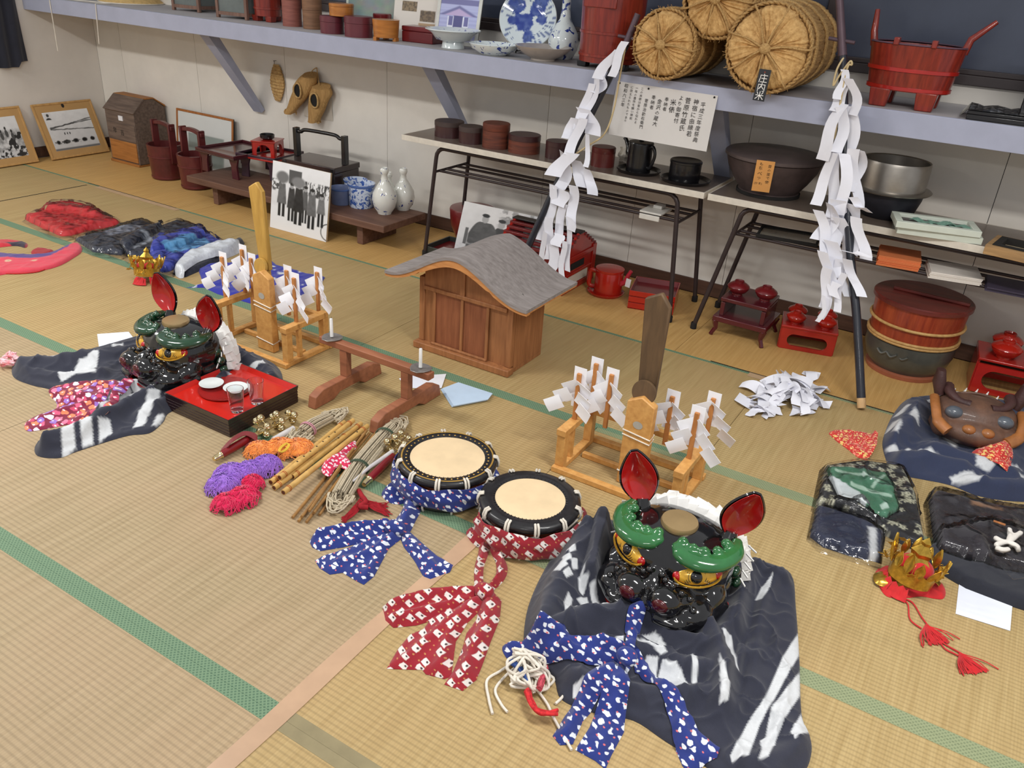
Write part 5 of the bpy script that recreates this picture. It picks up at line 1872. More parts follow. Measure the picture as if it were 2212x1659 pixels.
# shallow dark box with red inside
a = F(940, 540)
t = thing('open_box', 'shallow dark green box with red inside half hidden behind the shrine', 'box', (-3.02, 4.20, .0006))
b = MB()
for x0, x1, y0, y1 in ((-.02, .34, -.14, -.128), (-.02, .34, .13, .142), (-.02, -.008, -.128, .13), (.328, .34, -.128, .13)):
 b.bx(x0, x1, y0, y1, 0, .06)
lk('sides', b, mat('dark_green_lacquer', (50, 54, 50), rough=.4), t, bev=.002)
b = MB()
b.bx(-.008, .328, -.128, .13, .001, .03)
lk('red_floor', b, m_dkred, t)
t = thing('lacquer_bowl', 'dark red lacquer bowl peeking out above the two men photograph', 'bowl', (-2.93, 4.44, .0006))
b = MB()
b.lathe([(0, 0), (.08, 0), (.10, .04), (.14, .14), (.15, .24), (.145, .25), (0, .26)], 40)
lk('body', b, m_dkred, t)
# red offertory box with slatted slopes
t = thing('offertory_box', 'red slatted offertory box with white label, behind the wooden shrine', 'box', (-2.235, 4.205, .0006))
W2, D2, H2, HA = .225, .205, .225, .33
b = MB()
for s in (-1, 1):
 P = [(-D2, 0), (-D2, H2), (-.03, HA), (.03, HA), (D2, H2), (D2, 0)]
 b2 = MB()
 b2.prism(P, s * W2 - (.018 if s > 0 else 0), s * W2 + (.018 if s < 0 else 0), 0, Mx)
 lk('end_panel', b2, m_red, t, bev=.003)
b = MB()
b.bx(-W2 + .018, W2 - .018, -D2 + .002, -D2 + .018, 0, H2 - .01)
b.bx(-W2 + .018, W2 - .018, D2 - .018, D2 - .002, 0, H2 - .01)
b.bx(-W2 + .018, W2 - .018, -D2 + .018, D2 - .018, 0, .02)
lk('body_boards', b, m_dkred, t)
for s in (-1, 1):
 for k in range(5):
  q = (k + .5) / 5
  y, z = s * (D2 - (D2 - .03) * q), H2 + (HA - H2) * q
  b = MB()
  b.box((0, y, z), (2 * W2 + .01, .024, .018), 0, Matrix.Translation((0, 0, -.006)))
  lk('slat', b, m_dkred, t, bev=.003)
b = MB()
b.box((0, 0, HA + .002), (2 * W2 + .012, .06, .012))
lk('ridge_board', b, m_blk, t, bev=.003)
b = MB()
for y0, y1, z0, z1 in ((-D2 + .0, -D2 + .045, .0, H2), (D2 - .045, D2, .0, H2), (-D2 + .045, D2 - .045, .0, .035), (-D2 + .045, D2 - .045, .185, .21), (-D2 + .045, D2 - .045, .095, .11)):
 b.bx(W2 + .0005, W2 + .009, y0, y1, z0, z1)
lk('end_frame', b, m_red, t, bev=.002)
b = MB()
b.bx(W2 + .0005, W2 + .006, -.13, .11, .04, .092)
lk('white_label', b, m_cream, t)
b = MB()
b.bx(W2 + .0006, W2 + .003, -.11, .06, .125, .165)
lk('slot', b, m_dark, t)
# red hot water pot on a red tray
m_red2 = lacquer('orange_red_lacquer', (176, 36, 24), rough=.22, coat=.5)
_, c1, r1 = round_tray('red round tray under the red lacquer pot below left table', 1306, 647, .0006, 82, m_red2)
t = thing('water_pot', 'red lacquer hot water pot with side handle on the round red tray', 'pot', (c1[0] + .012, c1[1], .007))
r = SZ(60, c1) / 2
h = .145
b = MB()
b.lathe([(0, 0), (r, 0), (r, h * .94), (r * .96, h * .98), (0, h)], 40)
lk('body', b, m_red2, t)
b = MB()
b.lathe([(r * 1.0, h * .93), (r * 1.03, h * .96), (r * 1.02, h * 1.03), (r * .6, h * 1.05), (0, h * 1.06)], 40)
lk('lid', b, m_red2, t)
b = MB()
b.tube(spline([(-r * .95, -.01, h * .8), (-r * 1.35, -.02, h * .82), (-r * 1.42, -.02, h * .55), (-r * 1.38, -.02, h * .2), (-r * .95, -.01, h * .15)], 5, False), .010, 8, flat=1.4)
lk('handle', b, m_red2, t, ang=60)
b = MB()
b.tube([(r * .9, 0, h * .5), (r * 1.25, 0, h * .62), (r * 1.45, 0, h * .95), (r * 1.6, 0, h * 1.12)], [.02, .015, .012, .011], 10)
lk('spout', b, mat('pink_red_lacquer', (186, 40, 62), rough=.2, coat=.5), t, ang=60)
b = MB()
b.box((r * 1.42, -.012, h * .72), (.03, .002, .05), 0, Matrix.Rotation(.1, 4, 'Y'))
lk('white_tag', b, m_paper, t)
def square_tray(label, M, s, z, hh, m, mt, group, name='square_tray', rim=.012, flare=.0):
 t = thing(name, label, 'tray', (M.translation.x, M.translation.y, z), M.to_euler().z, group)
 b = MB()
 b.bx(-s, s, -s, s, 0, .006)
 lk('bottom', b, mt, t, bev=.001)
 b = MB()
 for k in range(4):
  b.add([(-s, -s, .0), (s, -s, .0), (s + flare, -s - flare, hh), (-s - flare, -s - flare, hh), (-s + rim, -s + rim, .0061), (s - rim, -s + rim, .0061), (s - rim * .35 + flare, -s + rim * .35 - flare, hh), (-s + rim * .35 - flare, -s + rim * .35 - flare, hh)],
    [(0, 1, 2, 3), (5, 4, 7, 6), (3, 2, 6, 7)], [0, 1, 0], rotz(k * math.pi / 2))
 lk('rim', b, [m, mt], t, bev=.001)
 return t
Ms_ = Matrix.Translation((-1.535, 4.245, 0)) @ rotz(R(15))
for k in range(3):
 square_tray(('lowest', 'middle', 'top')[k] + ' red square tray of the stack of three under left table', Ms_, .128, .0008 + k * .036, .034, m_red2, m_dkred, 'red square trays under the left table')
# ------------------------------------------------------------------ under the right table
m_mar = lacquer('maroon_black_lacquer', (84, 26, 34), rough=.25, coat=.4)
a, b_ = F(1532, 722), F(1648, 750)
t = thing('display_stand', 'dark maroon lacquer stand on curved feet with two covered bowls', 'stand', ((a[0] + b_[0]) / 2, a[1] + .14, .0006))
W2 = (b_[0] - a[0]) / 2 - .005
D2 = .135
ZL, ZU = .095, .20
for x in (-1, 1):
 for y in (-1, 1):
  b = MB()
  b.tube([(x * W2, y * D2, .0), (x * (W2 - .003), y * (D2 - .003), .012), (x * (W2 - .016), y * (D2 - .01), .04), (x * (W2 - .008), y * (D2 - .008), ZL - .01)], [.013, .011, .013, .02], 4)
  lk('foot', b, m_mar, t, bev=.002)
b = MB()
b.box((0, 0, ZL), (2 * W2 + .01, 2 * D2 + .01, .03))
lk('lower_board', b, m_mar, t, bev=.004)
for x in (-1, 1):
 b = MB()
 b.box((x * (W2 - .03), 0, (ZL + ZU) / 2), (.022, 2 * D2 - .04, ZU - ZL - .03))
 lk('side_panel', b, m_mar, t, bev=.003)
b = MB()
b.box((0, 0, ZU), (2 * W2 - .03, 2 * D2 - .03, .022))
lk('upper_board', b, m_mar, t, bev=.004)
BASE = t.location.copy()
def lid_bowl(label, x, y, z, r, m, group, hk=1.0):
 t = thing('covered_bowl', label, 'bowl', (x, y, z), random.random() * 6, group)
 b = MB()
 b.lathe([(0, 0), (r * .5, 0), (r * .48, r * .14), (r * .75, r * .28), (r * .98, r * .62), (r, r * .74), (0, r * .72)], 36)
 lk('body', b, m, t)
 b = MB()
 b.lathe([(r * 1.0, r * .75), (r * 1.04, r * .78), (r * .96, r * .92), (r * .6, r * 1.16), (r * .42, r * 1.2), (r * .44, r * 1.34), (r * .38, r * 1.36), (r * .34, r * 1.24), (0, r * 1.22)], 36)
 lk('lid', b, m, t)
 return t
lid_bowl('left covered dark red bowl on the maroon stand under right table', BASE.x - .068, BASE.y - .02, .2125, .056, m_dkred, 'covered bowls on the maroon stand')
lid_bowl('right covered dark red bowl on the maroon stand under right table', BASE.x + .075, BASE.y - .005, .2125, .056, m_dkred, 'covered bowls on the maroon stand')
def red_stand(label, x0, y0, wd, dp, hh, bowls, rb, group, rz=0.0, names=()):
 t = thing('bowl_stand', label, 'stand', (x0, y0, .0006), rz)
 M = Matrix.Translation((x0, y0, 0)) @ rotz(rz)
 n = 14
 for k, (w_, y) in enumerate(((wd, 0), (wd, dp - .012))):
  hx, r_ = w_ / 2 - .035, hh * .28
  outer = [(-w_ / 2, 0), (w_ / 2, 0), (w_ / 2, hh), (-w_ / 2, hh)]
  # panel with a rounded slot: built as a ring of quads
  N = 40
  ring = []
  for i in range(N):
   a_ = 2 * math.pi * (i + .5) / N
   cx = (hx - r_) * (1 if math.cos(a_) > 0 else -1)
   ring.append((cx + r_ * math.cos(a_), hh * .46 + r_ * math.sin(a_)))
  out = []
  for (x, z) in ring:
   dx, dz = x, z - hh * .46
   s = min((w_ / 2) / (abs(dx) + 1e-9), (hh * (.54 if dz > 0 else .46)) / (abs(dz) + 1e-9))
   out.append((dx * s, hh * .46 + dz * s))
  vs = []
  for yy_ in (y, y + .012):
   vs += [(x, yy_, z) for x, z in out] + [(x, yy_, z) for x, z in ring]
  fs = []
  for i in range(N):
   j = (i + 1) % N
   fs += [(i, j, N + j, N + i), (2 * N + j, 2 * N + i, 3 * N + i, 3 * N + j), (N + i, N + j, 3 * N + j, 3 * N + i), (j, i, 2 * N + i, 2 * N + j)]
  b = MB()
  b.add([(v[0], v[1], v[2]) for v in vs], fs)
  lk('slotted_panel', b, m_red, t, ang=30)
 for s in (-1, 1):
  b = MB()
  b.bx(s * wd / 2 - .006, s * wd / 2 + .006, .013, dp - .013, 0, hh - .001)
  lk('end_panel', b, m_red, t, bev=.002)
 b = MB()
 b.bx(-wd / 2 - .006, wd / 2 + .006, -.005, dp + .005, hh, hh + .014)
 lk('top', b, m_red, t, bev=.004)
 for (x, y), lab in zip(bowls, names):
  q = M @ Vector((x, y, 0))
  lid_bowl(lab, q.x, q.y, hh + .0155, rb, m_red2, group)
p, q = F(1680, 750), F(1796, 771)
wd = math.hypot(q[0] - p[0], q[1] - p[1])
ang = math.atan2(q[1] - p[1], q[0] - p[0])
red_stand('small bright red slotted stand carrying covered bowls, left of the wooden tub', (p[0] + q[0]) / 2, (p[1] + q[1]) / 2, wd, .2, .115, [(-.075, .05), (.075, .05), (-.07, .15), (.08, .15)], .048, 'covered bowls on the small red stand', ang,
   ['front left covered red bowl on the small red stand', 'front right covered red bowl on the small red stand', 'back left covered red bowl on the small red stand', 'back right covered red bowl on the small red stand'])
red_stand('large bright red slotted stand with covered bowls at the right photo edge', .335, 4.22, .42, .23, .165, [(-.11, .06), (.08, .06), (-.10, .17), (.10, .17)], .066, 'covered bowls on the large red stand', R(6),
   ['front left covered red bowl on the large red stand', 'front right covered red bowl on the large red stand', 'back left covered red bowl on the large red stand', 'back right covered red bowl on the large red stand'])
# tub steamer standing on a round brazier
p = F(1940, 822)
r = SZ(196, p) / 2
c = p + hd(p) * r * .82
t = thing('steamer_tub', 'round red wooden tub with bamboo hoops on a grey pottery brazier', 'tub', (c[0], c[1], .0006))
r *= 1.04
b = MB()
b.lathe([(0, 0), (r * .76, 0), (r * .78, .02), (r * .74, .024), (0, .024)], 48)
lk('base_ring', b, mat('brick_red_clay', (158, 92, 66), rough=.6), t)
m_stone = mat('grey_green_stoneware', (84, 84, 76), rough=.35, coat=.3, col2=(58, 58, 56), vs=8)
b = MB()
b.lathe([(0, .0245), (r * .70, .0245), (r * .82, .06), (r * .90, .12), (r * .90, .172), (r * .86, .178), (0, .176)], 56)
lk('brazier', b, m_stone, t)
b = MB()
for dx in (-.05, .0, .05):
 b.tube(spline([(dx - .035, -r * .91 + .004 + abs(dx) * .2, .125 + .008), (dx - .01, -r * .925 + abs(dx) * .2, .118), (dx + .015, -r * .92 + abs(dx) * .2, .135)], 5, False), .006, 6)
bm_ = lk('relief', b, m_stone, t)
bm_.rotation_euler = (0, 0, R(-12))
m_tubred = wood('tub_red_wood', (168, 74, 42), (128, 44, 28), grain=(50, 50, 4), rough=.4, coat=.25)
b = MB()
wob = lambda a, zz_: -.006 * (abs(math.sin(a * 9)) < .1)
b.lathe([(0, .179), (r * .87, .179), (r * .93, .36), (0, .358)], 108, wob=wob)
lk('staves', b, m_tubred, t, ang=30)
m_bamboo = wood('bamboo_hoop', (204, 164, 104), (172, 130, 76), grain=(40, 40, 40))
for z, rr_ in ((.185, .90), (.198, .905), (.268, .93)):
 b = MB()
 b.tube([(r * rr_ * math.cos(a), r * rr_ * math.sin(a), z) for a in np.linspace(0, 6.2832, 57)[:-1]], .0075, 8, closed=True)
 lk('bamboo_hoop', b, m_bamboo, t, ang=80)
b = MB()
b.lathe([(r * .93, .3605), (r * .985, .364), (r * .985, .381), (r * .96, .386), (0, .386)], 56)
lk('lid', b, wood('lid_dark_red_wood', (118, 48, 40), (84, 34, 30), grain=(3, 40, 40), rough=.4, coat=.2), t)
b = MB()
b.box((0.03, 0, .3945), (r * 1.5, .03, .016), 0, rotz(R(-3)))
lk('lid_batten', b, MATS['lid_dark_red_wood'], t, bev=.004)
# ------------------------------------------------------------------ two poles with white paper streamers leaning on the shelf
m_pole = mat('black_pole_lacquer', (34, 36, 46), rough=.4, coat=.3, var=.2)
m_tip = mat('purple_brown_iron', (92, 74, 82), rough=.5, metal=.3)
m_shide = mat('streamer_paper', (230, 230, 238), rough=.75, var=.03)
def strip(P0, P1, wd, bend, twist, xdir, n=9, flip=0.0, fold=None):
 P0, P1, xdir = np.array(P0), np.array(P1), np.array(xdir)
 d = P1 - P0
 nrm = np.cross(xdir, d)
 nrm /= np.linalg.norm(nrm) + 1e-9
 G = []
 for k in range(n):
  s = k / (n - 1)
  c = P0 + d * s + nrm * bend * math.sin(math.pi * s) + xdir * .012 * math.sin(s * 5 + flip)
  a = twist * (s - .3)
  x = xdir * math.cos(a) + nrm * math.sin(a)
  G.append([c - x * wd / 2, c, c + x * wd / 2])
 b = MB()
 b.sheet(np.array(G), .0007)
 return b
def pole(label, foot, pts, tip, strips, ys, seed, cordpts):
 rnd = random.Random(seed)
 t = thing('ritual_pole', label, 'pole', foot, 0, 'black poles with white paper streamers')
 P = [np.array([foot[0], foot[1], .012])] + [np.array(p) for p in pts]
 S = spline(P, 6, False)
 b = MB()
 b.tube([tuple(S[1])] + [tuple(p) for p in S[2:]], [.0195] + [.019] * (len(S) - 2), 12)
 link('pole_shaft', b, m_pole, t, ang=60)
 b = MB()
 b.tube([tuple(S[0]), tuple(S[1] * .85 + S[0] * .15), tuple(S[1])], [.019, .0195, .0195], 12)
 link('wooden_foot', b, wood('bare_pole_wood', (206, 170, 124), (176, 138, 92), grain=(40, 40, 6)), t, ang=60)
 e = S[-1]
 d = np.array(tip) - e
 b = MB()
 b.tube([e, e + d * .5, tip], [.019, .017, .016], 8)
 link('spear_shaft', b, m_tip, t, ang=60)
 b = MB()
 q = e + d * .22
 b.tube([q + np.array([-.055, .0, .004]), q + np.array([.055, 0, -.004])], .008, 8)
 link('cross_guard', b, m_tip, t, ang=60)
 def at(z):
  for i in range(len(S) - 1):
   if S[i][2] <= z <= S[i + 1][2]:
    f = (z - S[i][2]) / (S[i + 1][2] - S[i][2] + 1e-9)
    return S[i] * (1 - f) + S[i + 1] * f
  return S[-1]
 for k, (x0, y0, x1, y1, w_, bend, tw) in enumerate(strips):
  # streamer hangs in front of the pole at its own distance
  zz_ = WY(x0, y0, ys)[2]
  yp = at(min(max(zz_, .02), 1.4))[1] - .03 - .035 * rnd.random()
  zz_ = WY(x0, y0, yp)[2]
  a = WY(x0, y0, yp)
  b_ = WY(x1, y1, yp - .01 - .02 * rnd.random())
  wdm = SZ(w_, a)
  link('paper_streamer', strip(a, b_, wdm, bend, tw, (math.cos(rnd.uniform(-.5, .5)), math.sin(rnd.uniform(-.7, .3)), .06 * rnd.uniform(-1, 1)), flip=rnd.uniform(0, 6)), m_shide, t, ang=30)
 b = MB()
 b.tube(spline([WY(x, y, yq) for x, y, yq in cordpts], 6, False), .0045, 6)
 link('straw_cord', b, mat('pale_hemp_cord', (206, 184, 140), rough=.9, bump=.4, bs=300), t, ang=80)
 return t
stR = [(1822, 150, 1812, 215, 18, .01, .3), (1828, 175, 1798, 240, 26, .02, .5), (1836, 170, 1846, 250, 24, .015, -.3), (1826, 225, 1772, 345, 26, -.02, .6), (1840, 230, 1836, 335, 30, .01, -.4), (1820, 232, 1812, 330, 24, .02, .4),
  (1800, 330, 1757, 442, 24, .02, .8), (1806, 328, 1790, 470, 26, .02, .2), (1826, 332, 1818, 465, 24, -.02, -.4), (1846, 322, 1852, 452, 26, .03, .8), (1858, 325, 1842, 415, 20, .05, 1.2),
  (1838, 425, 1880, 455, 22, .03, 1.0), (1790, 440, 1770, 520, 34, .04, 1.4), (1812, 432, 1800, 560, 34, .04, .4), (1836, 440, 1838, 545, 36, .03, -.6), (1770, 455, 1786, 545, 26, .02, .9), (1852, 470, 1866, 560, 26, .01, .2),
  (1838, 545, 1868, 548, 40, .01, .2), (1810, 470, 1826, 590, 30, .05, -1.2), (1792, 520, 1806, 600, 36, .02, .3), (1782, 545, 1794, 640, 26, .01, .1), (1814, 560, 1826, 640, 22, .02, .8), (1790, 580, 1776, 665, 24, .01, .3),
  (1794, 600, 1772, 688, 15, .01, .2), (1806, 610, 1798, 640, 26, .0, .2), (1822, 590, 1803, 672, 16, .01, .3), (1828, 560, 1856, 640, 22, .03, .5), (1784, 640, 1768, 696, 10, .0, .1)]
footR = F(1860, 886)
footR[1] = min(footR[1], 3.66)
pR = [WY(1851, 690, 3.78), WY(1838, 560, 3.86), WY(1826, 350, 3.945), WY(1822, 200, 3.985), WY(1820, 120, 3.995)]
pole('right black pole with white paper streamers, its foot beside the wooden tub', footR, pR, WY(1812, -30, 4.02), stR, 3.94, 3, [(1822, 125, 3.98), (1808, 150, 3.96), (1800, 185, 3.96), (1812, 165, 3.96), (1830, 140, 3.96), (1838, 132, 3.96), (1840, 140, 3.96), (1830, 148, 3.96), (1814, 230, 3.95), (1803, 300, 3.94)])
stL = [(1352, 90, 1318, 165, 24, .0, .1), (1335, 108, 1288, 170, 26, .01, .2), (1300, 165, 1282, 200, 30, .02, .6), (1288, 170, 1255, 260, 24, .02, .5), (1262, 235, 1282, 292, 46, .01, .1), (1275, 180, 1244, 280, 18, .02, .4),
  (1256, 255, 1228, 335, 24, .02, .4), (1240, 255, 1226, 300, 36, .02, .8), (1268, 290, 1262, 360, 16, .02, .3), (1232, 330, 1192, 380, 44, .01, .2), (1238, 345, 1260, 405, 36, .04, .8), (1210, 325, 1200, 370, 24, .05, 1.3), (1265, 365, 1276, 420, 26, .04, 1.2), (1222, 350, 1210, 410, 30, .02, .3),
  (1196, 400, 1170, 520, 22, .02, .4), (1214, 410, 1206, 445, 40, .01, .1), (1216, 440, 1200, 520, 22, .02, .2), (1234, 400, 1236, 490, 22, .03, .3), (1230, 470, 1236, 500, 26, .0, .1), (1206, 505, 1203, 532, 30, .0, .0), (1200, 530, 1186, 590, 26, .01, .2), (1216, 520, 1214, 600, 14, .01, .2), (1226, 488, 1226, 586, 16, .01, .1), (1176, 500, 1164, 600, 18, .01, .3), (1190, 470, 1182, 560, 20, .01, .3)]
pL = [WY(1134, 548, 3.80), WY(1190, 425, 3.87), WY(1250, 300, 3.93), WY(1310, 180, 3.985), WY(1352, 96, 3.995)]
ext = 2 * pL[0] - pL[1]
d0 = pL[0] - pL[1]
footL = pL[0] + d0 * (pL[0][2] - 0.0) / -d0[2] * 1.0
footL[2] = 0
pole('left black pole with white paper streamers, its foot hidden behind the wooden shrine', footL, pL, WY(1378, 30, 4.02), stL, 3.93, 11, [(1352, 95, 3.96), (1340, 160, 3.96), (1325, 240, 3.95), (1305, 290, 3.93), (1270, 315, 3.91), (1235, 340, 3.89), (1228, 360, 3.88)])
# ------------------------------------------------------------------ miniature wooden shrine
m_shw = wood('shrine_cedar', (164, 110, 68), (132, 84, 50), grain=(50, 50, 5), rough=.6)
m_shd = wood('shrine_door_cedar', (148, 90, 58), (120, 68, 42), grain=(50, 50, 5), rough=.6)
m_shr = wood('shrine_roof_grey', (150, 142, 138), (120, 112, 108), grain=(4, 60, 60), rough=.8, bump=.2)
m_shf = wood('shrine_gable_orange', (202, 142, 84), (172, 112, 62), grain=(8, 60, 60), rough=.55)
X0, X1, YF, YB = -2.225, -1.703, 2.945, 3.235
t = thing('miniature_shrine', 'miniature wooden shrine with curved grey gable roof and double doors', 'shrine', ((X0 + X1) / 2, (YF + YB) / 2, 0))
ZW = .36
b = MB()
b.bx(X0 - .012, X1 + .010, YF - .032, YF + .02, .0006, .034)
link('front_sill', b, m_shw, t, bev=.004)
b = MB()
b.bx(X0, X1, YF + .02, YB, .0006, .02)
link('floor_board', b, m_shw, t)
for x0, x1, nm in ((X0, X0 + .03, 'corner_post'), (X1 - .03, X1, 'corner_post')):
 b = MB()
 b.bx(x0, x1, YF, YF + .03, .0345, ZW)
 link(nm, b, m_shw, t, bev=.003)
for x0, x1 in ((X0 + .0305, -2.135), (-1.835, X1 - .0305)):
 b = MB()
 b.bx(x0, x1, YF + .008, YF + .02, .0345, ZW - .02)
 link('front_panel', b, m_shw, t)
for x0, x1 in ((-2.134, -1.9775), (-1.9765, -1.836)):
 b = MB()
 b.bx(x0 + .001, x1 - .001, YF + .004, YF + .014, .036, .30)
 d_ = link('door', b, m_shd, t, bev=.002)
for x in (-2.136, -1.977, -1.836):
 b = MB()
 b.bx(x - .0075, x + .0075, YF - .004, YF + .004, .0345, .302)
 link('door_stile', b, m_shw, t, bev=.002)
b = MB()
b.bx(X0 + .03, X1 - .03, YF - .008, YF + .008, .302, .322)
link('lintel', b, m_shw, t, bev=.003)
XC, HWR = -1.968, .386
def roofz(x, crease=0.0):
 s = min(1.0, abs(x - XC) / HWR)
 z = .372 + .150 * (.5 + .5 * math.cos(math.pi * s ** .93)) + .004 * s ** 6
 return z - crease * max(0, 1 - s * 2.2)
b = MB()
Pg = [(X0 + .03, .322), (X1 - .03, .322)] + [(x, roofz(x) - .012) for x in np.linspace(X1 - .03, X0 + .03, 17)]
b.prism(Pg, -YF - .016, -YF - .004, 0, Matrix.Rotation(R(90), 4, 'X'))
link('gable_panel', b, m_shw, t)
b = MB()
b.bx(-1.99, -1.965, YF - .004, YF + .004, .322, .45)
link('gable_post', b, m_shw, t)
b = MB()
b.bx(-2.145, -1.828, YF - .014, YF - .0005, .0345, .046)
link('door_step', b, m_shw, t, bev=.003)
for x0, x1 in ((X0, X0 + .012), (X1 - .012, X1)):
 b = MB()
 b.bx(x0, x1, YF + .03, YB, .0205, ZW)
 link('side_wall', b, m_shw, t)
b = MB()
b.bx(X0 + .012, X1 - .012, YB - .012, YB, .0205, .365)
link('back_wall', b, m_shw, t)
Y0r, Y1r = 2.845, 3.315
xs = np.linspace(XC - HWR, XC + HWR, 41)
b = MB()
G = np.array([[(x, y, roofz(x) + (.006 * max(0, 1 - abs(x - XC) / .05) * min(1, (y - Y0r) / .15))) for x in xs] for y in np.linspace(Y0r, Y1r, 12)])
b.sheet(G, .014)
link('roof_board', b, m_shr, t, ang=60)
b = MB()
for yy_ in (Y0r + .004,):
 top = [(x, roofz(x) - .008) for x in xs]
 bot = [(x, roofz(x) - .008 - .022 - .010 * math.cos((x - XC) / HWR * math.pi) + .006 * (abs(abs(x - XC) - .2) < .012)) for x in xs]
 n = len(xs)
 vs = [(x, yy_, z) for x, z in top] + [(x, yy_, z) for x, z in bot] + [(x, yy_ + .03, z) for x, z in top] + [(x, yy_ + .03, z) for x, z in bot]
 fs = []
 for i in range(n - 1):
  fs += [(n + i, n + i + 1, i + 1, i), (2 * n + i, 2 * n + i + 1, 3 * n + i + 1, 3 * n + i), (n + i + 1, n + i, 3 * n + i, 3 * n + i + 1), (i, i + 1, 2 * n + i + 1, 2 * n + i)]
 fs += [(0, 2 * n, 3 * n, n), (n - 1, 2 * n - 1, 4 * n - 1, 3 * n - 1)]
 b.add(vs, fs)
link('gable_fascia', b, m_shf, t, ang=50)
b = MB()
G = np.array([[(x, y, roofz(x) - .0105) for x in xs] for y in np.linspace(Y0r + .035, Y1r - .005, 4)])
b.sheet(G, .007)
link('roof_lining', b, m_shf, t, ang=60)
for (xa, ya, xb, yb_, w_) in ((-1.80, 3.02, -1.665, 2.965, .010), (-1.74, 3.20, -1.695, 3.19, .016)):
 b = MB()
 n = 8
 pts = [(xa + (xb - xa) * k / n, ya + (yb_ - ya) * k / n, w_ * math.sin(math.pi * k / n) ** .6) for k in range(n + 1)]
 vs = [(x, y - q, roofz(x) + .0075) for x, y, q in pts] + [(x, y + q, roofz(x) + .0075) for x, y, q in pts]
 b.add(vs, [(i, i + 1, n + 2 + i, n + 1 + i) for i in range(n)])
 link('roof_knot', b, mat('dark_knot', (84, 78, 76), rough=.8), t)
# ------------------------------------------------------------------ racks for paper wands
m_pine = wood('honey_pine', (214, 162, 94), (190, 134, 70), grain=(40, 40, 40), rough=.5, coat=.15)
m_rod = wood('orange_rod_wood', (196, 134, 76), (172, 110, 58), grain=(40, 40, 8))
def rack(label, x0, x1, y0, y1, zt):
 t = thing('wand_rack', label, 'rack', ((x0 + x1) / 2, (y0 + y1) / 2, 0), group='wooden racks for paper wands')
 w_ = .034
 for nm, a in (('base_beam', (x0 - .02, x1 + .02, y0 - .014, y0 + .014)), ('base_beam', (x0 - .02, x1 + .02, y1 - .014, y1 + .014)), ('base_beam', (x0 + .03, x1 - .03, (y0 + y1) / 2 - .0, (y0 + y1) / 2 + .02))):
  b = MB()
  b.bx(a[0], a[1], a[2], a[3], .0006, .022)
  link(nm, b, m_pine, t, bev=.002)
 for x in (x0, x1):
  b = MB()
  b.bx(x - .016, x + .016, y0 + .0145, y1 - .0145, .0006, .022)
  link('side_beam', b, m_pine, t, bev=.002)
  for y, ww in ((y0 + .022, w_), (y0 + .095, .02), (y1 - .032, w_)):
   b = MB()
   b.bx(x - ww / 2, x + ww / 2, y - ww / 2, y + ww / 2, .0222, zt - .024)
   link('post', b, m_pine, t, bev=.002)
  b = MB()
  b.bx(x - .019, x + .019, y0, y1 - .018, zt - .026, zt)
  link('arm', b, m_pine, t, bev=.002)
 b = MB()
 b.bx(x0 + .0175, x1 - .0175, y1 - .066, y1 - .042, zt - .024, zt - .001)
 link('back_rail', b, m_pine, t, bev=.002)
 return t
def tablet(label, x, y, zt, w_=.104, th=.036):
 t = thing('wooden_tablet', label, 'tablet', (x, y, 0), group='pentagon tablets in the racks')
 b = MB()
 P = [(-w_ / 2, .0006), (w_ / 2, .0006), (w_ / 2, zt - .028), (0, zt), (-w_ / 2, zt - .028)]
 b.prism(P, -th / 2, th / 2, 0, Matrix.Rotation(R(90), 4, 'X'))
 lk('board', b, m_pine, t, bev=.004)
 b = MB()
 b.lathe([(0, -th / 2 - .001), (.017, -th / 2 - .001)], 20, M=Matrix.Translation((0, 0, zt * .70)) @ Matrix(((1.1, 0, 0, 0), (0, 0, 1, 0), (0, .9, 0, 0), (0, 0, 0, 1))))
 lk('hole', b, mat('pale_grey_hole', (176, 170, 158), rough=.8), t)
 for z in (zt * .595, zt * .545, zt * .13):
  b = MB()
  a, c = w_ / 2 + .0015, th / 2 + .0015
  b.tube([(-a, -c, z + .006), (a, -c, z - .006), (a, c, z), (-a, c, z + .004)], .0026, 6, closed=True)
  lk('white_string', b, m_rope, t)
 return t
def sword(label, x, y, z0, z1, w0, w1, m, rg, lean):
 t = thing('wooden_sword', label, 'sword', (x, y, 0))
 M = Matrix.Translation((0, 0, 0)) @ Matrix.Rotation(lean, 4, 'Y')
 b = MB()
 P = [(-w0 / 2, z0), (w0 / 2, z0), (w1 / 2, z1 - w1 * .5), (w1 * .12, z1), (-w1 / 2, z1 - w1 * .32)]
 b.prism(P, -.012, .012, 0, M @ Matrix.Rotation(R(90), 4, 'X'))
 lk('blade', b, m, t, bev=.005)
 b = MB()
 b.bx(-.018, .018, -.011, .011, .0235, z0, 0, M)
 lk('grip', b, m, t, bev=.003)
 b = MB()
 b.lathe([(0, -.008), (rg * .97, -.008), (rg, -.004), (rg, .004), (rg * .97, .008), (0, .008)], 36, M=M @ Matrix.Translation((0, -.030, z0 + .024)) @ Matrix.Rotation(R(82), 4, 'X'))
 lk('round_guard', b, m, t)
 return t
m_fold = mat('folded_paper', (246, 246, 250), rough=.8, var=.01)
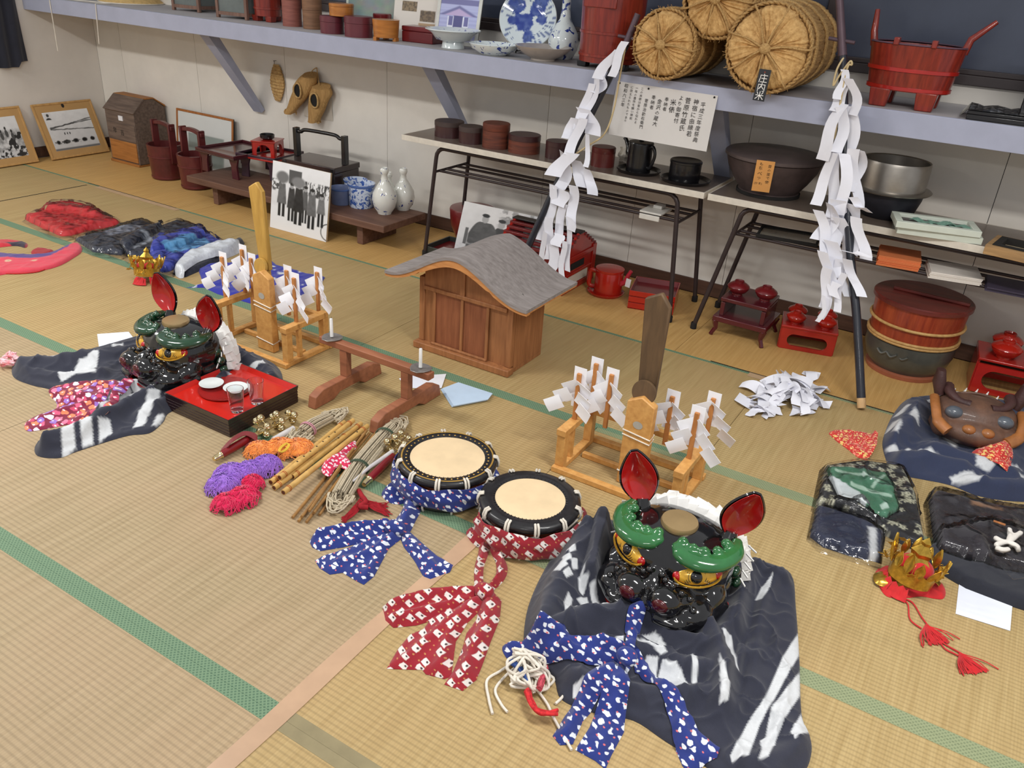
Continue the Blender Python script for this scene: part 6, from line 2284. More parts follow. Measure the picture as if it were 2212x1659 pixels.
def wand(label, x, y, zb, zt, seed, group, lean=0.0, out=0, n=3):
 rnd = random.Random(seed)
 t = thing('paper_wand', label, 'paper wand', (x, y, zb), 0, group)
 h = zt - zb
 b = MB()
 b.bx(-.0085, .0085, -.006, .006, -.02, h - .022)
 lk('rod', b, m_rod, t, bev=.002)
 b = MB()
 G = [[((i - 2) / 4 * .050, .0075 + .002 * (i - 2) ** 2 * .1, h * .22 + (h * .78) * j / 4) for i in range(5)] for j in range(5)]
 b.sheet(np.array(G), .0012)
 lk('paper_panel', b, m_fold, t)
 # zigzag folds: paper leaves stepping outward and down
 for s in (-1, 1):
  th = R(rnd.uniform(24, 40))
  for k in range(n):
   xa = np.array([s * math.cos(th), -.18 + rnd.uniform(-.15, .15), -math.sin(th)])
   xa /= np.linalg.norm(xa)
   za = np.array([s * math.sin(th), -.30 + rnd.uniform(-.12, .2), math.cos(th)])
   za -= xa * (za @ xa)
   za /= np.linalg.norm(za)
   nn = np.cross(xa, za)
   cc = np.array([s * (.022 + (.020 + .009 * out * s) * k), -.006 - .011 * k, h * .62 - .040 * k])
   bend = rnd.uniform(.001, .006)
   G = [[tuple(cc + xa * .066 * (i / 3 - .5) + za * .054 * (j / 3 - .5) + nn * bend * ((j / 3 - .5) ** 2 * 4 - .5)) for i in range(4)] for j in range(4)]
   b = MB()
   b.sheet(np.array(G), .001)
   lk('paper_fold', b, m_fold, t, ang=60)
 return t
def zrod(px, tip, base):
 p = F(*base)
 return p
# right rack
rack('honey pine rack holding paper wands, behind the right lion head', -1.135, -.675, 2.372, 2.66, .178)
tR = tablet('pine pentagon tablet in the right rack, tied with white strings', -.872, 2.462, .372)
sword('dark brown wooden sword with round guard standing in the right rack', -.868, 2.505, .355, .745, .066, .094, wood('dark_aged_wood', (104, 80, 54), (76, 58, 40), grain=(30, 30, 5), rough=.6), .045, R(-1.5))
def wands(items, ztop, names, group, seed):
 for k, ((bx, by), (tx, ty), nm, o) in enumerate(zip(*items)):
  p = F(bx, by, ztop)
  zt = ZV(tx, ty, p)
  wand(nm, p[0], p[1], ztop, zt, seed + k, group, out=o)
GW = 'paper wands in the right rack'
wands(([(1241, 905), (1276, 888), (1308, 914), (1437, 950), (1488, 990), (1526, 940)], [(1248, 795), (1279, 773), (1312, 796), (1456, 845), (1501, 878), (1538, 848)],
  ['white paper wand on the front left arm of the right rack', 'white paper wand at the back left corner of the right rack, tallest of its three', 'white paper wand on the right rack just left of its tablet',
  'white paper wand on the right rack just right of its tablet', 'white paper wand on the front right arm of the right rack', 'white paper wand at the back right corner of the right rack'], [-1, -1, 0, 0, 1, 1]), .178, None, GW, 40)
# left rack
rack('honey pine rack holding paper wands, behind the left lion head', -2.995, -2.545, 2.372, 2.66, .192)
tablet('pine pentagon tablet in the left rack, tied with white strings', -2.742, 2.462, .392)
sword('yellow wooden sword with round guard standing in the left rack', -2.752, 2.515, .375, .775, .060, .080, wood('yellow_aged_wood', (196, 156, 78), (168, 128, 58), grain=(30, 30, 5), rough=.5), .037, R(-3.5))
wands(([(487, 640), (530, 632), (548, 640), (624, 672), (640, 695), (688, 668)], [(480, 545), (527, 529), (542, 548), (620, 574), (640, 590), (681, 578)],
  ['white paper wand on the front left arm of the left rack', 'white paper wand at the back left corner of the left rack, tallest of its three', 'white paper wand on the left rack just left of its tablet',
  'white paper wand on the left rack just right of its tablet', 'white paper wand on the front right arm of the left rack', 'white paper wand at the back right corner of the left rack'], [-1, -1, 0, 0, 1, 1]), .192, None, 'paper wands in the left rack', 60)
# ------------------------------------------------------------------ candle stand
m_cst = wood('reddish_brown_wood', (158, 100, 70), (130, 80, 56), grain=(6, 40, 40), rough=.55, bump=.15)
t = thing('candle_stand', 'low reddish wooden trestle carrying two white candles on metal dishes', 'candle stand', (-2.02, 2.38, 0))
for x in (-2.187, -1.858):
 b = MB()
 P = [(-.215, .0006), (-.205, .052), (-.16, .072), (.16, .072), (.205, .052), (.215, .0006), (.10, .0006), (.06, .022), (-.06, .022), (-.10, .0006)]
 b.prism(P, x - .020, x + .020, 0, Matrix.Translation((0, 2.38, 0)) @ Mx)
 link('foot', b, m_cst, t, bev=.003)
 b = MB()
 b.bx(x - .019, x + .019, 2.38 - .016, 2.38 + .016, .0725, .192)
 link('post', b, m_cst, t, bev=.002)
b = MB()
b.bx(-2.318, -1.735, 2.362, 2.402, .1925, .222)
link('top_beam', b, m_cst, t, bev=.003)
m_tin = mat('dull_grey_tin', (146, 140, 136), rough=.45, metal=.6, var=.2, vs=30)
for px, lab in ((-2.262, 'left white candle standing on the trestle candle stand'), (-1.79, 'right white candle standing on the trestle candle stand')):
 b = MB()
 b.lathe([(0, .2225), (.040, .2225), (.046, .228), (.044, .2295), (.02, .2265), (0, .2265)], 10, c=(px, 2.382, 0), wob=lambda a, z: .08 * math.sin(3 * a))
 d = link('drip_dish', b, m_tin, t)
 c = thing('candle', lab, 'candle', (px, 2.382, .227), 0, 'white candles on the trestle stand')
 b = MB()
 b.lathe([(0, .004), (.0072, .004), (.0068, .084), (.005, .087), (0, .0875)], 14)
 lk('wax', b, mat('white_wax', (236, 236, 234), rough=.4), c)
 b = MB()
 b.tube([(0, 0, .0), (0, 0, .006)], .002, 6)
 b.tube([(0, 0, .087), (.001, 0, .094)], .0009, 5)
 lk('wick', b, m_dark, c)
# ------------------------------------------------------------------ stack of lacquer trays with dishes and glasses
m_trred = lacquer('tray_red_lacquer', (196, 36, 26), rough=.22, coat=.5, var=.06)
m_trblk = lacquer('tray_black_rim', (40, 16, 18), rough=.25, coat=.5)
Ct = Matrix.Translation((-2.449, 1.990, 0))
for k in range(5):
 lab = ('lowest', 'second lowest', 'middle', 'fourth', 'topmost')[k] + ' square red and black tray of the foreground stack' + (', carrying dishes and glasses' if k == 4 else '')
 square_tray(lab, Ct, .181, .0008 + k * .0132, .0250 if k == 4 else .0128, m_trblk, m_trred, 'red and black trays in the foreground stack', rim=.012 if k == 4 else .006, flare=.004 if k == 4 else .0015)
ZTR = .0008 + 4 * .0132 + .0066
c = F(487, 842, ZTR)
t = thing('round_plate', 'clear red round plate under white dishes on the tray stack', 'plate', c)
b = MB()
b.lathe([(0, 0), (.09, 0), (.106, .005), (.107, .0075), (.104, .0075), (.09, .003), (0, .003)], 48)
lk('dish', b, lacquer('deep_red_plate', (150, 26, 24), rough=.2), t)
for (px, py), lab, zz_ in (((457, 831), 'left white porcelain saucer on the red round plate', .0), ((509, 840), 'right white porcelain saucer on the red round plate, behind the glass', 0.0)):
 c = F(px, py, ZTR + .012)
 t = thing('saucer', lab, 'saucer', (c[0], c[1], ZTR + .0085), 0, 'white saucers on the tray')
 b = MB()
 b.lathe([(0, 0), (.024, 0), (.026, .003), (.046, .010), (.049, .013), (.046, .0128), (.024, .005), (0, .004)], 40)
 lk('dish', b, m_white, t)
m_glass = mat('clear_glass', (240, 244, 246), rough=.03, trans=1.0, var=.0, ior=1.46)
for (px, py), lab in (((513, 893), 'front clear glass tumbler at the corner of the top tray'), ((556, 875), 'rear clear glass tumbler on the top tray')):
 c = F(px, py, ZTR)
 c = c + hd(c) * .022
 t = thing('glass_tumbler', lab, 'glass', (c[0], c[1], ZTR + .0005), 0, 'glass tumblers on the tray')
 b = MB()
 b.lathe([(0, 0), (.0235, 0), (.0255, .004), (.0325, .098), (.0318, .099), (.0308, .098), (.0238, .013), (0, .012)], 40)
 lk('body', b, m_glass, t)
# ------------------------------------------------------------------ drums
m_skin = mat('cream_drum_skin', (226, 200, 160), rough=.55, var=.07, vs=10)
m_gold = mat('gold_paint', (206, 164, 84), rough=.3, metal=.6, var=.15)
m_drumw = wood('red_brown_drum_wood', (134, 68, 40), (104, 48, 30), grain=(40, 40, 6), rough=.4, coat=.3)
m_rimblk = mat('black_drum_rim', (30, 28, 30), rough=.42, var=.3, vs=60, coat=.3)
def drum(label, c, ro, ri, hh, gold, n=11, ph=0.0):
 t = thing('rope_drum', label, 'drum', (c[0], c[1], .0006), 0, 'small rope tensioned drums')
 for zc, nm in ((.0165, 'lower_rim'), (hh - .0165, 'upper_rim')):
  b = MB()
  b.lathe([(ri, zc - .010), (ri + .004, zc - .016), (ro - .014, zc - .016), (ro - .003, zc - .010), (ro, zc), (ro - .003, zc + .010), (ro - .013, zc + .0155), (ri + .004, zc + .0125), (ri, zc + .0105)], 72)
  lk(nm, b, m_rimblk, t, ang=60)
 b = MB()
 b.lathe([(ri + .012, .034), (ri + .022, hh * .5), (ri + .012, hh - .034)], 60)
 lk('wooden_body', b, m_drumw, t)
 b = MB()
 b.lathe([(ri + .001, hh - .0055), (ri * .9, hh - .0045), (ri * .5, hh - .004), (0, hh - .004)], 60)
 lk('drum_skin', b, m_skin, t)
 b = MB()
 k = 60
 for i in range(k):
  a = 6.2832 * i / k
  rr_ = ri + .0045
  b.tube([((rr_ - .003) * math.cos(a), (rr_ - .003) * math.sin(a), hh - .0035), ((rr_ + .004) * math.cos(a), (rr_ + .004) * math.sin(a), hh - .0035)], .0014, 5)
 o = lk('edge_stitching', b, m_blk, t)
 o['kind'] = 'stuff'
 if gold:
  for i in range(44):
   a = 6.2832 * i / 44
   b = MB()
   rr_ = ri + .014
   b.ball((rr_ * math.cos(a), rr_ * math.sin(a), hh - .0025), (.0034, .0034, .0014), 8, 4)
   lk('gold_dot', b, m_gold, t)
  b = MB()
  b.lathe([(ro - .019, hh - .0005), (ro - .016, hh + .0006), (ro - .013, hh - .0004)], 72)
  lk('gold_ring', b, m_gold, t)
 # tension rope: loops over both rims, crossing the waist
 for i in range(n):
  a = 6.2832 * (i + ph) / n
  a2 = 6.2832 * (i + .5 + ph) / n
  rim = lambda a_, z, s: [((ro - .016) * math.cos(a_), (ro - .016) * math.sin(a_), z + s * .021), ((ro - .002) * math.cos(a_), (ro - .002) * math.sin(a_), z + s * .018), ((ro + .005) * math.cos(a_), (ro + .005) * math.sin(a_), z), ((ro + .003) * math.cos(a_), (ro + .003) * math.sin(a_), z - s * .016)]
  b = MB()
  P = rim(a - .03, hh - .0165, 1) + [((ri + .03) * math.cos((a + a2) / 2), (ri + .03) * math.sin((a + a2) / 2), hh * .5)] + rim(a2, .0165, -1)[::-1]
  b.tube(P, .0042, 6)
  P = rim(a + .03, hh - .0165, 1) + [((ri + .03) * math.cos(a - .28), (ri + .03) * math.sin(a - .28), hh * .5)]
  b.tube(P, .0042, 6)
  lk('tension_rope', b, m_rope, t, ang=80)
 return t
D1, D2c = (-1.412, 2.045), (-1.045, 2.002)
drum('rope drum with gold dotted black rim, wrapped in a blue scarf', D1, .178, .132, .128, True)
drum('rope drum with plain black rim, wrapped in a red scarf', D2c, .170, .116, .128, False, ph=.4)
# ------------------------------------------------------------------ lion dance heads
m_lblk = mat('glossy_black_lacquer', (18, 17, 18), rough=.12, coat=.9, var=.25, vs=12)
m_lgrn = mat('glossy_green_lacquer', (44, 104, 56), rough=.16, coat=.7, var=.18, vs=14)
m_lgrd = mat('glossy_dark_green_lacquer', (26, 62, 38), rough=.16, coat=.7, var=.2, vs=14)
m_lgold = mat('gold_leaf', (220, 170, 62), rough=.24, metal=.75, var=.2, vs=20)
m_leye = mat('yellow_gilt_eye', (228, 176, 58), rough=.22, metal=.25, var=.15, vs=30, coat=.5)
m_lred = mat('glossy_red_lacquer', (178, 24, 22), rough=.16, coat=.7, var=.15)
m_bronze = mat('dull_bronze', (172, 146, 104), rough=.4, metal=.55, var=.06)
m_mane = mat('mane_paper_white', (230, 228, 224), rough=.8, var=.06, vs=30)
def lion_head(name, label, loc, rz, green):
 t = thing(name, label, 'lion head', loc, rz, 'black lion dance heads')
 b = MB()
 b.ball((0, .015, .150), (.178, .150, .112), 28, 18, sup=.85)            # cranium
 b.ball((0, .03, .07), (.180, .14, .07), 24, 14, sup=.8)
 b.ball((0, -.105, .098), (.135, .115, .058), 24, 14)                     # muzzle
 b.ball((0, -.02, .10), (.165, .13, .09), 24, 14)
 for s in (-1, 1):
  b.ball((s * .052, -.190, .126), (.050, .044, .044), 18, 12)          # nostril bulbs
  b.ball((s * .118, -.125, .082), (.062, .070, .044), 18, 12)          # cheeks
  b.ball((s * .150, -.055, .092), (.040, .060, .050), 18, 12)
  b.ball((s * .085, -.150, .128), (.036, .040, .022), 14, 9)
  b.tube(spline([(s * .03, -.205, .070), (s * .10, -.195, .066), (s * .155, -.13, .064), (s * .182, -.03, .066)], 5, False), [.020] * 16, 10)   # upper lip
 b.ball((0, -.125, .150), (.030, .07, .030), 14, 9)                       # bridge
 blob('head_shell', b, m_lblk, t, voxel=.0055, smooth=4)
 # beads on the muzzle wrinkles, shaped to stand in for their small highlights
 for s in (-1, 1):
  for (x, y, z, r) in ((.088, -.168, .156, .010), (.112, -.160, .142, .010), (.060, -.168, .168, .009), (.034, -.160, .172, .009), (.128, -.165, .112, .012), (.145, -.150, .100, .012), (.122, -.178, .088, .012), (.02, -.150, .178, .010)):
   b = MB()
   b.ball((s * x, y, z), r, 12, 8)
   lk('muzzle_glint_bump', b, m_lblk, t)
  # red nostril hollow
  b = MB()
  b.ball((s * .050, -.227, .133), (.024, .011, .021), 16, 10)
  lk('nostril', b, mat('dark_red_nostril', (74, 6, 12), rough=.2, coat=.6), t)
  # eye: gold almond, red corner, ringed black pupil
  nE = np.array([s * .36, -.80, .44])
  xE = np.cross([0, 0, 1.0], nE)
  xE /= np.linalg.norm(xE)
  xE = xE * 1.0
  Me = frame((s * .104, -.098, .182), x=xE, y=-nE) @ Matrix.Rotation(s * R(-10), 4, 'Y')
  b = MB()
  b.ball((0, 0, 0), (.063, .020, .029), 28, 16, 0, Me)
  e = lk('eye', b, m_leye, t)
  for q in (-.055, .056):
   b = MB()
   b.ball((s * q, .002, .001), (.0155, .0148, .0165), 14, 9, 0, Me)
   lk('red_eye_corner', b, m_lred, e)
  b = MB()
  b.ball((-s * .004, -.0115, -.002), (.0195, .0145, .020), 20, 14, 0, Me)
  lk('pupil', b, m_lblk, e)
  b = MB()
  for rr_ in (.025, .031, .037):
   pts = [(-s * .002 + rr_ * math.cos(a), -.0215 + rr_ * rr_ * 6.5, -.003 + rr_ * .92 * math.sin(a)) for a in np.linspace(-.62, .62, 9)]
   b.tube(pts, .0010, 5, M=Me)
   pts = [(-s * .002 - rr_ * math.cos(a), -.0215 + rr_ * rr_ * 6.5, -.003 + rr_ * .92 * math.sin(a)) for a in np.linspace(-.62, .62, 9)]
   b.tube(pts, .0010, 5, M=Me)
  lk('iris_line', b, m_lblk, e)
  b = MB()
  b.tube([(.065 * math.cos(a), -.006 - .008 * abs(math.sin(a)), .031 * math.sin(a) - .001) for a in np.linspace(math.pi, 2 * math.pi, 15)], .0036, 6, M=Me)
  lk('gold_eyelid', b, m_lgold, e)
  # curled eyebrow
  P = spline([(s * .032, -.082, .236), (s * .062, -.100, .228), (s * .105, -.100, .226), (s * .148, -.068, .226), (s * .172, -.012, .230), (s * .166, .040, .238)], 6, False)
  b = MB()
  b.tube(P, np.interp(np.linspace(0, 1, len(P)), [0, .1, .5, .85, 1], [.020, .029, .030, .028, .016]), 14, flat=.72)
  b.ball(tuple(P[0]), (.021, .021, .017), 12, 8)
  b.ball(tuple(P[-1]), (.017, .017, .013), 12, 8)
  bl = [(.038, -.066, .250, .017), (.072, -.072, .248, .015), (.104, -.068, .247, .017), (.134, -.042, .247, .016), (.146, .0, .250, .018)]
  for x, y, z, r in bl:
   b.ball((s * x, y, z), (r, r, r * .8), 14, 9)
  blob('eyebrow', b, m_lgrn if green else m_lgrd, t, voxel=.0045, smooth=3)
  for x, y, z, r in bl:
   bb_ = MB()
   bb_.ball((s * x, y, z + r * .55), r * .42, 10, 7)
   lk('brow_curl', bb_, m_lgrn if green else m_lgrd, t)
  # ear: pointed spoon, red inside
  Mr = Matrix.Translation((s * .138, .058, .238)) @ Matrix.Rotation(s * R(16), 4, 'Y') @ Matrix.Rotation(R(4), 4, 'X') @ Matrix.Rotation(R(24), 4, 'Z')
  nu, nv = 12, 18
  def ear(off, sc):
   G = []
   for j in range(nv):
    v = j / (nv - 1)
    w_ = .060 * (math.sin(math.pi * min(1, v * .92 + .04)) ** .75) * (1.10 - .25 * v) * sc
    G.append([(w_ * (2 * i / (nu - 1) - 1), off + .030 * (1 - (2 * i / (nu - 1) - 1) ** 2) * math.sin(math.pi * min(v * .9 + .08, 1)) , .185 * v) for i in range(nu)])
   return np.array(G)
  b = MB()
  b.sheet(ear(.004, 1.0), .006, 0, Mr)
  e = lk('ear', b, m_lblk, t, ang=70)
  b = MB()
  b.sheet(ear(-.0015, .90), .0015, 0, Mr @ Matrix.Translation((0, 0, .003)) @ Matrix.Diagonal((1, 1, .96, 1)))
  lk('ear_lining', b, m_lred, e, ang=70)
  b = MB()
  b.tube([tuple(Mr @ Vector((0, .01, .012))), (s * .134, .052, .215)], [.020, .030], 12)
  lk('ear_root', b, m_lblk, t, ang=60)
  # green ridge in front of the mane
  for k in range(7):
   a = .15 + k * .21
   b = MB()
   b.ball((s * (.184 * math.cos(a * .9)), .085 - .005 * k, .04 + .205 * math.sin(a * .95)), (.014, .022, .017), 12, 8)
   lk('side_ridge', b, m_lgrd, t)
 # bronze disc on the crown
 b = MB()
 b.lathe([(0, .250), (.054, .250), (.056, .262), (.053, .270), (.02, .2725), (0, .273)], 40)
 lk('crown_disc', b, m_bronze, t)
 # jaw, lips and teeth
 def arc(rx, ry, y0, z, n=25):
  return [(rx * math.sin(a), y0 - ry * math.cos(a), z) for a in np.linspace(-1.45, 1.45, n)]
 b = MB()
 b.tube(arc(.184, .238, .02, .052), .010, 8)
 lk('upper_lip', b, m_lred, t, ang=70)
 b = MB()
 P0, P1 = arc(.184, .230, .02, .022), arc(.165, .210, .02, .0)
 n = len(P0)
 b.add(P0 + P1 + [(0, .06, .022), (0, .06, 0)], [(i, i + 1, n + i + 1, n + i) for i in range(n - 1)] + [(i + 1, i, 2 * n) for i in range(n - 1)] + [(n + i, n + i + 1, 2 * n + 1) for i in range(n - 1)])
 lk('lower_jaw', b, m_lred, t)
 b = MB()
 b.tube(arc(.188, .236, .02, .018), .012, 8)
 lk('lower_lip', b, m_lred, t, ang=70)
 for x, y, z in arc(.178, .228, .02, .036, 19):
  b = MB()
  b.box((0, 0, 0), (.020, .008, .018), 0, Matrix.Translation((x, y, z)) @ rotz(math.atan2(x / .158, (.02 - y) / .2 + 1e-6)))
  lk('tooth', b, m_lgold, t, bev=.003)
 # mane of folded white paper round the back
 rnd = random.Random(5)
 for row in range(2):
  for k in range(21):
   a = math.pi * (k + .5 * row) / 20.0
   x, z = -.190 * math.cos(a), .03 + .215 * max(0.0, math.sin(a)) ** .75
   y = .108 + .028 * row + .006 * rnd.random()
   tx = np.array([.190 * math.sin(a), 0, .215 * math.cos(a) + 1e-3])
   tx /= np.linalg.norm(tx)
   rad = np.array([-math.cos(a), .25 + .3 * rnd.random(), math.sin(a)])
   rad -= tx * (rad @ tx)
   rad /= np.linalg.norm(rad)
   fy = np.cross(rad, tx)
   b = MB()
   wv = rnd.uniform(.016, .022)
   hh = rnd.uniform(.016, .028)
   b.add([(-wv, -.014, -.004), (wv, -.014, -.004), (wv, .018, 0), (-wv, .018, 0), (-wv * .9, -.010, hh * .7), (wv * .9, -.010, hh), (wv * .7, .020, hh * .8), (-wv * .9, .020, hh)],
     [(0, 3, 2, 1), (4, 5, 6, 7), (0, 1, 5, 4), (1, 2, 6, 5), (2, 3, 7, 6), (3, 0, 4, 7)], 0, frame((x, y, z), x=tx, y=fy))
   lk('mane_paper', b, m_mane, t, smooth=False)
 # stitched white border down the sides
 for s in (-1, 1):
  for k in range(5):
   z = .20 - .022 * k
   b = MB()
   b.beam((s * (.196 - .006 * abs(k - 4) * .3), .10 - .012 * k, z), (s * .218, .085 - .014 * k, z - .004), .004, .004)
   lk('border_stitch', b, m_mane, t)
 return t
LR = lion_head('lion_head', 'glossy black lion dance head with bright green brows, in front of the right rack', (-.535, 1.985, .001), R(0), True)
LL = lion_head('lion_head', 'glossy black lion dance head with dark green brows, beside the tray stack', (-2.815, 2.035, .001), R(-6), False)
# ------------------------------------------------------------------ printed cloths
def dots(name, base, layers, rough=.9, var=.06, rd=.5):
 m = mat(name, base, rough=rough, var=var, vs=40, bump=.2, bs=700, sheen=.2)
 nt = m.node_tree
 L = nt.links.new
 bs = nt.nodes['Principled BSDF']
 src = bs.inputs['Base Color'].links[0].from_socket
 tc = nd(nt, 'ShaderNodeTexCoord')
 cx = nd(nt, 'ShaderNodeCombineXYZ')
 for i, ax in enumerate(((1, .3, 0), (0, .95, 1))):
  dp_ = nd(nt, 'ShaderNodeVectorMath', operation='DOT_PRODUCT')
  dp_.inputs[1].default_value = ax
  L(tc.outputs['Object'], dp_.inputs[0])
  L(dp_.outputs['Value'], cx.inputs[i])
 for k, (sc, th, col, metric, wob) in enumerate(layers):
  mp = nd(nt, 'ShaderNodeMapping')
  mp.inputs['Location'].default_value = ((k % 2) * 3.3, (k % 2) * 1.7, 0)
  mp.inputs['Rotation'].default_value = (0, 0, .4)
  L(cx.outputs[0], mp.inputs['Vector'])
  ns = nd(nt, 'ShaderNodeTexNoise')
  ns.inputs['Scale'].default_value = sc * 1.6
  ns.inputs['Detail'].default_value = 1
  L(mp.outputs[0], ns.inputs['Vector'])
  mxv = nd(nt, 'ShaderNodeMix', data_type='VECTOR')
  mxv.inputs[0].default_value = wob
  L(mp.outputs[0], mxv.inputs[4])
  sb = nd(nt, 'ShaderNodeVectorMath', operation='MULTIPLY_ADD')
  sb.inputs[1].default_value = (1 / sc * 2.2,) * 3
  L(ns.outputs['Color'], sb.inputs[0])
  L(mp.outputs[0], sb.inputs[2])
  L(sb.outputs[0], mxv.inputs[5])
  vo = nd(nt, 'ShaderNodeTexVoronoi', distance=metric, feature='F1', voronoi_dimensions='2D')
  vo.inputs['Scale'].default_value = sc
  vo.inputs['Randomness'].default_value = rd
  L(mxv.outputs[1], vo.inputs['Vector'])
  lt = nd(nt, 'ShaderNodeMapRange')
  lt.inputs['From Min'].default_value = th + .03
  lt.inputs['From Max'].default_value = th - .03
  L(vo.outputs['Distance'], lt.inputs['Value'])
  mx = nd(nt, 'ShaderNodeMix', data_type='RGBA')
  L(lt.outputs[0], mx.inputs[0])
  L(src, mx.inputs[6])
  if isinstance(col, list):
   cr = nd(nt, 'ShaderNodeValToRGB')
   cr.color_ramp.interpolation = 'CONSTANT'
   for i, c in enumerate(col):
    e = cr.color_ramp.elements[i] if i < 2 else cr.color_ramp.elements.new(i / len(col))
    e.position = i / len(col)
    e.color = (*lin(c), 1)
   sp = nd(nt, 'ShaderNodeSeparateColor')
   L(vo.outputs['Color'], sp.inputs[0])
   L(sp.outputs[0], cr.inputs[0])
   L(cr.outputs[0], mx.inputs[7])
  else:
   mx.inputs[7].default_value = (*lin(col), 1)
  src = mx.outputs[2]
 L(src, bs.inputs['Base Color'])
 return m
m_blue = dots('blue_rabbit_print', (34, 50, 122), [(33, .225, (226, 230, 238), 'EUCLIDEAN', .40), (30, .085, (222, 110, 110), 'EUCLIDEAN', .1)])
m_redp = dots('red_cat_print', (152, 28, 42), [(40, .11, (190, 130, 80), 'EUCLIDEAN', .1), (24, .25, (228, 220, 214), 'CHEBYCHEV', .14), (40, .0, (0, 0, 0), 'EUCLIDEAN', 0), (24, .085, (60, 40, 44), 'EUCLIDEAN', .06)], rd=.55)
m_floral = dots('crimson_floral_print', (126, 26, 58), [(30, .40, [(214, 92, 128), (226, 120, 150), (150, 110, 190), (222, 130, 92), (236, 214, 224), (196, 70, 104)], 'EUCLIDEAN', .3), (30, .13, (240, 226, 230), 'EUCLIDEAN', .3)])
m_redfl = dots('scarlet_floral_print', (196, 50, 44), [(52, .34, [(222, 96, 80), (232, 190, 110), (214, 60, 50), (236, 140, 120)], 'EUCLIDEAN', .5), (70, .16, (240, 216, 150), 'EUCLIDEAN', .4)])
m_pinkw = dots('pink_white_strip', (206, 36, 80), [(60, .32, (238, 214, 220), 'EUCLIDEAN', .5)])
m_navy = MATS['printed_cloth']
NAVY = (42, 44, 58)
WHT = (206, 208, 210)
def seg_stripe(p, q, w_, n=1):
 return [p, q]
# ---- body cloth of the right lion
outR = [(1250, 1145), (1278, 1118), (1312, 1112), (1345, 1128), (1400, 1150), (1500, 1165), (1600, 1190), (1660, 1208), (1712, 1232), (1722, 1300), (1730, 1410), (1735, 1530), (1752, 1575), (1757, 1612), (1742, 1655), (1690, 1700), (1600, 1690), (1520, 1640), (1440, 1590), (1370, 1545), (1290, 1530), (1215, 1500), (1195, 1450), (1140, 1410), (1132, 1370), (1142, 1300), (1172, 1230), (1205, 1180)]
patsR = [
 (WHT, [(1728, 1362), (1728, 1412), (1684, 1492), (1640, 1570), (1612, 1650), (1578, 1660), (1574, 1645), (1612, 1570), (1646, 1525), (1690, 1425)], .01),
 (WHT, [(1730, 1448), (1730, 1500), (1695, 1555), (1672, 1610), (1655, 1650), (1632, 1660), (1652, 1600), (1664, 1535), (1700, 1490)], .01),
 (WHT, [(1732, 1540), (1750, 1580), (1712, 1610), (1705, 1590)], .01),
 (WHT, [(1640, 1605), (1674, 1590), (1672, 1618), (1642, 1640)], .01),
 (WHT, [(1668, 1246), (1662, 1272), (1645, 1296), (1633, 1292), (1646, 1266)], .03),
 (WHT, [(1556, 1372), (1580, 1372), (1597, 1440), (1597, 1448)], .05),
 (WHT, [(1548, 1432), (1572, 1500), (1570, 1524), (1552, 1526)], .05),
 (WHT, [(1540, 1300), (1552, 1310), (1540, 1318)], .05),
 (WHT, [(1382, 1425), (1400, 1402), (1425, 1405), (1424, 1432), (1408, 1448)], .07),
 (WHT, [(1434, 1410), (1462, 1420), (1490, 1450), (1494, 1468), (1450, 1472), (1430, 1462), (1428, 1430)], .07),
 (WHT, [(1380, 1338), (1420, 1338), (1450, 1360), (1446, 1370), (1410, 1350), (1378, 1346)], .09),
 (WHT, [(1378, 1356), (1410, 1362), (1446, 1388), (1432, 1392), (1400, 1372)], .09),
 (WHT, [(1318, 1370), (1350, 1350), (1352, 1392), (1322, 1382)], .08),
 (WHT, [(1274, 1262), (1288, 1256), (1316, 1306), (1300, 1312)], .07),
 (WHT, [(1246, 1290), (1270, 1280), (1282, 1310), (1240, 1322), (1246, 1312), (1266, 1304), (1260, 1296)], .06),
 (WHT, [(1216, 1316), (1226, 1292), (1236, 1300), (1230, 1326), (1222, 1340)], .05),
 (WHT, [(1222, 1198), (1236, 1196), (1242, 1210), (1228, 1216)], .06),
 (WHT, [(1212, 1220), (1228, 1216), (1232, 1232), (1214, 1236)], .06),
 (WHT, [(1192, 1248), (1210, 1232), (1224, 1246), (1206, 1262)], .05),
 (WHT, [(1230, 1238), (1244, 1232), (1246, 1246), (1234, 1252)], .05),
 (WHT, [(1212, 1266), (1226, 1250), (1236, 1262), (1220, 1274)], .05),
 (WHT, [(1248, 1256), (1262, 1240), (1258, 1258), (1270, 1262), (1260, 1276), (1250, 1270)], .06),
 (WHT, [(1240, 1470), (1290, 1462), (1300, 1490), (1240, 1486)], .05),
 (WHT, [(1490, 1400), (1504, 1402), (1510, 1456), (1500, 1462)], .06),
]
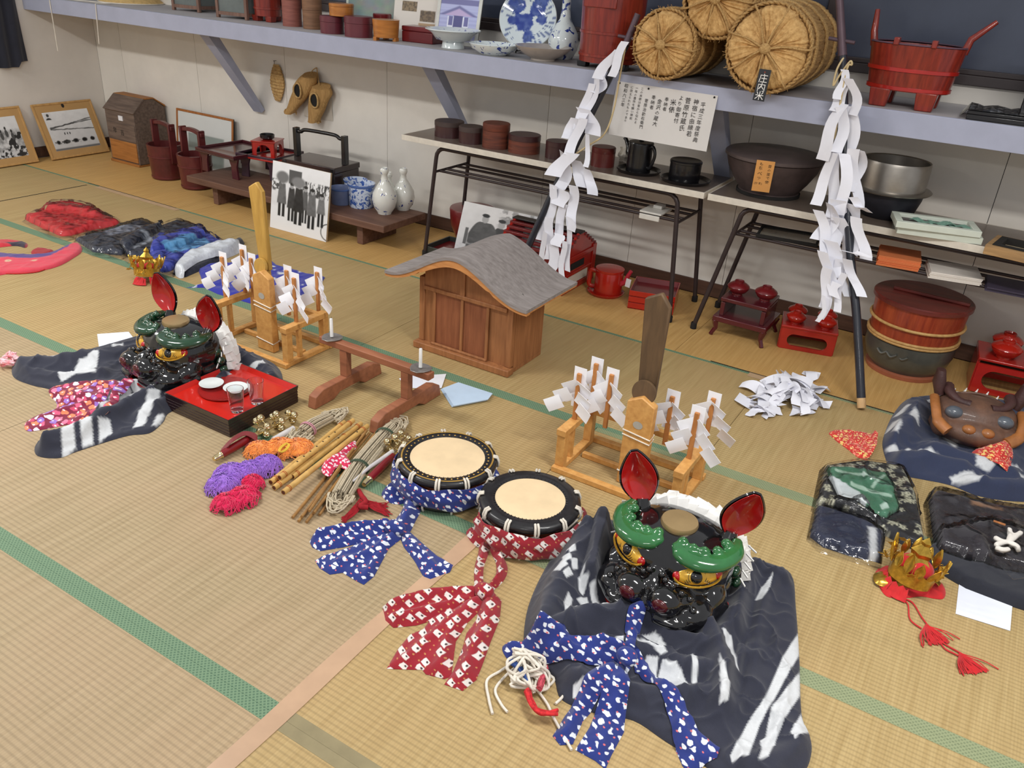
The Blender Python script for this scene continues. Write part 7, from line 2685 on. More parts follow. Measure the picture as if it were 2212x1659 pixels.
foldR = [ridge([(1262, 1150), (1240, 1210), (1200, 1290), (1160, 1370)], .050, .085, .05), ridge([(1300, 1125), (1290, 1180), (1275, 1240)], .032, .12, .08), ridge([(1150, 1390), (1230, 1350), (1320, 1330), (1400, 1330)], .045, .075, .05),
   ridge([(1215, 1410), (1300, 1400), (1400, 1400), (1480, 1430), (1540, 1440)], .034, .042, .05), ridge([(1400, 1340), (1480, 1375), (1540, 1390), (1580, 1330)], .030, .050, .05), ridge([(1530, 1360), (1560, 1440), (1560, 1510)], .035, .07, .05),
   ridge([(1230, 1460), (1300, 1480), (1420, 1500), (1540, 1500)], .035, .035, .03), ridge([(1620, 1230), (1600, 1290), (1590, 1350)], .026, .050, .05), ridge([(1700, 1250), (1660, 1240), (1625, 1215)], .018, .028, .03), ridge([(1300, 1370), (1390, 1372), (1450, 1400)], .014, .03, .06), ridge([(1240, 1360), (1330, 1380), (1345, 1400)], .012, .022, .05), ridge([(1600, 1400), (1590, 1480)], .012, .016, .03), ridge([(1690, 1235), (1650, 1300), (1630, 1400)], .02, .022, .02),
   ridge([(1640, 1380), (1620, 1470), (1580, 1560)], .018, .014, .01), ridge([(1700, 1480), (1680, 1560), (1640, 1640)], .012, .010, .01), ridge([(1740, 1600), (1690, 1640), (1600, 1650)], .03, .02, .01)]
clothR = drape('body_cloth', outR, m_navy, LR, t=.012, edge=.02, folds=foldR, res=.0044, base=NAVY, pats=patsR, nz=.012, nf=11, hmax=.12, cr=.016, zg=.02)
# ---- body cloth of the left lion
outL = [(6, 800), (20, 785), (120, 775), (200, 752), (300, 722), (420, 715), (520, 745), (590, 775), (612, 800), (610, 820), (560, 830), (480, 850), (390, 880), (375, 905), (352, 928), (310, 935), (270, 948), (200, 975), (165, 990), (115, 988), (105, 965), (130, 945), (200, 905), (230, 880), (120, 850), (60, 840), (15, 825)]
patsL = [(WHT, [(82, 780), (112, 776), (132, 790), (104, 797)], .03), (WHT, [(116, 775), (136, 772), (156, 786), (136, 790)], .03), (WHT, [(138, 771), (160, 768), (174, 776), (158, 783)], .03),
   (WHT, [(150, 806), (162, 790), (180, 786), (190, 776), (203, 776), (200, 796), (186, 806)], .04), (WHT, [(120, 822), (150, 812), (200, 808), (206, 815), (160, 820), (128, 830)], .03), (WHT, [(220, 752), (246, 745), (246, 756), (228, 758)], .03),
   (WHT, [(284, 836), (306, 826), (330, 840), (318, 846), (300, 845)], .05), (WHT, [(280, 842), (292, 842), (298, 858), (310, 864), (300, 872), (284, 858)], .05), (WHT, [(270, 858), (280, 854), (294, 866), (286, 880), (272, 870)], .04),
   (WHT, [(254, 874), (264, 868), (276, 880), (266, 892), (252, 884)], .04), (WHT, [(238, 892), (252, 884), (258, 896), (248, 908), (234, 905)], .03), (WHT, [(84, 858), (98, 848), (114, 856), (92, 866)], .02),
   (WHT, [(168, 942), (192, 938), (198, 970), (172, 990)], .02), (WHT, [(206, 936), (230, 931), (234, 958), (212, 966)], .02), (WHT, [(243, 928), (264, 920), (272, 936), (246, 954)], .02),
   (WHT, [(340, 872), (362, 862), (360, 880), (338, 925), (316, 930)], .01), (WHT, [(362, 902), (378, 892), (372, 912), (356, 922)], .01), (WHT, [(540, 792), (560, 785), (576, 790), (552, 800), (538, 802)], .02), (WHT, [(500, 822), (560, 806), (586, 812), (520, 828)], .02)]
foldL = [ridge([(30, 805), (120, 795), (220, 775), (300, 760)], .06, .045, .03), ridge([(40, 820), (130, 825), (220, 815)], .03, .025, .02), ridge([(130, 970), (200, 940), (260, 905), (320, 870), (370, 840)], .035, .055, .03), ridge([(240, 890), (280, 850), (320, 840)], .03, .05, .03),
   ridge([(520, 770), (570, 790), (600, 805)], .05, .04, .03), ridge([(330, 900), (360, 880), (420, 850), (470, 830)], .04, .03, .02), ridge([(470, 740), (500, 790), (480, 830)], .04, .05, .04)]
clothL = drape('body_cloth', outL, m_navy, LL, t=.012, edge=.02, folds=foldL, res=.007, base=NAVY, pats=patsL, nz=.008, nf=8, hmax=.085, cr=.012, zg=.015)
fl = drape('floral_scarf', [(103, 828), (160, 818), (250, 812), (290, 830), (282, 848), (262, 866), (250, 890), (225, 905), (170, 915), (125, 948), (86, 938), (105, 920), (150, 895), (60, 910), (50, 892), (78, 875), (112, 865), (118, 850)], m_floral, None, t=.006, edge=.012, folds=[ridge([(130, 850), (200, 850), (270, 845)], .02, .012, .04), ridge([(90, 895), (160, 870), (240, 850)], .02, .014, .03), ridge([(110, 935), (180, 890), (250, 870)], .02, .014, .03)], res=.009, under=on(clothL), zg=.045, nz=.006)
tag(fl, 'crimson floral scarf lying on the cloth of the left lion head', 'scarf')
# bits of red and white cord at the far left
b = MB()
rnd = random.Random(4)
for k in range(16):
 a = F(rnd.uniform(0, 60), rnd.uniform(768, 790), .02)
 P = [a + np.array([rnd.uniform(-.06, .06), rnd.uniform(-.03, .03), rnd.uniform(-.012, .02)]) for _ in range(4)]
 b.tube(spline(P, 4, False), .004, 5)
t = link('ribbon_bits', b, mat('red_white_ribbon', (212, 90, 100), rough=.8, var=.5, vs=30, col2=(226, 220, 224)))
tag(t, 'tangle of red and white ribbon beside the left lion cloth', 'ribbon', kind='stuff')
# ---- blue scarf lying over the right lion cloth
t = thing('blue_scarf', 'blue rabbit print scarf knotted over the cloth of the right lion head', 'scarf', F(1350, 1420, .06))
OC = on(clothR)
def sc(name, px, folds=(), zg=.04, m=m_blue, parent=None, under=None, res=.008, t_=.008, nz=.004, cr=.005):
 return drape(name, px, m, parent, t=t_, edge=.012, folds=folds, res=res, under=under, zg=zg, nz=nz, cr=cr, cf=16, crisp=name == 'tail')
sc('upper_band', [(1360, 1310), (1378, 1304), (1396, 1312), (1388, 1335), (1378, 1360), (1372, 1395), (1362, 1412), (1346, 1400), (1352, 1380), (1356, 1350), (1354, 1330)], [ridge([(1378, 1315), (1366, 1400)], .015, .012, .08)], .09, parent=t, under=OC)
sc('loop', [(1088, 1368), (1108, 1360), (1160, 1366), (1230, 1376), (1300, 1382), (1350, 1398), (1344, 1425), (1300, 1432), (1240, 1428), (1170, 1412), (1110, 1400), (1092, 1386)], [ridge([(1100, 1372), (1180, 1382), (1260, 1392), (1340, 1408)], .018, .022, .05), ridge([(1110, 1392), (1200, 1410), (1300, 1424)], .012, .014, .05)], .05, parent=t, under=OC)
sc('tail', [(1322, 1428), (1345, 1445), (1340, 1470), (1300, 1500), (1262, 1540), (1240, 1590), (1212, 1592), (1196, 1572), (1222, 1530), (1252, 1490), (1285, 1450)], [ridge([(1330, 1440), (1270, 1500), (1225, 1570)], .016, .014, .03)], .03, parent=t, under=OC)
sc('tail', [(1330, 1430), (1356, 1440), (1356, 1500), (1350, 1570), (1322, 1622), (1310, 1650), (1288, 1632), (1244, 1608), (1275, 1560), (1300, 1500), (1318, 1460)], [ridge([(1340, 1440), (1325, 1520), (1300, 1610)], .016, .012, .02)], .02, parent=t, under=OC)
sc('tail', [(1362, 1408), (1385, 1428), (1430, 1470), (1470, 1520), (1510, 1575), (1556, 1612), (1550, 1632), (1490, 1655), (1478, 1640), (1455, 1590), (1440, 1540), (1410, 1490), (1372, 1450)], [ridge([(1370, 1420), (1430, 1500), (1500, 1620)], .016, .012, .03)], .025, parent=t, under=OC)
kz = F(1354, 1418, .085)
b = MB()
b.ball((kz[0], kz[1], .088), (.030, .026, .022), 18, 12)
b.ball((kz[0] + .012, kz[1] - .01, .090), (.020, .024, .018), 14, 9)
blob('knot', b, m_blue, t, voxel=.005, smooth=3, world=True)
# end of cords beside it
t = thing('cord_tassel', 'bunch of pale cords with blue and red tufts left of the blue scarf', 'cords', F(1150, 1450))
rnd = random.Random(9)
b = MB()
for k in range(26):
 a0 = rnd.uniform(0, 6.28)
 px = [(1125 + rnd.uniform(-18, 22), 1410 + rnd.uniform(-10, 10)), (1120 + rnd.uniform(-40, 60), 1440 + rnd.uniform(-20, 15)), (1150 + rnd.uniform(-50, 60), 1470 + rnd.uniform(-15, 15)), (1165 + rnd.uniform(-15, 15), 1490 + rnd.uniform(-12, 8))]
 P = [F(x, y, z) for (x, y), z in zip(px, (.05 * rnd.random() + .01, .05 * rnd.random() + .02, .03 * rnd.random() + .01, .012))]
 b.tube(spline(P, 6, False), .0042, 6)
o = link('cord_loops', b, m_rope, t, ang=80)
o['kind'] = 'stuff'
for px in ([(1110, 1430), (1080, 1450), (1052, 1470), (1056, 1510), (1064, 1542)], [(1115, 1440), (1090, 1462), (1070, 1490), (1082, 1520), (1096, 1538)], [(1210, 1450), (1235, 1440), (1240, 1470), (1215, 1505), (1200, 1520)], [(1160, 1490), (1182, 1520), (1196, 1550), (1235, 1620)]):
 b = MB()
 b.tube(spline([F(x, y, .006) for x, y in px], 8, False), .004, 6)
 link('loose_cord', b, m_rope, t, ang=80)
for px, cl, nm in (([(1140, 1492), (1148, 1520), (1165, 1540), (1200, 1538)], (206, 44, 48), 'red_tuft'), ([(1105, 1430), (1125, 1445), (1140, 1470)], (54, 84, 150), 'blue_tuft'), ([(1180, 1440), (1170, 1470), (1165, 1490)], (196, 76, 90), 'pink_tuft')):
 b = MB()
 for k in range(5):
  b.tube(spline([F(x + rnd.uniform(-5, 5), y + rnd.uniform(-5, 5), .02 + .02 * rnd.random()) for x, y in px], 5, False), .005, 6)
 o = link(nm, b, mat(nm, cl, rough=.9, var=.3, vs=90), t, ang=80)
 o['kind'] = 'stuff'
# ---- scarves of the two drums
def wrap(name, c, r0, z0, z1, a0, a1, m, parent, bulge=.012, n=40, hang=0.0):
 G = []
 for j in range(9):
  v = j / 8
  row = []
  for i in range(n):
   u = i / (n - 1)
   a = a0 + (a1 - a0) * u
   rr_ = r0 + bulge * math.sin(math.pi * v) + .004 * math.sin(u * 31 + v * 5) + .003 * math.sin(v * 14 + u * 9)
   z = z0 + (z1 - z0) * v - hang * math.sin(math.pi * u) * (1 - v) + .005 * math.sin(u * 17 + v * 3)
   row.append((c[0] + rr_ * math.cos(a), c[1] + rr_ * math.sin(a), max(.006, z)))
  G.append(row)
 b = MB()
 b.sheet(np.array(G), .003)
 return link(name, b, m, parent, ang=80)
t = thing('blue_scarf', 'blue rabbit print scarf tied round the gold dotted drum', 'scarf', (D1[0], D1[1] - .18, 0))
wrap('wrap_band', D1, .184, .022, .104, R(-165), R(18), m_blue, t)
sc('strap', [(862, 1048), (885, 1040), (905, 1055), (912, 1080), (898, 1110), (880, 1140), (845, 1148), (838, 1125), (860, 1100), (872, 1075)], [ridge([(880, 1050), (885, 1085), (860, 1140)], .02, .03, .04)], .03, parent=t, t_=.012)
sc('side_bow', [(824, 1048), (838, 1028), (858, 1022), (880, 1036), (892, 1052), (870, 1068), (842, 1066)], [ridge([(835, 1048), (880, 1050)], .02, .03, .05)], .04, parent=t, t_=.012)
sc('tail', [(668, 1160), (676, 1144), (720, 1130), (770, 1120), (835, 1118), (858, 1130), (840, 1150), (790, 1160), (740, 1172), (690, 1180), (674, 1172)], [ridge([(680, 1155), (760, 1140), (840, 1132)], .02, .03, .02), ridge([(690, 1170), (800, 1152)], .012, .012, .02)], .02, parent=t)
sc('tail', [(680, 1206), (700, 1195), (750, 1180), (810, 1152), (852, 1142), (866, 1160), (840, 1180), (824, 1210), (808, 1240), (786, 1258), (770, 1250), (740, 1232), (712, 1236), (690, 1222)], [ridge([(850, 1155), (800, 1190), (730, 1215)], .014, .014, .015), ridge([(850, 1155), (820, 1200), (790, 1245)], .014, .016, .015)], .01, parent=t)
sc('tail', [(858, 1140), (880, 1138), (910, 1165), (945, 1195), (980, 1215), (972, 1230), (930, 1246), (915, 1240), (895, 1205), (872, 1175)], [ridge([(865, 1148), (910, 1195), (945, 1232)], .016, .018, .015)], .012, parent=t)
k_ = F(856, 1138, .03)
b = MB()
b.ball((k_[0], k_[1], .026), (.034, .028, .024), 16, 10)
b.ball((k_[0] - .015, k_[1] - .004, .028), (.022, .028, .022), 14, 9)
blob('knot', b, m_blue, t, voxel=.005, smooth=3, world=True)
t = thing('red_scarf', 'red scarf with small white cat figures tied round the plain drum', 'scarf', (D2c[0], D2c[1] - .18, 0))
wrap('wrap_band', D2c, .180, .028, .102, R(-128), R(28), m_redp, t, hang=.02)
sc('side_bow', [(1008, 1130), (1022, 1120), (1048, 1132), (1066, 1150), (1046, 1164), (1020, 1152)], [ridge([(1018, 1135), (1060, 1152)], .016, .03, .05)], .04, m=m_redp, parent=t, t_=.012)
for px in ([(1040, 1150), (1058, 1152), (1056, 1180), (1046, 1210), (1046, 1245), (1054, 1262), (1036, 1272), (1026, 1248), (1026, 1210), (1034, 1180)], [(1056, 1152), (1072, 1158), (1090, 1190), (1098, 1215), (1088, 1240), (1062, 1262), (1044, 1266), (1056, 1248), (1072, 1225), (1072, 1200), (1060, 1175)]):
 sc('strap', px, [ridge([((a[0] + b_[0]) / 2, (a[1] + b_[1]) / 2) for a, b_ in zip(px[:5], px[::-1][:5])], .014, .03, .03)], .03, m=m_redp, parent=t, t_=.012)
sc('tail', [(826, 1300), (850, 1290), (910, 1272), (980, 1262), (1030, 1264), (1046, 1280), (1020, 1300), (960, 1322), (900, 1340), (850, 1345), (832, 1330)], [ridge([(836, 1305), (930, 1286), (1030, 1275)], .022, .03, .02), ridge([(840, 1335), (930, 1315), (1010, 1295)], .018, .022, .02)], .02, m=m_redp, parent=t)
sc('tail', [(1000, 1290), (1040, 1285), (1050, 1300), (1010, 1340), (985, 1380), (975, 1455), (960, 1460), (920, 1450), (912, 1440), (890, 1440), (835, 1438), (860, 1395), (885, 1365), (915, 1352), (945, 1312)], [ridge([(1030, 1290), (960, 1350), (880, 1420)], .016, .016, .015), ridge([(1030, 1295), (975, 1360), (945, 1445)], .016, .018, .015)], .012, m=m_redp, parent=t)
sc('tail', [(1040, 1280), (1064, 1268), (1084, 1290), (1080, 1330), (1060, 1380), (1042, 1430), (1030, 1460), (1000, 1484), (960, 1470), (980, 1440), (1000, 1390), (1008, 1360), (1030, 1330)], [ridge([(1050, 1285), (1050, 1340), (1020, 1400), (1000, 1460)], .018, .022, .02), ridge([(1075, 1300), (1065, 1350), (1035, 1430)], .012, .016, .02)], .015, m=m_redp, parent=t)
k_ = F(1046, 1275, .03)
b = MB()
b.ball((k_[0], k_[1], .026), (.032, .028, .026), 16, 10)
b.ball((k_[0] - .018, k_[1] + .004, .024), (.022, .022, .02), 14, 9)
blob('knot', b, m_redp, t, voxel=.005, smooth=3, world=True)
# ------------------------------------------------------------------ yarn tassels, bells, flutes, sticks, ropes
def yarn(name, label, px, rpx, col, seed, hgt=.05, n=260, tail=None, tie=None):
 rnd = random.Random(seed)
 cs = [F(x, y, hgt * .5) for x, y in px]
 rs = [SZ(r_, c) for r_, c in zip(rpx, cs)]
 t = thing(name, label, 'tassel', (cs[0][0], cs[0][1], 0))
 m = mat(name + '_yarn', col, rough=.95, var=.18, vs=60, sheen=.4)
 b = MB()
 for c, r_ in zip(cs, rs):
  b.ball((c[0], c[1], hgt * .40 + .002), (r_ * .86, r_ * .86, hgt * .40), 18, 10)
 blob('core', b, m, t, voxel=.007, smooth=3, world=True)
 b = MB()
 for k in range(n):
  i = rnd.randrange(len(cs))
  c, r_ = cs[i], rs[i]
  a = rnd.uniform(0, 6.283)
  d = rnd.uniform(-1.2, 1.2)
  P = []
  q0 = rnd.uniform(.1, .9)
  for s in np.linspace(0, 1, 6):
   q = r_ * (q0 + (1.04 - q0) * s * rnd.uniform(.8, 1.1))
   aa = a + d * s * .5 + .12 * math.sin(s * 9 + k)
   z = hgt * math.sqrt(max(.0, 1 - min(1, q / r_) ** 2)) * .85 + .004 + .003 * math.sin(s * 7 + k)
   P.append((c[0] + q * math.cos(aa), c[1] + q * math.sin(aa), z))
  b.tube(P, .0017, 4, cap=False)
 o = link('strands', b, m, t, ang=80)
 o['kind'] = 'stuff'
 if tie:
  b = MB()
  p = F(*tie, hgt)
  for k in range(3):
   b.tube([(p[0] + .018 * math.cos(a) + .004 * k, p[1] + .018 * math.sin(a), .012 + hgt * .7 + .012 * math.sin(a + .6)) for a in np.linspace(0, 6.28, 17)[:-1]], .0022, 5, closed=True)
  link('yellow_tie', b, mat('yellow_cord', (216, 178, 60), rough=.8), t, ang=80)
 return t
yarn('orange_tassel', 'fluffy orange yarn tassel beside the bamboo flutes', [(640, 965), (605, 962), (560, 968)], [40, 34, 32], (244, 148, 66), 1, tie=(612, 965))
yarn('purple_tassel', 'big fluffy purple yarn tassel left of the bamboo flutes', [(575, 1000), (540, 1012), (498, 1020), (484, 1040)], [34, 34, 40, 40], (158, 108, 210), 2, hgt=.06, n=420)
yarn('pink_tassel', 'bright pink yarn tassel lying below the purple tassel', [(525, 1068), (490, 1082), (545, 1040)], [36, 34, 26], (226, 22, 86), 3, n=300)
m_brass = mat('polished_brass', (224, 204, 156), rough=.16, metal=.95, var=.08)
m_hand = lacquer('wine_red_handle', (128, 24, 30), rough=.3, coat=.4)
def bell_wand(label, p0, p1, p2, p3, seed, nb, wrapc):
 rnd = random.Random(seed)
 A, B, C_ = F(*p0, .018), F(*p1, .022), F(*p2, .035)
 t = thing('bell_wand', label, 'bell', (B[0], B[1], 0), group='brass bell wands')
 d = (B - A)
 b = MB()
 b.tube([A + d * .18, A + d * .5, B], [.014, .016, .014], 12)
 link('red_grip', b, m_hand, t, ang=60)
 b = MB()
 b.tube([A, A + d * .06, A + d * .16, A + d * .18], [.009, .012, .011, .015], 12)
 link('gilt_end', b, m_brass, t, ang=60)
 b = MB()
 b.tube([B, B + (C_ - B) * .3, C_], [.012, .009, .006], 10)
 link('bell_shaft', b, m_brass, t, ang=60)
 ax = (C_ - B) / np.linalg.norm(C_ - B)
 u = np.cross(ax, [0, 0, 1.0])
 u /= np.linalg.norm(u)
 w_ = np.cross(u, ax)
 tiers = [(.25, 5, .036), (.62, 5, .030), (.98, 3, .020)][:nb]
 for s, n, rr_ in tiers:
  c = B + (C_ - B) * s
  c[2] = max(c[2], rr_ + .012)
  ring = []
  for k in range(n * 4):
   a = 6.2832 * k / (n * 4)
   ring.append(c + (u * math.cos(a) + w_ * math.sin(a)) * rr_ * .8)
  b = MB()
  b.tube(ring, .0026, 6, closed=True)
  link('wire_ring', b, m_brass, t, ang=80)
  for k in range(n):
   a = 6.2832 * (k + .3) / n
   q = c + (u * math.cos(a) + w_ * math.sin(a)) * rr_
   q[2] = max(q[2], .0165)
   b = MB()
   b.ball(tuple(q), .0150, 16, 10)
   b.lathe([(.0153, -.0012), (.0162, 0), (.0153, .0012)], 16, c=tuple(q))
   link('bell', b, m_brass, t)
 return t, A, B, C_
t, A, B, C_ = bell_wand('brass bell wand with wine red grip in front of the tray stack', (462, 992), (545, 943), (632, 898), None, 4, 3, None)
b = MB()
for k in range(3):
 P = [F(478 + 6 * k, 975 - 3 * k, .02), F(500, 952, .045 + .004 * k), F(530, 936, .045), F(556, 946 + 4 * k, .03), F(530, 966, .015)]
 G = np.array([[p + np.array([0, 0, .0]) + (F(500, 1000, 0) - F(500, 990, 0)) * w_ for w_ in (-.5, .5)] for p in spline(P, 5, False)])
 b.sheet(G, .0015)
link('ribbon', b, mat('dark_red_ribbon', (118, 18, 26), rough=.5, sheen=.2), t, ang=80)
b = MB()
b.tube([F(590, 950, .02), F(634, 925, .02)], .011, 12)
link('clear_sleeve', b, mat('white_clear_sleeve', (226, 222, 222), rough=.2, alpha=.75), t)
t, A, B, C_ = bell_wand('brass bell wand with bright red grip beside the gold dotted drum', (786, 1047), (848, 985), (880, 938), None, 8, 2, None)
b = MB()
b.tube([F(762, 1040, .03), F(800, 1008, .032), F(848, 975, .034)], [.004, .007, .009], 10)
link('clear_sleeve', b, mat('white_clear_sleeve', (226, 222, 222)), t)
# flutes
m_bam = mat('golden_bamboo', (208, 166, 96), rough=.4, coat=.25, var=.16, vs=18)
m_bamend = mat('dark_flute_bore', (92, 44, 30), rough=.5)
GF = 'bamboo flutes'
for k, (p0, p1, z, holes, lab) in enumerate((((585, 1042), (744, 912), .0125, 0, 'bamboo flute farthest left of the five flutes, beside the orange tassel'), ((604, 1032), (763, 908), .034, 7, 'bamboo flute with a row of dark finger holes, topmost in the bundle'),
            ((592, 1054), (752, 936), .0125, 1, 'bamboo flute with dark bands lying under the finger holed flute'), ((632, 1030), (780, 915), .0125, 0, 'bamboo flute in the middle of the bundle, ending beside the sticks'),
            ((612, 1064), (794, 920), .033, 1, 'bamboo flute nearest the pink and white strip, with an orange lashing'))):
 A, B = F(*p0, z), F(*p1, z)
 t = thing('bamboo_flute', lab, 'flute', (A[0], A[1], z), 0, GF)
 d = B - A
 r = .0105
 b = MB()
 b.tube([A + d * s for s in (0, .25, .255, .26, .6, .605, .61, .98, 1.0)], [r, r, r * 1.08, r, r, r * 1.08, r, r * .98, r * .9], 14)
 link('tube', b, m_bam, t, ang=50)
 dn = d / np.linalg.norm(d)
 b = MB()
 b.lathe([(0, 0), (r * .72, 0)], 14, M=frame(A - dn * .0006, z=dn * -1.0, x=np.cross(dn, [0, 0, 1])))
 link('bore', b, m_bamend, t)
 for i in range(holes):
  s = .22 + .085 * i if holes > 1 else .86
  q = A + d * s + np.array([0, 0, r])
  b = MB()
  b.ball(tuple(q), (.0036, .0036, .0012), 10, 5)
  link('finger_hole', b, m_dark, t)
 for s in (.05, .93):
  b = MB()
  e = A + d * s
  x_, y_ = np.cross(dn, [0, 0, 1]), None
  x_ /= np.linalg.norm(x_)
  y_ = np.cross(dn, x_)
  b.tube([e + (x_ * math.cos(a) + y_ * math.sin(a)) * r for a in np.linspace(0, 6.2832, 17)[:-1]], .0016, 5, closed=True)
  b.tube([e + dn * .006 + (x_ * math.cos(a) + y_ * math.sin(a)) * r for a in np.linspace(0, 6.2832, 17)[:-1]], .0016, 5, closed=True)
  link('lashing', b, mat('orange_lashing', (176, 96, 46), rough=.7), t)
# thin sticks
m_stick = wood('thin_brown_stick', (168, 126, 72), (128, 90, 50), grain=(20, 20, 20), rough=.55)
for k, (p0, p1, z) in enumerate((((632, 1118), (778, 940), .007), ((645, 1126), (788, 938), .007), ((652, 1116), (798, 936), .019), ((662, 1128), (806, 940), .007), ((678, 1108), (812, 935), .02), ((690, 1112), (818, 944), .007), ((668, 1104), (792, 930), .031))):
 A, B = F(*p0, z), F(*p1, z)
 b = MB()
 b.tube([A, A + (B - A) * .5 + np.array([0, 0, .001 * k]), B], [.0052, .0058, .0055], 8)
 o = link('drum_stick', b, m_stick, ang=50)
 tag(o, ('leftmost thin brown stick of the stick bundle', 'second thin brown stick from the left in the stick bundle', 'thin brown stick crossing on top in the middle of the bundle', 'long thin brown stick in the middle of the bundle', 'short thin brown stick on top near the rope hank', 'thin brown stick closest to the rope hank', 'topmost thin brown stick of the bundle, under the pink strip')[k], 'stick', 'thin sticks beside the flutes')
# pink and white twisted strip
t = drape('cloth_strip', [(695, 1020), (700, 1000), (725, 985), (750, 965), (768, 955), (770, 968), (750, 985), (762, 1005), (748, 1015), (728, 1010), (712, 1030)], m_pinkw, None, t=.010, edge=.012, folds=[ridge([(700, 1015), (740, 985), (765, 962)], .012, .014, .03)], res=.007, zg=.03, z0=.001, under=lambda X, Y_: .030 + 0 * X)
tag(t, 'pink and white print cloth strip lying across the thin sticks', 'cloth')
def hank(label, pts, rpx, seed, n=64, tie=None):
 rnd = random.Random(seed)
 C_ = [F(x, y, .022) for x, y in pts]
 t = thing('rope_hank', label, 'rope', (C_[1][0], C_[1][1], 0), 0, 'hanks of pale rope')
 S = spline(C_, 6, False)
 rad = [SZ(r_ * 1.3, C_[1]) for r_ in rpx]
 b = MB()
 for k in range(n):
  a = rnd.uniform(0, 6.283)
  q = math.sqrt(rnd.random())
  P = []
  for i, s in enumerate(S):
   f = i / (len(S) - 1)
   rr_ = np.interp(f, np.linspace(0, 1, len(rad)), rad) * q
   dd = S[min(i + 1, len(S) - 1)] - S[max(i - 1, 0)]
   dd /= np.linalg.norm(dd)
   u = np.cross(dd, [0, 0, 1])
   u /= np.linalg.norm(u)
   p = s + u * rr_ * math.cos(a) + np.array([0, 0, 1]) * rr_ * .75 * math.sin(a)
   p[2] = max(p[2], .004)
   P.append(p)
  b.tube(P, .0030, 5)
 o = link('rope_strands', b, m_rope2, t, ang=80)
 o['kind'] = 'stuff'
 b = MB()
 for e, s in ((S[0], S[0] - S[2]), (S[-1], S[-1] - S[-3])):
  s = s / np.linalg.norm(s)
  u = np.cross(s, [0, 0, 1])
  for k in range(14):
   w_ = rnd.uniform(.012, .055)
   l = rnd.uniform(.035, .10)
   P = [e + u * w_ * math.cos(a) * 1.0 + s * l * math.sin(a) + np.array([0, 0, rnd.uniform(-.012, .008)]) for a in np.linspace(0, math.pi, 9)]
   P = [np.array([p[0], p[1], max(.004, p[2])]) for p in P]
   b.tube(P, .0030, 5)
 o = link('end_loops', b, m_rope2, t, ang=80)
 o['kind'] = 'stuff'
 for f, mt_ in tie or ():
  i = int(f * (len(S) - 1))
  dd = S[min(i + 1, len(S) - 1)] - S[max(i - 1, 0)]
  dd /= np.linalg.norm(dd)
  u = np.cross(dd, [0, 0, 1])
  rr_ = max(rad) * 1.05
  b = MB()
  for kk in (-.004, .004):
   P = [S[i] + dd * kk + u * rr_ * math.cos(a) + np.array([0, 0, 1]) * rr_ * .85 * math.sin(a) for a in np.linspace(0, 6.2832, 17)[:-1]]
   b.tube([np.array([p[0], p[1], max(.003, p[2])]) for p in P], .0028, 5, closed=True)
  link('tie', b, mt_, t, ang=80)
m_rope2 = mat('pale_rope', (196, 182, 156), rough=.9, var=.12, vs=60, bump=.4, bs=500)
hank('long hank of pale rope lying between the sticks and drum', [(738, 1070), (775, 1010), (820, 955), (850, 922)], [16, 17, 16, 14], 3, tie=((.35, mat('dark_green_tie', (70, 84, 66), rough=.8)), (.8, MATS['dark_green_tie'])))
hank('shorter hank of pale rope with a pink tie behind the orange tassel', [(655, 935), (680, 918), (712, 902)], [13, 14, 12], 6, n=36, tie=((.3, mat('pink_tie', (196, 140, 150), rough=.8)),))
# dark red tassel
t = thing('red_tassel', 'dark red cord tassel with frayed ends below the rope hank', 'tassel', F(785, 1090))
rnd = random.Random(12)
m_rt = mat('dark_red_yarn', (156, 22, 32), rough=.9, var=.2, vs=60)
b = MB()
for k in range(70):
 e = rnd.choice(((742, 1122, 8), (838, 1108, 10), (830, 1095, 10)))
 P = [F(785 + rnd.uniform(-8, 8), 1082 + rnd.uniform(-8, 8), .012 + .012 * rnd.random()), F((785 + e[0]) / 2 + rnd.uniform(-8, 8), (1085 + e[1]) / 2 + rnd.uniform(-6, 6), .014), F(e[0] + rnd.uniform(-e[2], e[2]), e[1] + rnd.uniform(-e[2], e[2]), .004)]
 b.tube(spline(P, 4, False), .002, 4)
o = link('fringe', b, m_rt, t, ang=80)
o['kind'] = 'stuff'
b = MB()
b.tube(spline([F(775, 1060, .01), F(782, 1072, .022), F(790, 1084, .026), F(778, 1094, .024), F(795, 1096, .02)], 5, False), .009, 8)
link('knot', b, m_rt, t, ang=80)
# ------------------------------------------------------------------ old worn lion head at the right with its cloth
m_old = mat('worn_brown_wood', (112, 80, 62), rough=.5, col2=(78, 58, 50), vs=14, bump=.25, bs=90, coat=.1)
m_olddk = mat('dark_worn_wood', (72, 46, 44), rough=.5, var=.2, vs=16, bump=.3)
m_oldor = mat('worn_orange_wood', (170, 108, 58), rough=.42, var=.2, vs=18, coat=.2)
oc = F(2105, 905, .10)
t = thing('lion_head', 'old worn brown wooden lion head lying on blue patterned cloth at right', 'lion head', (oc[0], oc[1], .001), R(10))
b = MB()
b.ball((0, .02, .105), (.165, .120, .080), 26, 16, sup=.85)
b.ball((0, -.08, .075), (.135, .080, .055), 22, 14)
b.ball((0, .0, .05), (.17, .14, .05), 22, 14)
for s in (-1, 1):
 b.ball((s * .13, -.07, .075), (.040, .07, .045), 14, 9)
blob('head_shell', b, m_old, t, voxel=.007, smooth=4)
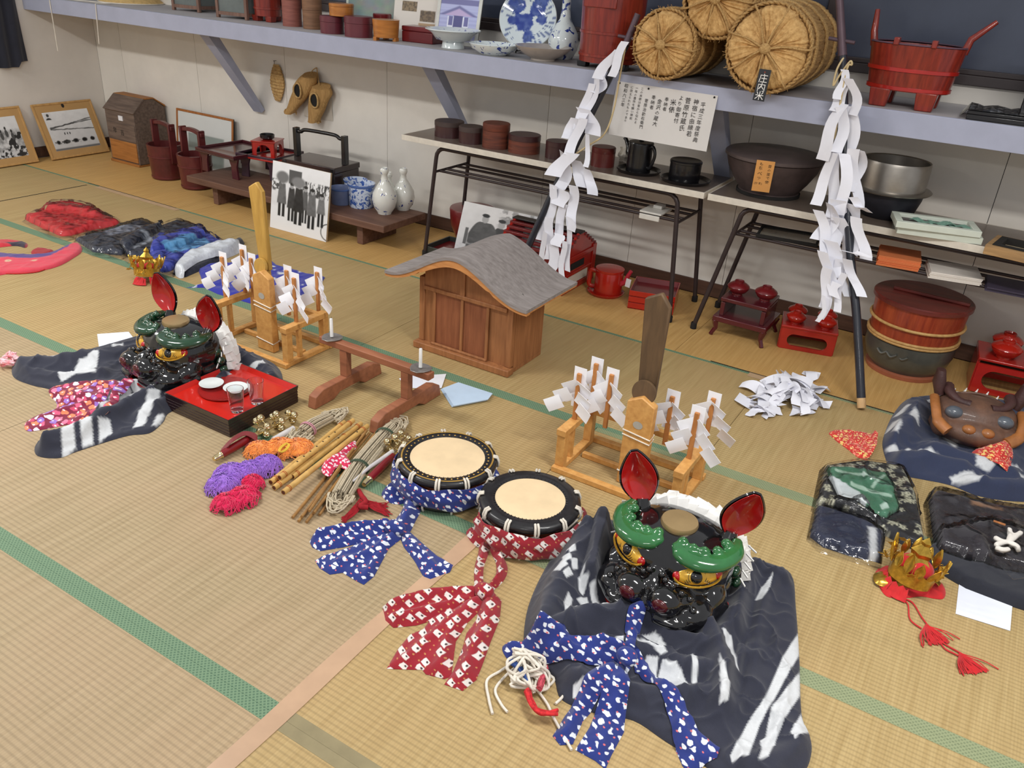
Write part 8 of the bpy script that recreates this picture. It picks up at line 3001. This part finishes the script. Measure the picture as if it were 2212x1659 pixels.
for s in (-1, 1):
 b = MB()
 b.tube(spline([(s * .168, .03, .150), (s * .166, -.05, .140), (s * .150, -.11, .105), (s * .110, -.145, .085)], 5, False), [.020] * 10 + [.026] * 6, 10, flat=.8)
 lk('cheek_roll', b, m_oldor, t, ang=70)
 b = MB()
 b.tube(spline([(s * .120, .085, .185), (s * .115, .03, .185), (s * .085, -.015, .175), (s * .04, -.030, .170)], 5, False), [.024, .024, .023, .022, .021, .02, .019, .018, .017, .016, .015, .015, .016, .018, .02, .02], 10)
 lk('eyebrow', b, m_olddk, t, ang=70)
 b = MB()
 b.ball((s * .095, -.065, .140), (.036, .030, .026), 18, 12)
 lk('eye', b, mat('grey_blind_eye', (90, 96, 104), rough=.25, coat=.4), t)
 b = MB()
 b.tube([(s * .145, .075, .15), (s * .160, .085, .20), (s * .165, .09, .255)], [.036, .046, .030], 10, flat=.6)
 lk('ear_stub', b, m_olddk, t, ang=70)
 b = MB()
 b.ball((s * .035, -.132, .105), (.027, .024, .020), 16, 10)
 lk('nose_knob', b, m_oldor, t)
b = MB()
P = [(x, .112 + .01 * math.sin(x * 40), .165 - 2.2 * x * x) for x in np.linspace(-.10, .14, 14)]
b.tube(P, .007, 6)
for k in range(6):
 x = -.09 + .042 * k
 b.tube([(x, .112, .168 - 2.2 * x * x), (x + .006, .118, .188 - 2.2 * x * x)], [.006, .0015], 5)
lk('mane_remnant', b, m_mane, t, ang=70)
for k in range(3):
 b = MB()
 b.tube([(x, .075 - .028 * k, .184 - 2.6 * x * x - .003 * k) for x in np.linspace(-.10, .10, 12)], .0055, 6)
 lk('forehead_wrinkle', b, m_old, t, ang=70)
NV2 = (44, 52, 78)
outW = [(1884, 965), (1890, 932), (1912, 905), (1940, 880), (1975, 858), (2005, 852), (2050, 852), (2110, 858), (2180, 868), (2250, 885), (2310, 920), (2300, 1040), (2250, 1075), (2190, 1072), (2120, 1062), (2060, 1046), (2010, 1022), (1950, 1005), (1900, 992), (1882, 985)]
patsW = [(WHT, [(1893, 935), (1912, 938), (1920, 948), (1945, 942), (1950, 955), (1930, 952), (1926, 960), (1908, 948), (1894, 944)], .04), (WHT, [(1950, 948), (1985, 955), (2002, 972), (1990, 970), (1960, 955)], .04), (WHT, [(1905, 906), (1930, 892), (1936, 902), (1918, 912)], .04),
   (WHT, [(1912, 918), (1936, 903), (1934, 914), (1918, 926)], .04), (WHT, [(1960, 893), (1976, 884), (1982, 890), (1980, 908)], .05), (WHT, [(1938, 876), (1966, 868), (1974, 874), (1950, 884)], .05), (WHT, [(2076, 985), (2086, 972), (2126, 1000), (2100, 1008), (2074, 998)], .05),
   (WHT, [(2010, 1014), (2058, 1018), (2078, 1034), (2060, 1038), (2014, 1022)], .02), (WHT, [(2080, 914), (2092, 910), (2116, 938), (2098, 936)], .06), (WHT, [(2036, 925), (2050, 922), (2064, 942), (2054, 946)], .05), (WHT, [(2152, 1010), (2176, 1008), (2186, 1022), (2160, 1020)], .03), (WHT, [(2162, 1036), (2184, 1036), (2182, 1050), (2170, 1048)], .02), (WHT, [(2004, 856), (2030, 852), (2050, 856), (2010, 866)], .05)]
foldW = [ridge([(1900, 970), (1960, 975), (2040, 1000)], .05, .05, .03), ridge([(1900, 920), (1960, 900), (2000, 870)], .06, .055, .04), ridge([(2000, 955), (2060, 985), (2150, 1020)], .05, .05, .04), ridge([(2060, 1030), (2130, 1045), (2220, 1050)], .05, .04, .03), ridge([(2150, 990), (2230, 960)], .05, .05, .04)]
clW = drape('body_cloth', outW, m_navy, t, t=.012, edge=.02, folds=foldW, res=.010, base=NV2, pats=patsW, nz=.010, nf=9, hmax=.075, cr=.012, zg=.02)
for px, lab, zg_ in (([(1793, 928), (1826, 924), (1868, 930), (1892, 938), (1893, 962), (1880, 986), (1856, 982), (1830, 962), (1806, 944)], 'scarlet floral cloth scrap lying left of the old lion cloth', .015), ([(2104, 966), (2126, 952), (2150, 950), (2186, 976), (2190, 1004), (2178, 1018), (2150, 1008), (2128, 990)], 'scarlet floral cloth scrap lying on top of the old lion cloth', .06)):
 o = drape('floral_cloth', px, m_redfl, None, t=.010, edge=.012, res=.008, nz=.012, nf=30, zg=zg_, under=on(clW))
 tag(o, lab, 'cloth', 'scarlet floral cloths')
# ------------------------------------------------------------------ packed garments on the right
m_film2 = film_mat('packing_film', 34, 1.0)
def film(name, px, parent, zg, under, nz=.012, nf=16, t_=.004):
 return drape(name, px, m_film2, parent, t=t_, edge=.012, res=.010, nz=nz, nf=nf, zg=zg, under=under, crisp=True)
p0_ = [(1752, 1150), (1764, 1090), (1850, 1108), (1912, 1148), (1904, 1206), (1840, 1192), (1780, 1172)]
t = thing('folded_garment', 'folded navy garment in clear film at the bottom of the right pile', 'garment', F(1830, 1160))
g0 = drape('cloth', p0_, m_navy, t, t=.028, edge=.02, res=.010, base=(40, 46, 70), crisp=True, zg=.02, nz=.006, pats=[(WHT, [(1874, 1140), (1892, 1144), (1896, 1204), (1880, 1200)], .028)])
film('plastic_wrap', [(1746, 1152), (1760, 1084), (1850, 1102), (1918, 1146), (1908, 1214), (1840, 1198), (1772, 1178)], t, .03, on(g0))
p1_ = [(1766, 1078), (1784, 1000), (1860, 990), (1952, 1002), (1982, 1062), (2002, 1165), (1990, 1178), (1950, 1160), (1880, 1124), (1800, 1098)]
def flower_pat(X, Y_):
 v = np.zeros(len(X))
 rn = np.random.default_rng(3)
 C = np.stack([rn.uniform(X.min(), X.max(), 150), rn.uniform(Y_.min(), Y_.max(), 150)], 1)
 for cx, cy in C:
  d = np.hypot(X - cx, Y_ - cy)
  a = np.arctan2(Y_ - cy, X - cx)
  r_ = .011 * (1 + .35 * np.cos(5 * a))
  v = np.maximum(v, np.clip((r_ - d) / .005 + .5, 0, 1) * (1 - .8 * np.clip((.0045 - d) / .003 + .5, 0, 1)))
 return v
t = thing('folded_garment', 'black garment with white flower print in clear film on the right pile', 'garment', F(1880, 1080))
g1 = drape('cloth', p1_, m_navy, t, t=.030, edge=.02, res=.0065, base=(36, 36, 40), pats=[((206, 204, 178), flower_pat)], crisp=True, zg=.03, nz=.008, under=on(g0))
film('plastic_wrap', [(1758, 1080), (1776, 994), (1862, 982), (1962, 998), (1990, 1060), (2010, 1172), (1990, 1186), (1946, 1168), (1880, 1132), (1796, 1106)], t, .05, on(g1), nz=.016)
t = thing('towel_pack', 'green and white printed towel in clear film on top of right pile', 'towel', F(1860, 1040))
GRN = (72, 124, 96)
g2 = drape('towel', [(1790, 998), (1850, 1000), (1918, 1008), (1932, 1030), (1948, 1085), (1920, 1102), (1868, 1092), (1820, 1062), (1796, 1020)], m_navy, t, t=.014, edge=.012, res=.0055, base=GRN, crisp=True, zg=.07, nz=.006, under=on(g1),
   pats=[((214, 220, 222), [(1792, 1012), (1822, 1030), (1860, 1050), (1880, 1080), (1868, 1092), (1820, 1062), (1796, 1022)], .075), ((176, 204, 186), [(1806, 1004), (1900, 1022), (1912, 1012), (1918, 1014), (1890, 1044), (1884, 1040), (1898, 1026), (1806, 1008)], .075),
     ((204, 220, 210), [(1862, 1016), (1868, 1012), (1874, 1018), (1868, 1022)], .075), ((204, 220, 210), [(1884, 1021), (1892, 1018), (1896, 1026), (1888, 1030)], .075), ((176, 204, 186), [(1840, 1030), (1890, 1048), (1930, 1060), (1930, 1064), (1886, 1056), (1840, 1036)], .075), ((190, 212, 200), [(1904, 1080), (1918, 1076), (1924, 1086), (1910, 1090)], .075)])
film('plastic_wrap', [(1784, 992), (1850, 992), (1924, 1002), (1940, 1028), (1956, 1088), (1924, 1110), (1866, 1100), (1814, 1068), (1788, 1024)], t, .085, on(g2), nz=.010)
t = thing('folded_garment', 'black folded garment without film at the right photo edge', 'garment', F(2120, 1230))
g3 = drape('cloth', [(2004, 1180), (2018, 1168), (2120, 1150), (2260, 1180), (2300, 1260), (2260, 1322), (2190, 1300), (2090, 1262), (2006, 1212)], m_navy, t, t=.034, edge=.018, res=.012, base=(34, 36, 46), crisp=True, zg=.02, nz=.003)
t = thing('folded_garment', 'dark charcoal garment in shiny clear film at the right photo edge', 'garment', F(2110, 1130))
g4 = drape('cloth', [(2014, 1060), (2026, 1044), (2090, 1060), (2160, 1076), (2260, 1090), (2280, 1200), (2230, 1236), (2130, 1212), (2030, 1180)], m_navy, t, t=.030, edge=.02, res=.011, base=(52, 48, 54), crisp=True, zg=.05, nz=.006, under=on(g3), pats=[((150, 112, 84), [(2100, 1068), (2170, 1084), (2172, 1092), (2104, 1078)], .06)])
film('plastic_wrap', [(2004, 1062), (2018, 1034), (2090, 1050), (2160, 1066), (2260, 1080), (2290, 1204), (2230, 1246), (2126, 1222), (2020, 1186)], t, .06, on(g4), nz=.014)
t = thing('glove_pack', 'white knotted gloves in a clear bag on the charcoal garment', 'gloves', F(2175, 1170, .07))
ug = on(g4)
zq = float(ug(np.array([F(2175, 1170, .07)[0]]), np.array([F(2175, 1170, .07)[1]]))[0])
b = MB()
for px in ([(2150, 1178), (2165, 1172), (2180, 1170)], [(2180, 1170), (2195, 1158), (2206, 1150)], [(2178, 1172), (2182, 1158), (2180, 1142)], [(2180, 1172), (2196, 1180), (2200, 1190)], [(2148, 1160), (2160, 1168), (2176, 1172)], [(2150, 1182), (2166, 1188), (2180, 1186)]):
 b.tube(spline([F(x, y, zq + .012) for x, y in px], 4, False), [.008, .009, .010, .010, .010, .010, .009, .009, .008], 8)
blob('gloves', b, mat('white_knit', (226, 220, 212), rough=.9, bump=.3, bs=400), t, voxel=.004, smooth=2, world=True)
b = MB()
b.beam(F(2146, 1125, zq + .006), F(2172, 1134, zq + .006), .012, .002)
link('orange_label', b, mat('orange_label', (214, 140, 84), rough=.6), t)
film('clear_bag', [(2138, 1112), (2225, 1128), (2260, 1240), (2190, 1250), (2150, 1210)], t, zq + .01, lambda X, Y_: zq + .006 + 0 * X, nz=.030, nf=18)
def card(label, px, m, cat='card', name='paper_card', z=.0008, th=.0012, group=None):
 P = [F(x, y, z)[:2] for x, y in px]
 b = MB()
 b.prism([tuple(p) for p in P], z, z + th)
 o = link(name, b, m)
 return tag(o, label, cat, group)
m_card = mat('white_card', (226, 230, 240), rough=.6, var=.02)
card('blank white card lying in front of the black folded garment', [(2072, 1256), (2188, 1292), (2182, 1363), (2064, 1326)], m_card)
card('small white card lying behind the nose of the left lion head', [(210, 722), (278, 717), (296, 740), (214, 752)], m_card)
card('white paper sheet under the right foot of the candle stand', [(862, 818), (905, 806), (948, 822), (930, 840), (880, 838)], m_card, 'paper', 'paper_sheet')
card('crumpled white paper sheet right of the candle stand', [(905, 812), (964, 808), (954, 838), (924, 842)], m_paper, 'paper', 'paper_sheet', z=.0026)
t = thing('paper_bundle', 'thin bundle of pale blue papers on the green mat border', 'paper', F(1005, 855))
m_bluep = mat('pale_blue_paper', (186, 206, 226), rough=.7, var=.04)
for k in range(3):
 z = .0008 + k * .004
 P = [F(x + 2 * k, y - k, z)[:2] for x, y in [(952, 842), (986, 829), (1060, 853), (1050, 866), (976, 880)]]
 b = MB()
 b.prism([tuple(p) for p in P], z, z + .0034)
 link('folded_sheet', b, m_bluep, t)
# ------------------------------------------------------------------ heap of white paper strips
t = thing('paper_strip_heap', 'heap of tangled white paper strips on the mat beside the right pole', 'paper strips', F(1695, 860))
rnd = random.Random(21)
for k in range(58):
 px, py = 1697 + rnd.gauss(0, 46), 856 + rnd.gauss(0, 25)
 px, py = min(max(px, 1622), 1768), min(max(py, 812), 894)
 q = math.hypot((px - 1697) / 85, (py - 856) / 45)
 top = .072 * max(0, 1 - q) + .004
 c = F(px, py, 0)
 a = rnd.uniform(0, 3.14)
 L_ = rnd.uniform(.08, .15)
 wd = rnd.uniform(.036, .052)
 z = rnd.uniform(.3, 1.0) * top + .004
 G = []
 bow = rnd.uniform(-.015, .028)
 roll = rnd.uniform(-.7, .7)
 for i in range(8):
  s = i / 7 - .5
  x_, y_ = c[0] + math.cos(a + s * rnd.uniform(-.3, .3)) * L_ * s, c[1] + math.sin(a) * L_ * s
  row = []
  for e in (-.5, 0, .5):
   zz_ = z + bow * (1 - 4 * s * s) + e * wd * math.sin(roll + s)
   row.append((x_ - math.sin(a) * e * wd * math.cos(roll), y_ + math.cos(a) * e * wd * math.cos(roll), max(.0025, zz_)))
  G.append(row)
 b = MB()
 b.sheet(np.array(G), .0008)
 link('paper_strip', b, m_shide, t, ang=40)
b = MB()
G = np.array([[F(1592 + 70 * i / 7 + 6 * e, 856 + 42 * i / 7 - 8 * e, .004 + .012 * math.sin(i)) for e in (-1, 0, 1)] for i in range(8)])
b.sheet(G, .0008)
link('paper_strip', b, m_shide, t, ang=40)
# ------------------------------------------------------------------ gilded festival crowns
m_gilt = mat('gilt_foil', (204, 164, 70), rough=.28, metal=.85, var=.25, vs=60)
m_redcl = mat('bright_red_cloth', (196, 24, 30), rough=.75, var=.15, vs=30, sheen=.2)
def crown(label, c, rz, sc, seed, tassels=False):
 rnd = random.Random(seed)
 t = thing('gilt_crown', label, 'crown', (c[0], c[1], .001), rz, 'gilded festival crowns')
 Mt = Matrix.Translation((0, 0, .03)) @ Matrix.Rotation(R(-12), 4, 'X')
 r = .058 * sc
 b = MB()
 G = [[(r * math.cos(a) * (1 + .06 * v), r * math.sin(a) * (1 + .06 * v), .042 * sc * v + .006 * v * math.cos(a * 8)) for a in np.linspace(0, 6.2832, 41)] for v in np.linspace(0, 1, 5)]
 b.sheet(np.array(G), .0016, 0, Mt)
 lk('crown_band', b, m_gilt, t, ang=70)
 for k in range(14):
  a = 6.2832 * k / 14
  b = MB()
  h = .042 * sc * (1.15 + .3 * (k % 2))
  q = r * 1.09
  Mp = Mt @ rotz(a) @ Matrix.Translation((q, 0, .038 * sc)) @ Matrix.Rotation(R(12 + rnd.uniform(-14, 22)), 4, 'Y')
  nv = 7
  G = [[(.006 * (w_ * w_), w_ * .013 * sc * math.sin(math.pi * min(1, v * .85 + .12)), h * v) for w_ in (-1, -.5, 0, .5, 1)] for v in np.linspace(0, 1, nv)]
  b.sheet(np.array(G), .0012, 0, Mp)
  lk('petal', b, m_gilt, t, ang=60)
 b = MB()
 b.lathe([(0, .05), (.030 * sc, .052), (.034 * sc, .065), (.020 * sc, .085), (.026 * sc, .10), (.010 * sc, .125), (.012 * sc, .135), (0, .155)], 10, M=Mt, wob=lambda a, z: .16 * math.cos(5 * a))
 lk('finial', b, m_gilt, t, ang=30)
 b = MB()
 b.ball((0, 0, .045), (r * .86, r * .86, .030 * sc), 20, 12, 0, Mt)
 lk('red_cap', b, m_redcl, t)
 for k in range(18):
  a = rnd.uniform(0, 6.283)
  q = r * rnd.uniform(1.05, 1.55)
  z = rnd.uniform(.01, .085) * sc
  e = Mt @ Vector((q * math.cos(a), q * math.sin(a), z))
  e.z = max(e.z, .008)
  s = Mt @ Vector((r * .95 * math.cos(a), r * .95 * math.sin(a), min(.07, z + .03) * sc))
  b = MB()
  b.tube([s, (s + e) / 2 + Vector((0, 0, .012)), e], .0010, 5)
  lk('wire', b, m_gilt, t, ang=80)
  b = MB()
  Mf = Matrix.Translation(e) @ Euler((rnd.uniform(-1, 1), rnd.uniform(-1, 1), a)).to_matrix().to_4x4()
  b.lathe([(0, -.001), (.0105 * sc, -.0012), (.0115 * sc, 0), (.0105 * sc, .0012), (0, .0025)], 15, M=Mf, wob=lambda a_, z_: .22 * math.cos(5 * a_))
  lk('gilt_flower', b, m_gilt, t, ang=40)
 for k in range(3):
  a = rnd.uniform(-2.6, -.4)
  b = MB()
  G = [[(r * (1.0 + .45 * v) * math.cos(a + u * .5), r * (1.0 + .45 * v) * math.sin(a + u * .5), max(.003, .035 * (1 - v) + .006 * math.sin(u * 9 + v * 4))) for u in np.linspace(-.7, .7, 9)] for v in np.linspace(0, 1, 6)]
  b.sheet(np.array(G), .0015)
  lk('red_drape', b, m_redcl, t, ang=70)
 return t
cL = F(318, 598, .02)
crown('small gilded crown with red cloth beside the blue package, behind left lion head', cL, .4, 1.12, 3)
cR = F(1962, 1255, .02)
t = crown('gilded crown with red cloth and long red tassels at the right', cR, R(-30), 1.15, 7)
o_ = drape('red_cloth', [(1920, 1275), (1955, 1262), (1985, 1232), (2012, 1236), (2032, 1265), (2000, 1275), (1984, 1290), (1955, 1302)], m_redcl, t, t=.008, edge=.010, res=.008, nz=.010, nf=24, zg=.01)
o_ = drape('gilt_mask', [(1900, 1250), (1925, 1232), (1960, 1226), (1984, 1232), (1982, 1255), (1960, 1272), (1925, 1276)], m_gilt, t, t=.016, edge=.03, res=.008, nz=.003, zg=.03, z0=.01)
for px in ([(1976, 1300), (2000, 1302), (2040, 1330), (2075, 1352)], [(1976, 1300), (1998, 1310), (2030, 1345), (2062, 1358)], [(2106, 1372), (2125, 1378), (2150, 1384), (2168, 1388)], [(2106, 1372), (2130, 1388), (2150, 1392), (2166, 1395)]):
 b = MB()
 b.tube(spline([F(x, y, .004) for x, y in px], 6, False), .0024, 6)
 link('red_cord', b, m_redcl, t, ang=80)
rnd = random.Random(2)
for (x0, y0), (x1, y1) in (((2064, 1346), (2112, 1380)), ((2160, 1388), (2212, 1418))):
 b = MB()
 for k in range(60):
  d_ = rnd.gauss(0, 1)
  P = [F(x0 + rnd.uniform(-2, 2), y0 + rnd.uniform(-2, 2), .008), F((x0 + x1) / 2 - d_ * 4, (y0 + y1) / 2 + d_ * 6, .004 + .010 * rnd.random()), F(x1 - d_ * 6 + rnd.uniform(-5, 5), y1 + d_ * 9 + rnd.uniform(-4, 4), .003)]
  b.tube(spline(P, 4, False), .0018, 4)
 o = link('tassel_fringe', b, m_redcl, t, ang=80)
 o['kind'] = 'stuff'
# ------------------------------------------------------------------ packages and cloths at the left
DKG = (52, 56, 70)
t = thing('folded_garment', 'dark grey garment in clear film, leftmost of the packed garments at left', 'garment', F(250, 510))
ga = drape('cloth', [(162, 513), (222, 498), (306, 473), (348, 490), (325, 512), (260, 545), (200, 538)], m_navy, t, t=.022, edge=.02, res=.013, base=DKG, crisp=True, zg=.02, nz=.006, pats=[((150, 154, 168), [(220, 503), (268, 488), (310, 490), (300, 498), (240, 512)], .02), ((40, 42, 54), [(244, 502), (250, 500), (250, 505), (244, 506)], .02)])
film('plastic_wrap', [(156, 512), (222, 492), (308, 468), (358, 488), (330, 518), (260, 552), (196, 544)], t, .03, on(ga))
t = thing('folded_garment', 'navy garment in clear film between the grey garment and blue package', 'garment', F(340, 510))
gb = drape('cloth', [(258, 530), (300, 505), (382, 474), (420, 486), (442, 512), (400, 535), (320, 552), (280, 550)], m_navy, t, t=.026, edge=.02, res=.013, base=(42, 48, 66), crisp=True, zg=.02, nz=.006, under=on(ga), pats=[((150, 156, 166), [(300, 506), (312, 503), (330, 516), (318, 520)], .03), ((150, 156, 166), [(286, 532), (330, 510), (350, 496), (356, 500), (330, 520), (290, 538)], .03)])
film('plastic_wrap', [(250, 530), (298, 500), (384, 466), (428, 482), (452, 514), (402, 542), (318, 558), (272, 556)], t, .04, on(gb), nz=.016)
t = thing('folded_garment', 'black folded garment under the silver roll beside the left crown', 'garment', F(420, 575))
gc = drape('cloth', [(372, 585), (395, 560), (470, 535), (520, 512), (528, 520), (500, 545), (450, 570), (400, 592)], m_navy, t, t=.03, edge=.018, res=.013, base=(30, 32, 46), crisp=True, zg=.02)
t = thing('silver_roll', 'silvery white padded roll in film between blue package and black garment', 'roll', F(440, 555, .04))
gd = drape('padding', [(378, 572), (400, 550), (450, 528), (500, 520), (522, 520), (515, 530), (470, 548), (430, 560), (395, 582), (380, 580)], mat('silver_white_padding', (206, 210, 216), rough=.3, var=.12, vs=40, bump=.5, bs=60, coat=.2), t, t=.030, edge=.022, res=.011, zg=.05, under=on(gc), nz=.008)
t = thing('blue_package', 'shiny bright blue package with pale blue top lying on the garments', 'package', F(400, 530, .05))
ge = drape('blue_cloth', [(322, 548), (330, 520), (370, 505), (420, 490), (450, 492), (470, 505), (488, 515), (440, 530), (400, 540), (370, 562), (340, 565)], m_navy, t, t=.035, edge=.02, res=.010, base=(58, 72, 178), zg=.06, nz=.014, nf=20, under=on(gb), pats=[((98, 164, 212), [(346, 520), (390, 505), (440, 500), (455, 510), (420, 522), (370, 532)], .08)])
film('plastic_wrap', [(318, 550), (326, 516), (370, 498), (420, 484), (440, 468), (452, 486), (474, 500), (496, 514), (440, 538), (404, 548), (370, 570), (338, 572)], t, .08, on(ge), nz=.03, nf=22)
t = thing('red_package', 'red cloth in crumpled clear film on the mat at far left', 'package', F(155, 470))
gf = drape('red_cloth', [(52, 466), (90, 458), (105, 440), (150, 435), (200, 446), (220, 462), (256, 474), (250, 482), (200, 490), (140, 504), (108, 494)], mat('red_package_cloth', (206, 44, 48), rough=.7, var=.12, vs=20), t, t=.03, edge=.03, res=.013, zg=.02, nz=.012, folds=[ridge([(110, 450), (160, 452), (205, 462)], .05, .03, .04)])
film('plastic_wrap', [(44, 466), (88, 450), (104, 432), (152, 428), (204, 440), (262, 474), (254, 490), (200, 496), (140, 508), (104, 500)], t, .04, on(gf), nz=.022)
t = thing('happi_coat', 'bright blue festival coat spread behind the left wand rack', 'coat', F(570, 600))
drape('cloth', [(428, 580), (450, 570), (500, 566), (530, 545), (555, 552), (570, 548), (600, 572), (640, 582), (665, 590), (702, 596), (692, 612), (650, 640), (600, 655), (540, 652), (500, 640), (470, 632), (440, 618), (402, 618), (440, 612)], m_navy, t, t=.012, edge=.015, res=.011, base=(38, 44, 150), zg=.01, nz=.020, nf=13, crisp=True,
  pats=[(WHT, lambda X, Y_: np.clip((vnoise(X * 1.3 + 4, Y_, 26) - .87) * 14, 0, 1)), (WHT, [(462, 572), (480, 566), (484, 572), (466, 580)], .02), (WHT, [(600, 586), (636, 590), (636, 594), (600, 591)], .02)])
# red and purple sash at the left photo edge
t = thing('festival_sash', 'curved pink red sash with purple inner band at the left photo edge', 'sash', F(70, 560))
sa = drape('sash_band', [(-40, 592), (20, 588), (75, 584), (125, 572), (160, 553), (176, 540), (174, 528), (160, 525), (140, 532), (110, 545), (70, 550), (20, 548), (-40, 544)], m_navy, t, t=.016, edge=.016, res=.009, base=(214, 66, 84), zg=.01, nz=.004,
   pats=[((86, 66, 128), [(-40, 543), (20, 547), (70, 549), (108, 544), (138, 531), (152, 527), (148, 534), (112, 553), (70, 559), (20, 558), (-40, 554)], .014), ((222, 196, 160), lambda X, Y_: sum(np.clip((.016 - np.hypot(X - c[0], (Y_ - c[1]))) / .006 + .5, 0, 1) for c in (F(18, 564, .016), F(73, 564, .016)))), ((150, 76, 76), lambda X, Y_: sum(np.clip((.006 - np.hypot(X - c[0], (Y_ - c[1]))) / .005 + .5, 0, 1) for c in (F(18, 564, .016), F(73, 564, .016))))])
drape('strap', [(-40, 520), (10, 516), (35, 518), (58, 523), (54, 532), (30, 528), (-40, 534)], m_navy, t, t=.010, edge=.012, res=.010, base=(196, 48, 60), zg=.01, pats=[((52, 42, 56), [(10, 524), (58, 521), (54, 533), (30, 530)], .01)])
drape('loose_end', [(66, 542), (82, 533), (114, 538), (108, 544), (80, 550)], m_navy, t, t=.008, edge=.010, res=.009, base=(160, 24, 30), zg=.01)
b = MB()
b.tube(spline([F(x, y, .004) for x, y in ((-30, 588), (30, 591), (80, 587), (104, 578))], 6, False), .004, 6)
link('edge_cord', b, m_redcl, t, ang=80)
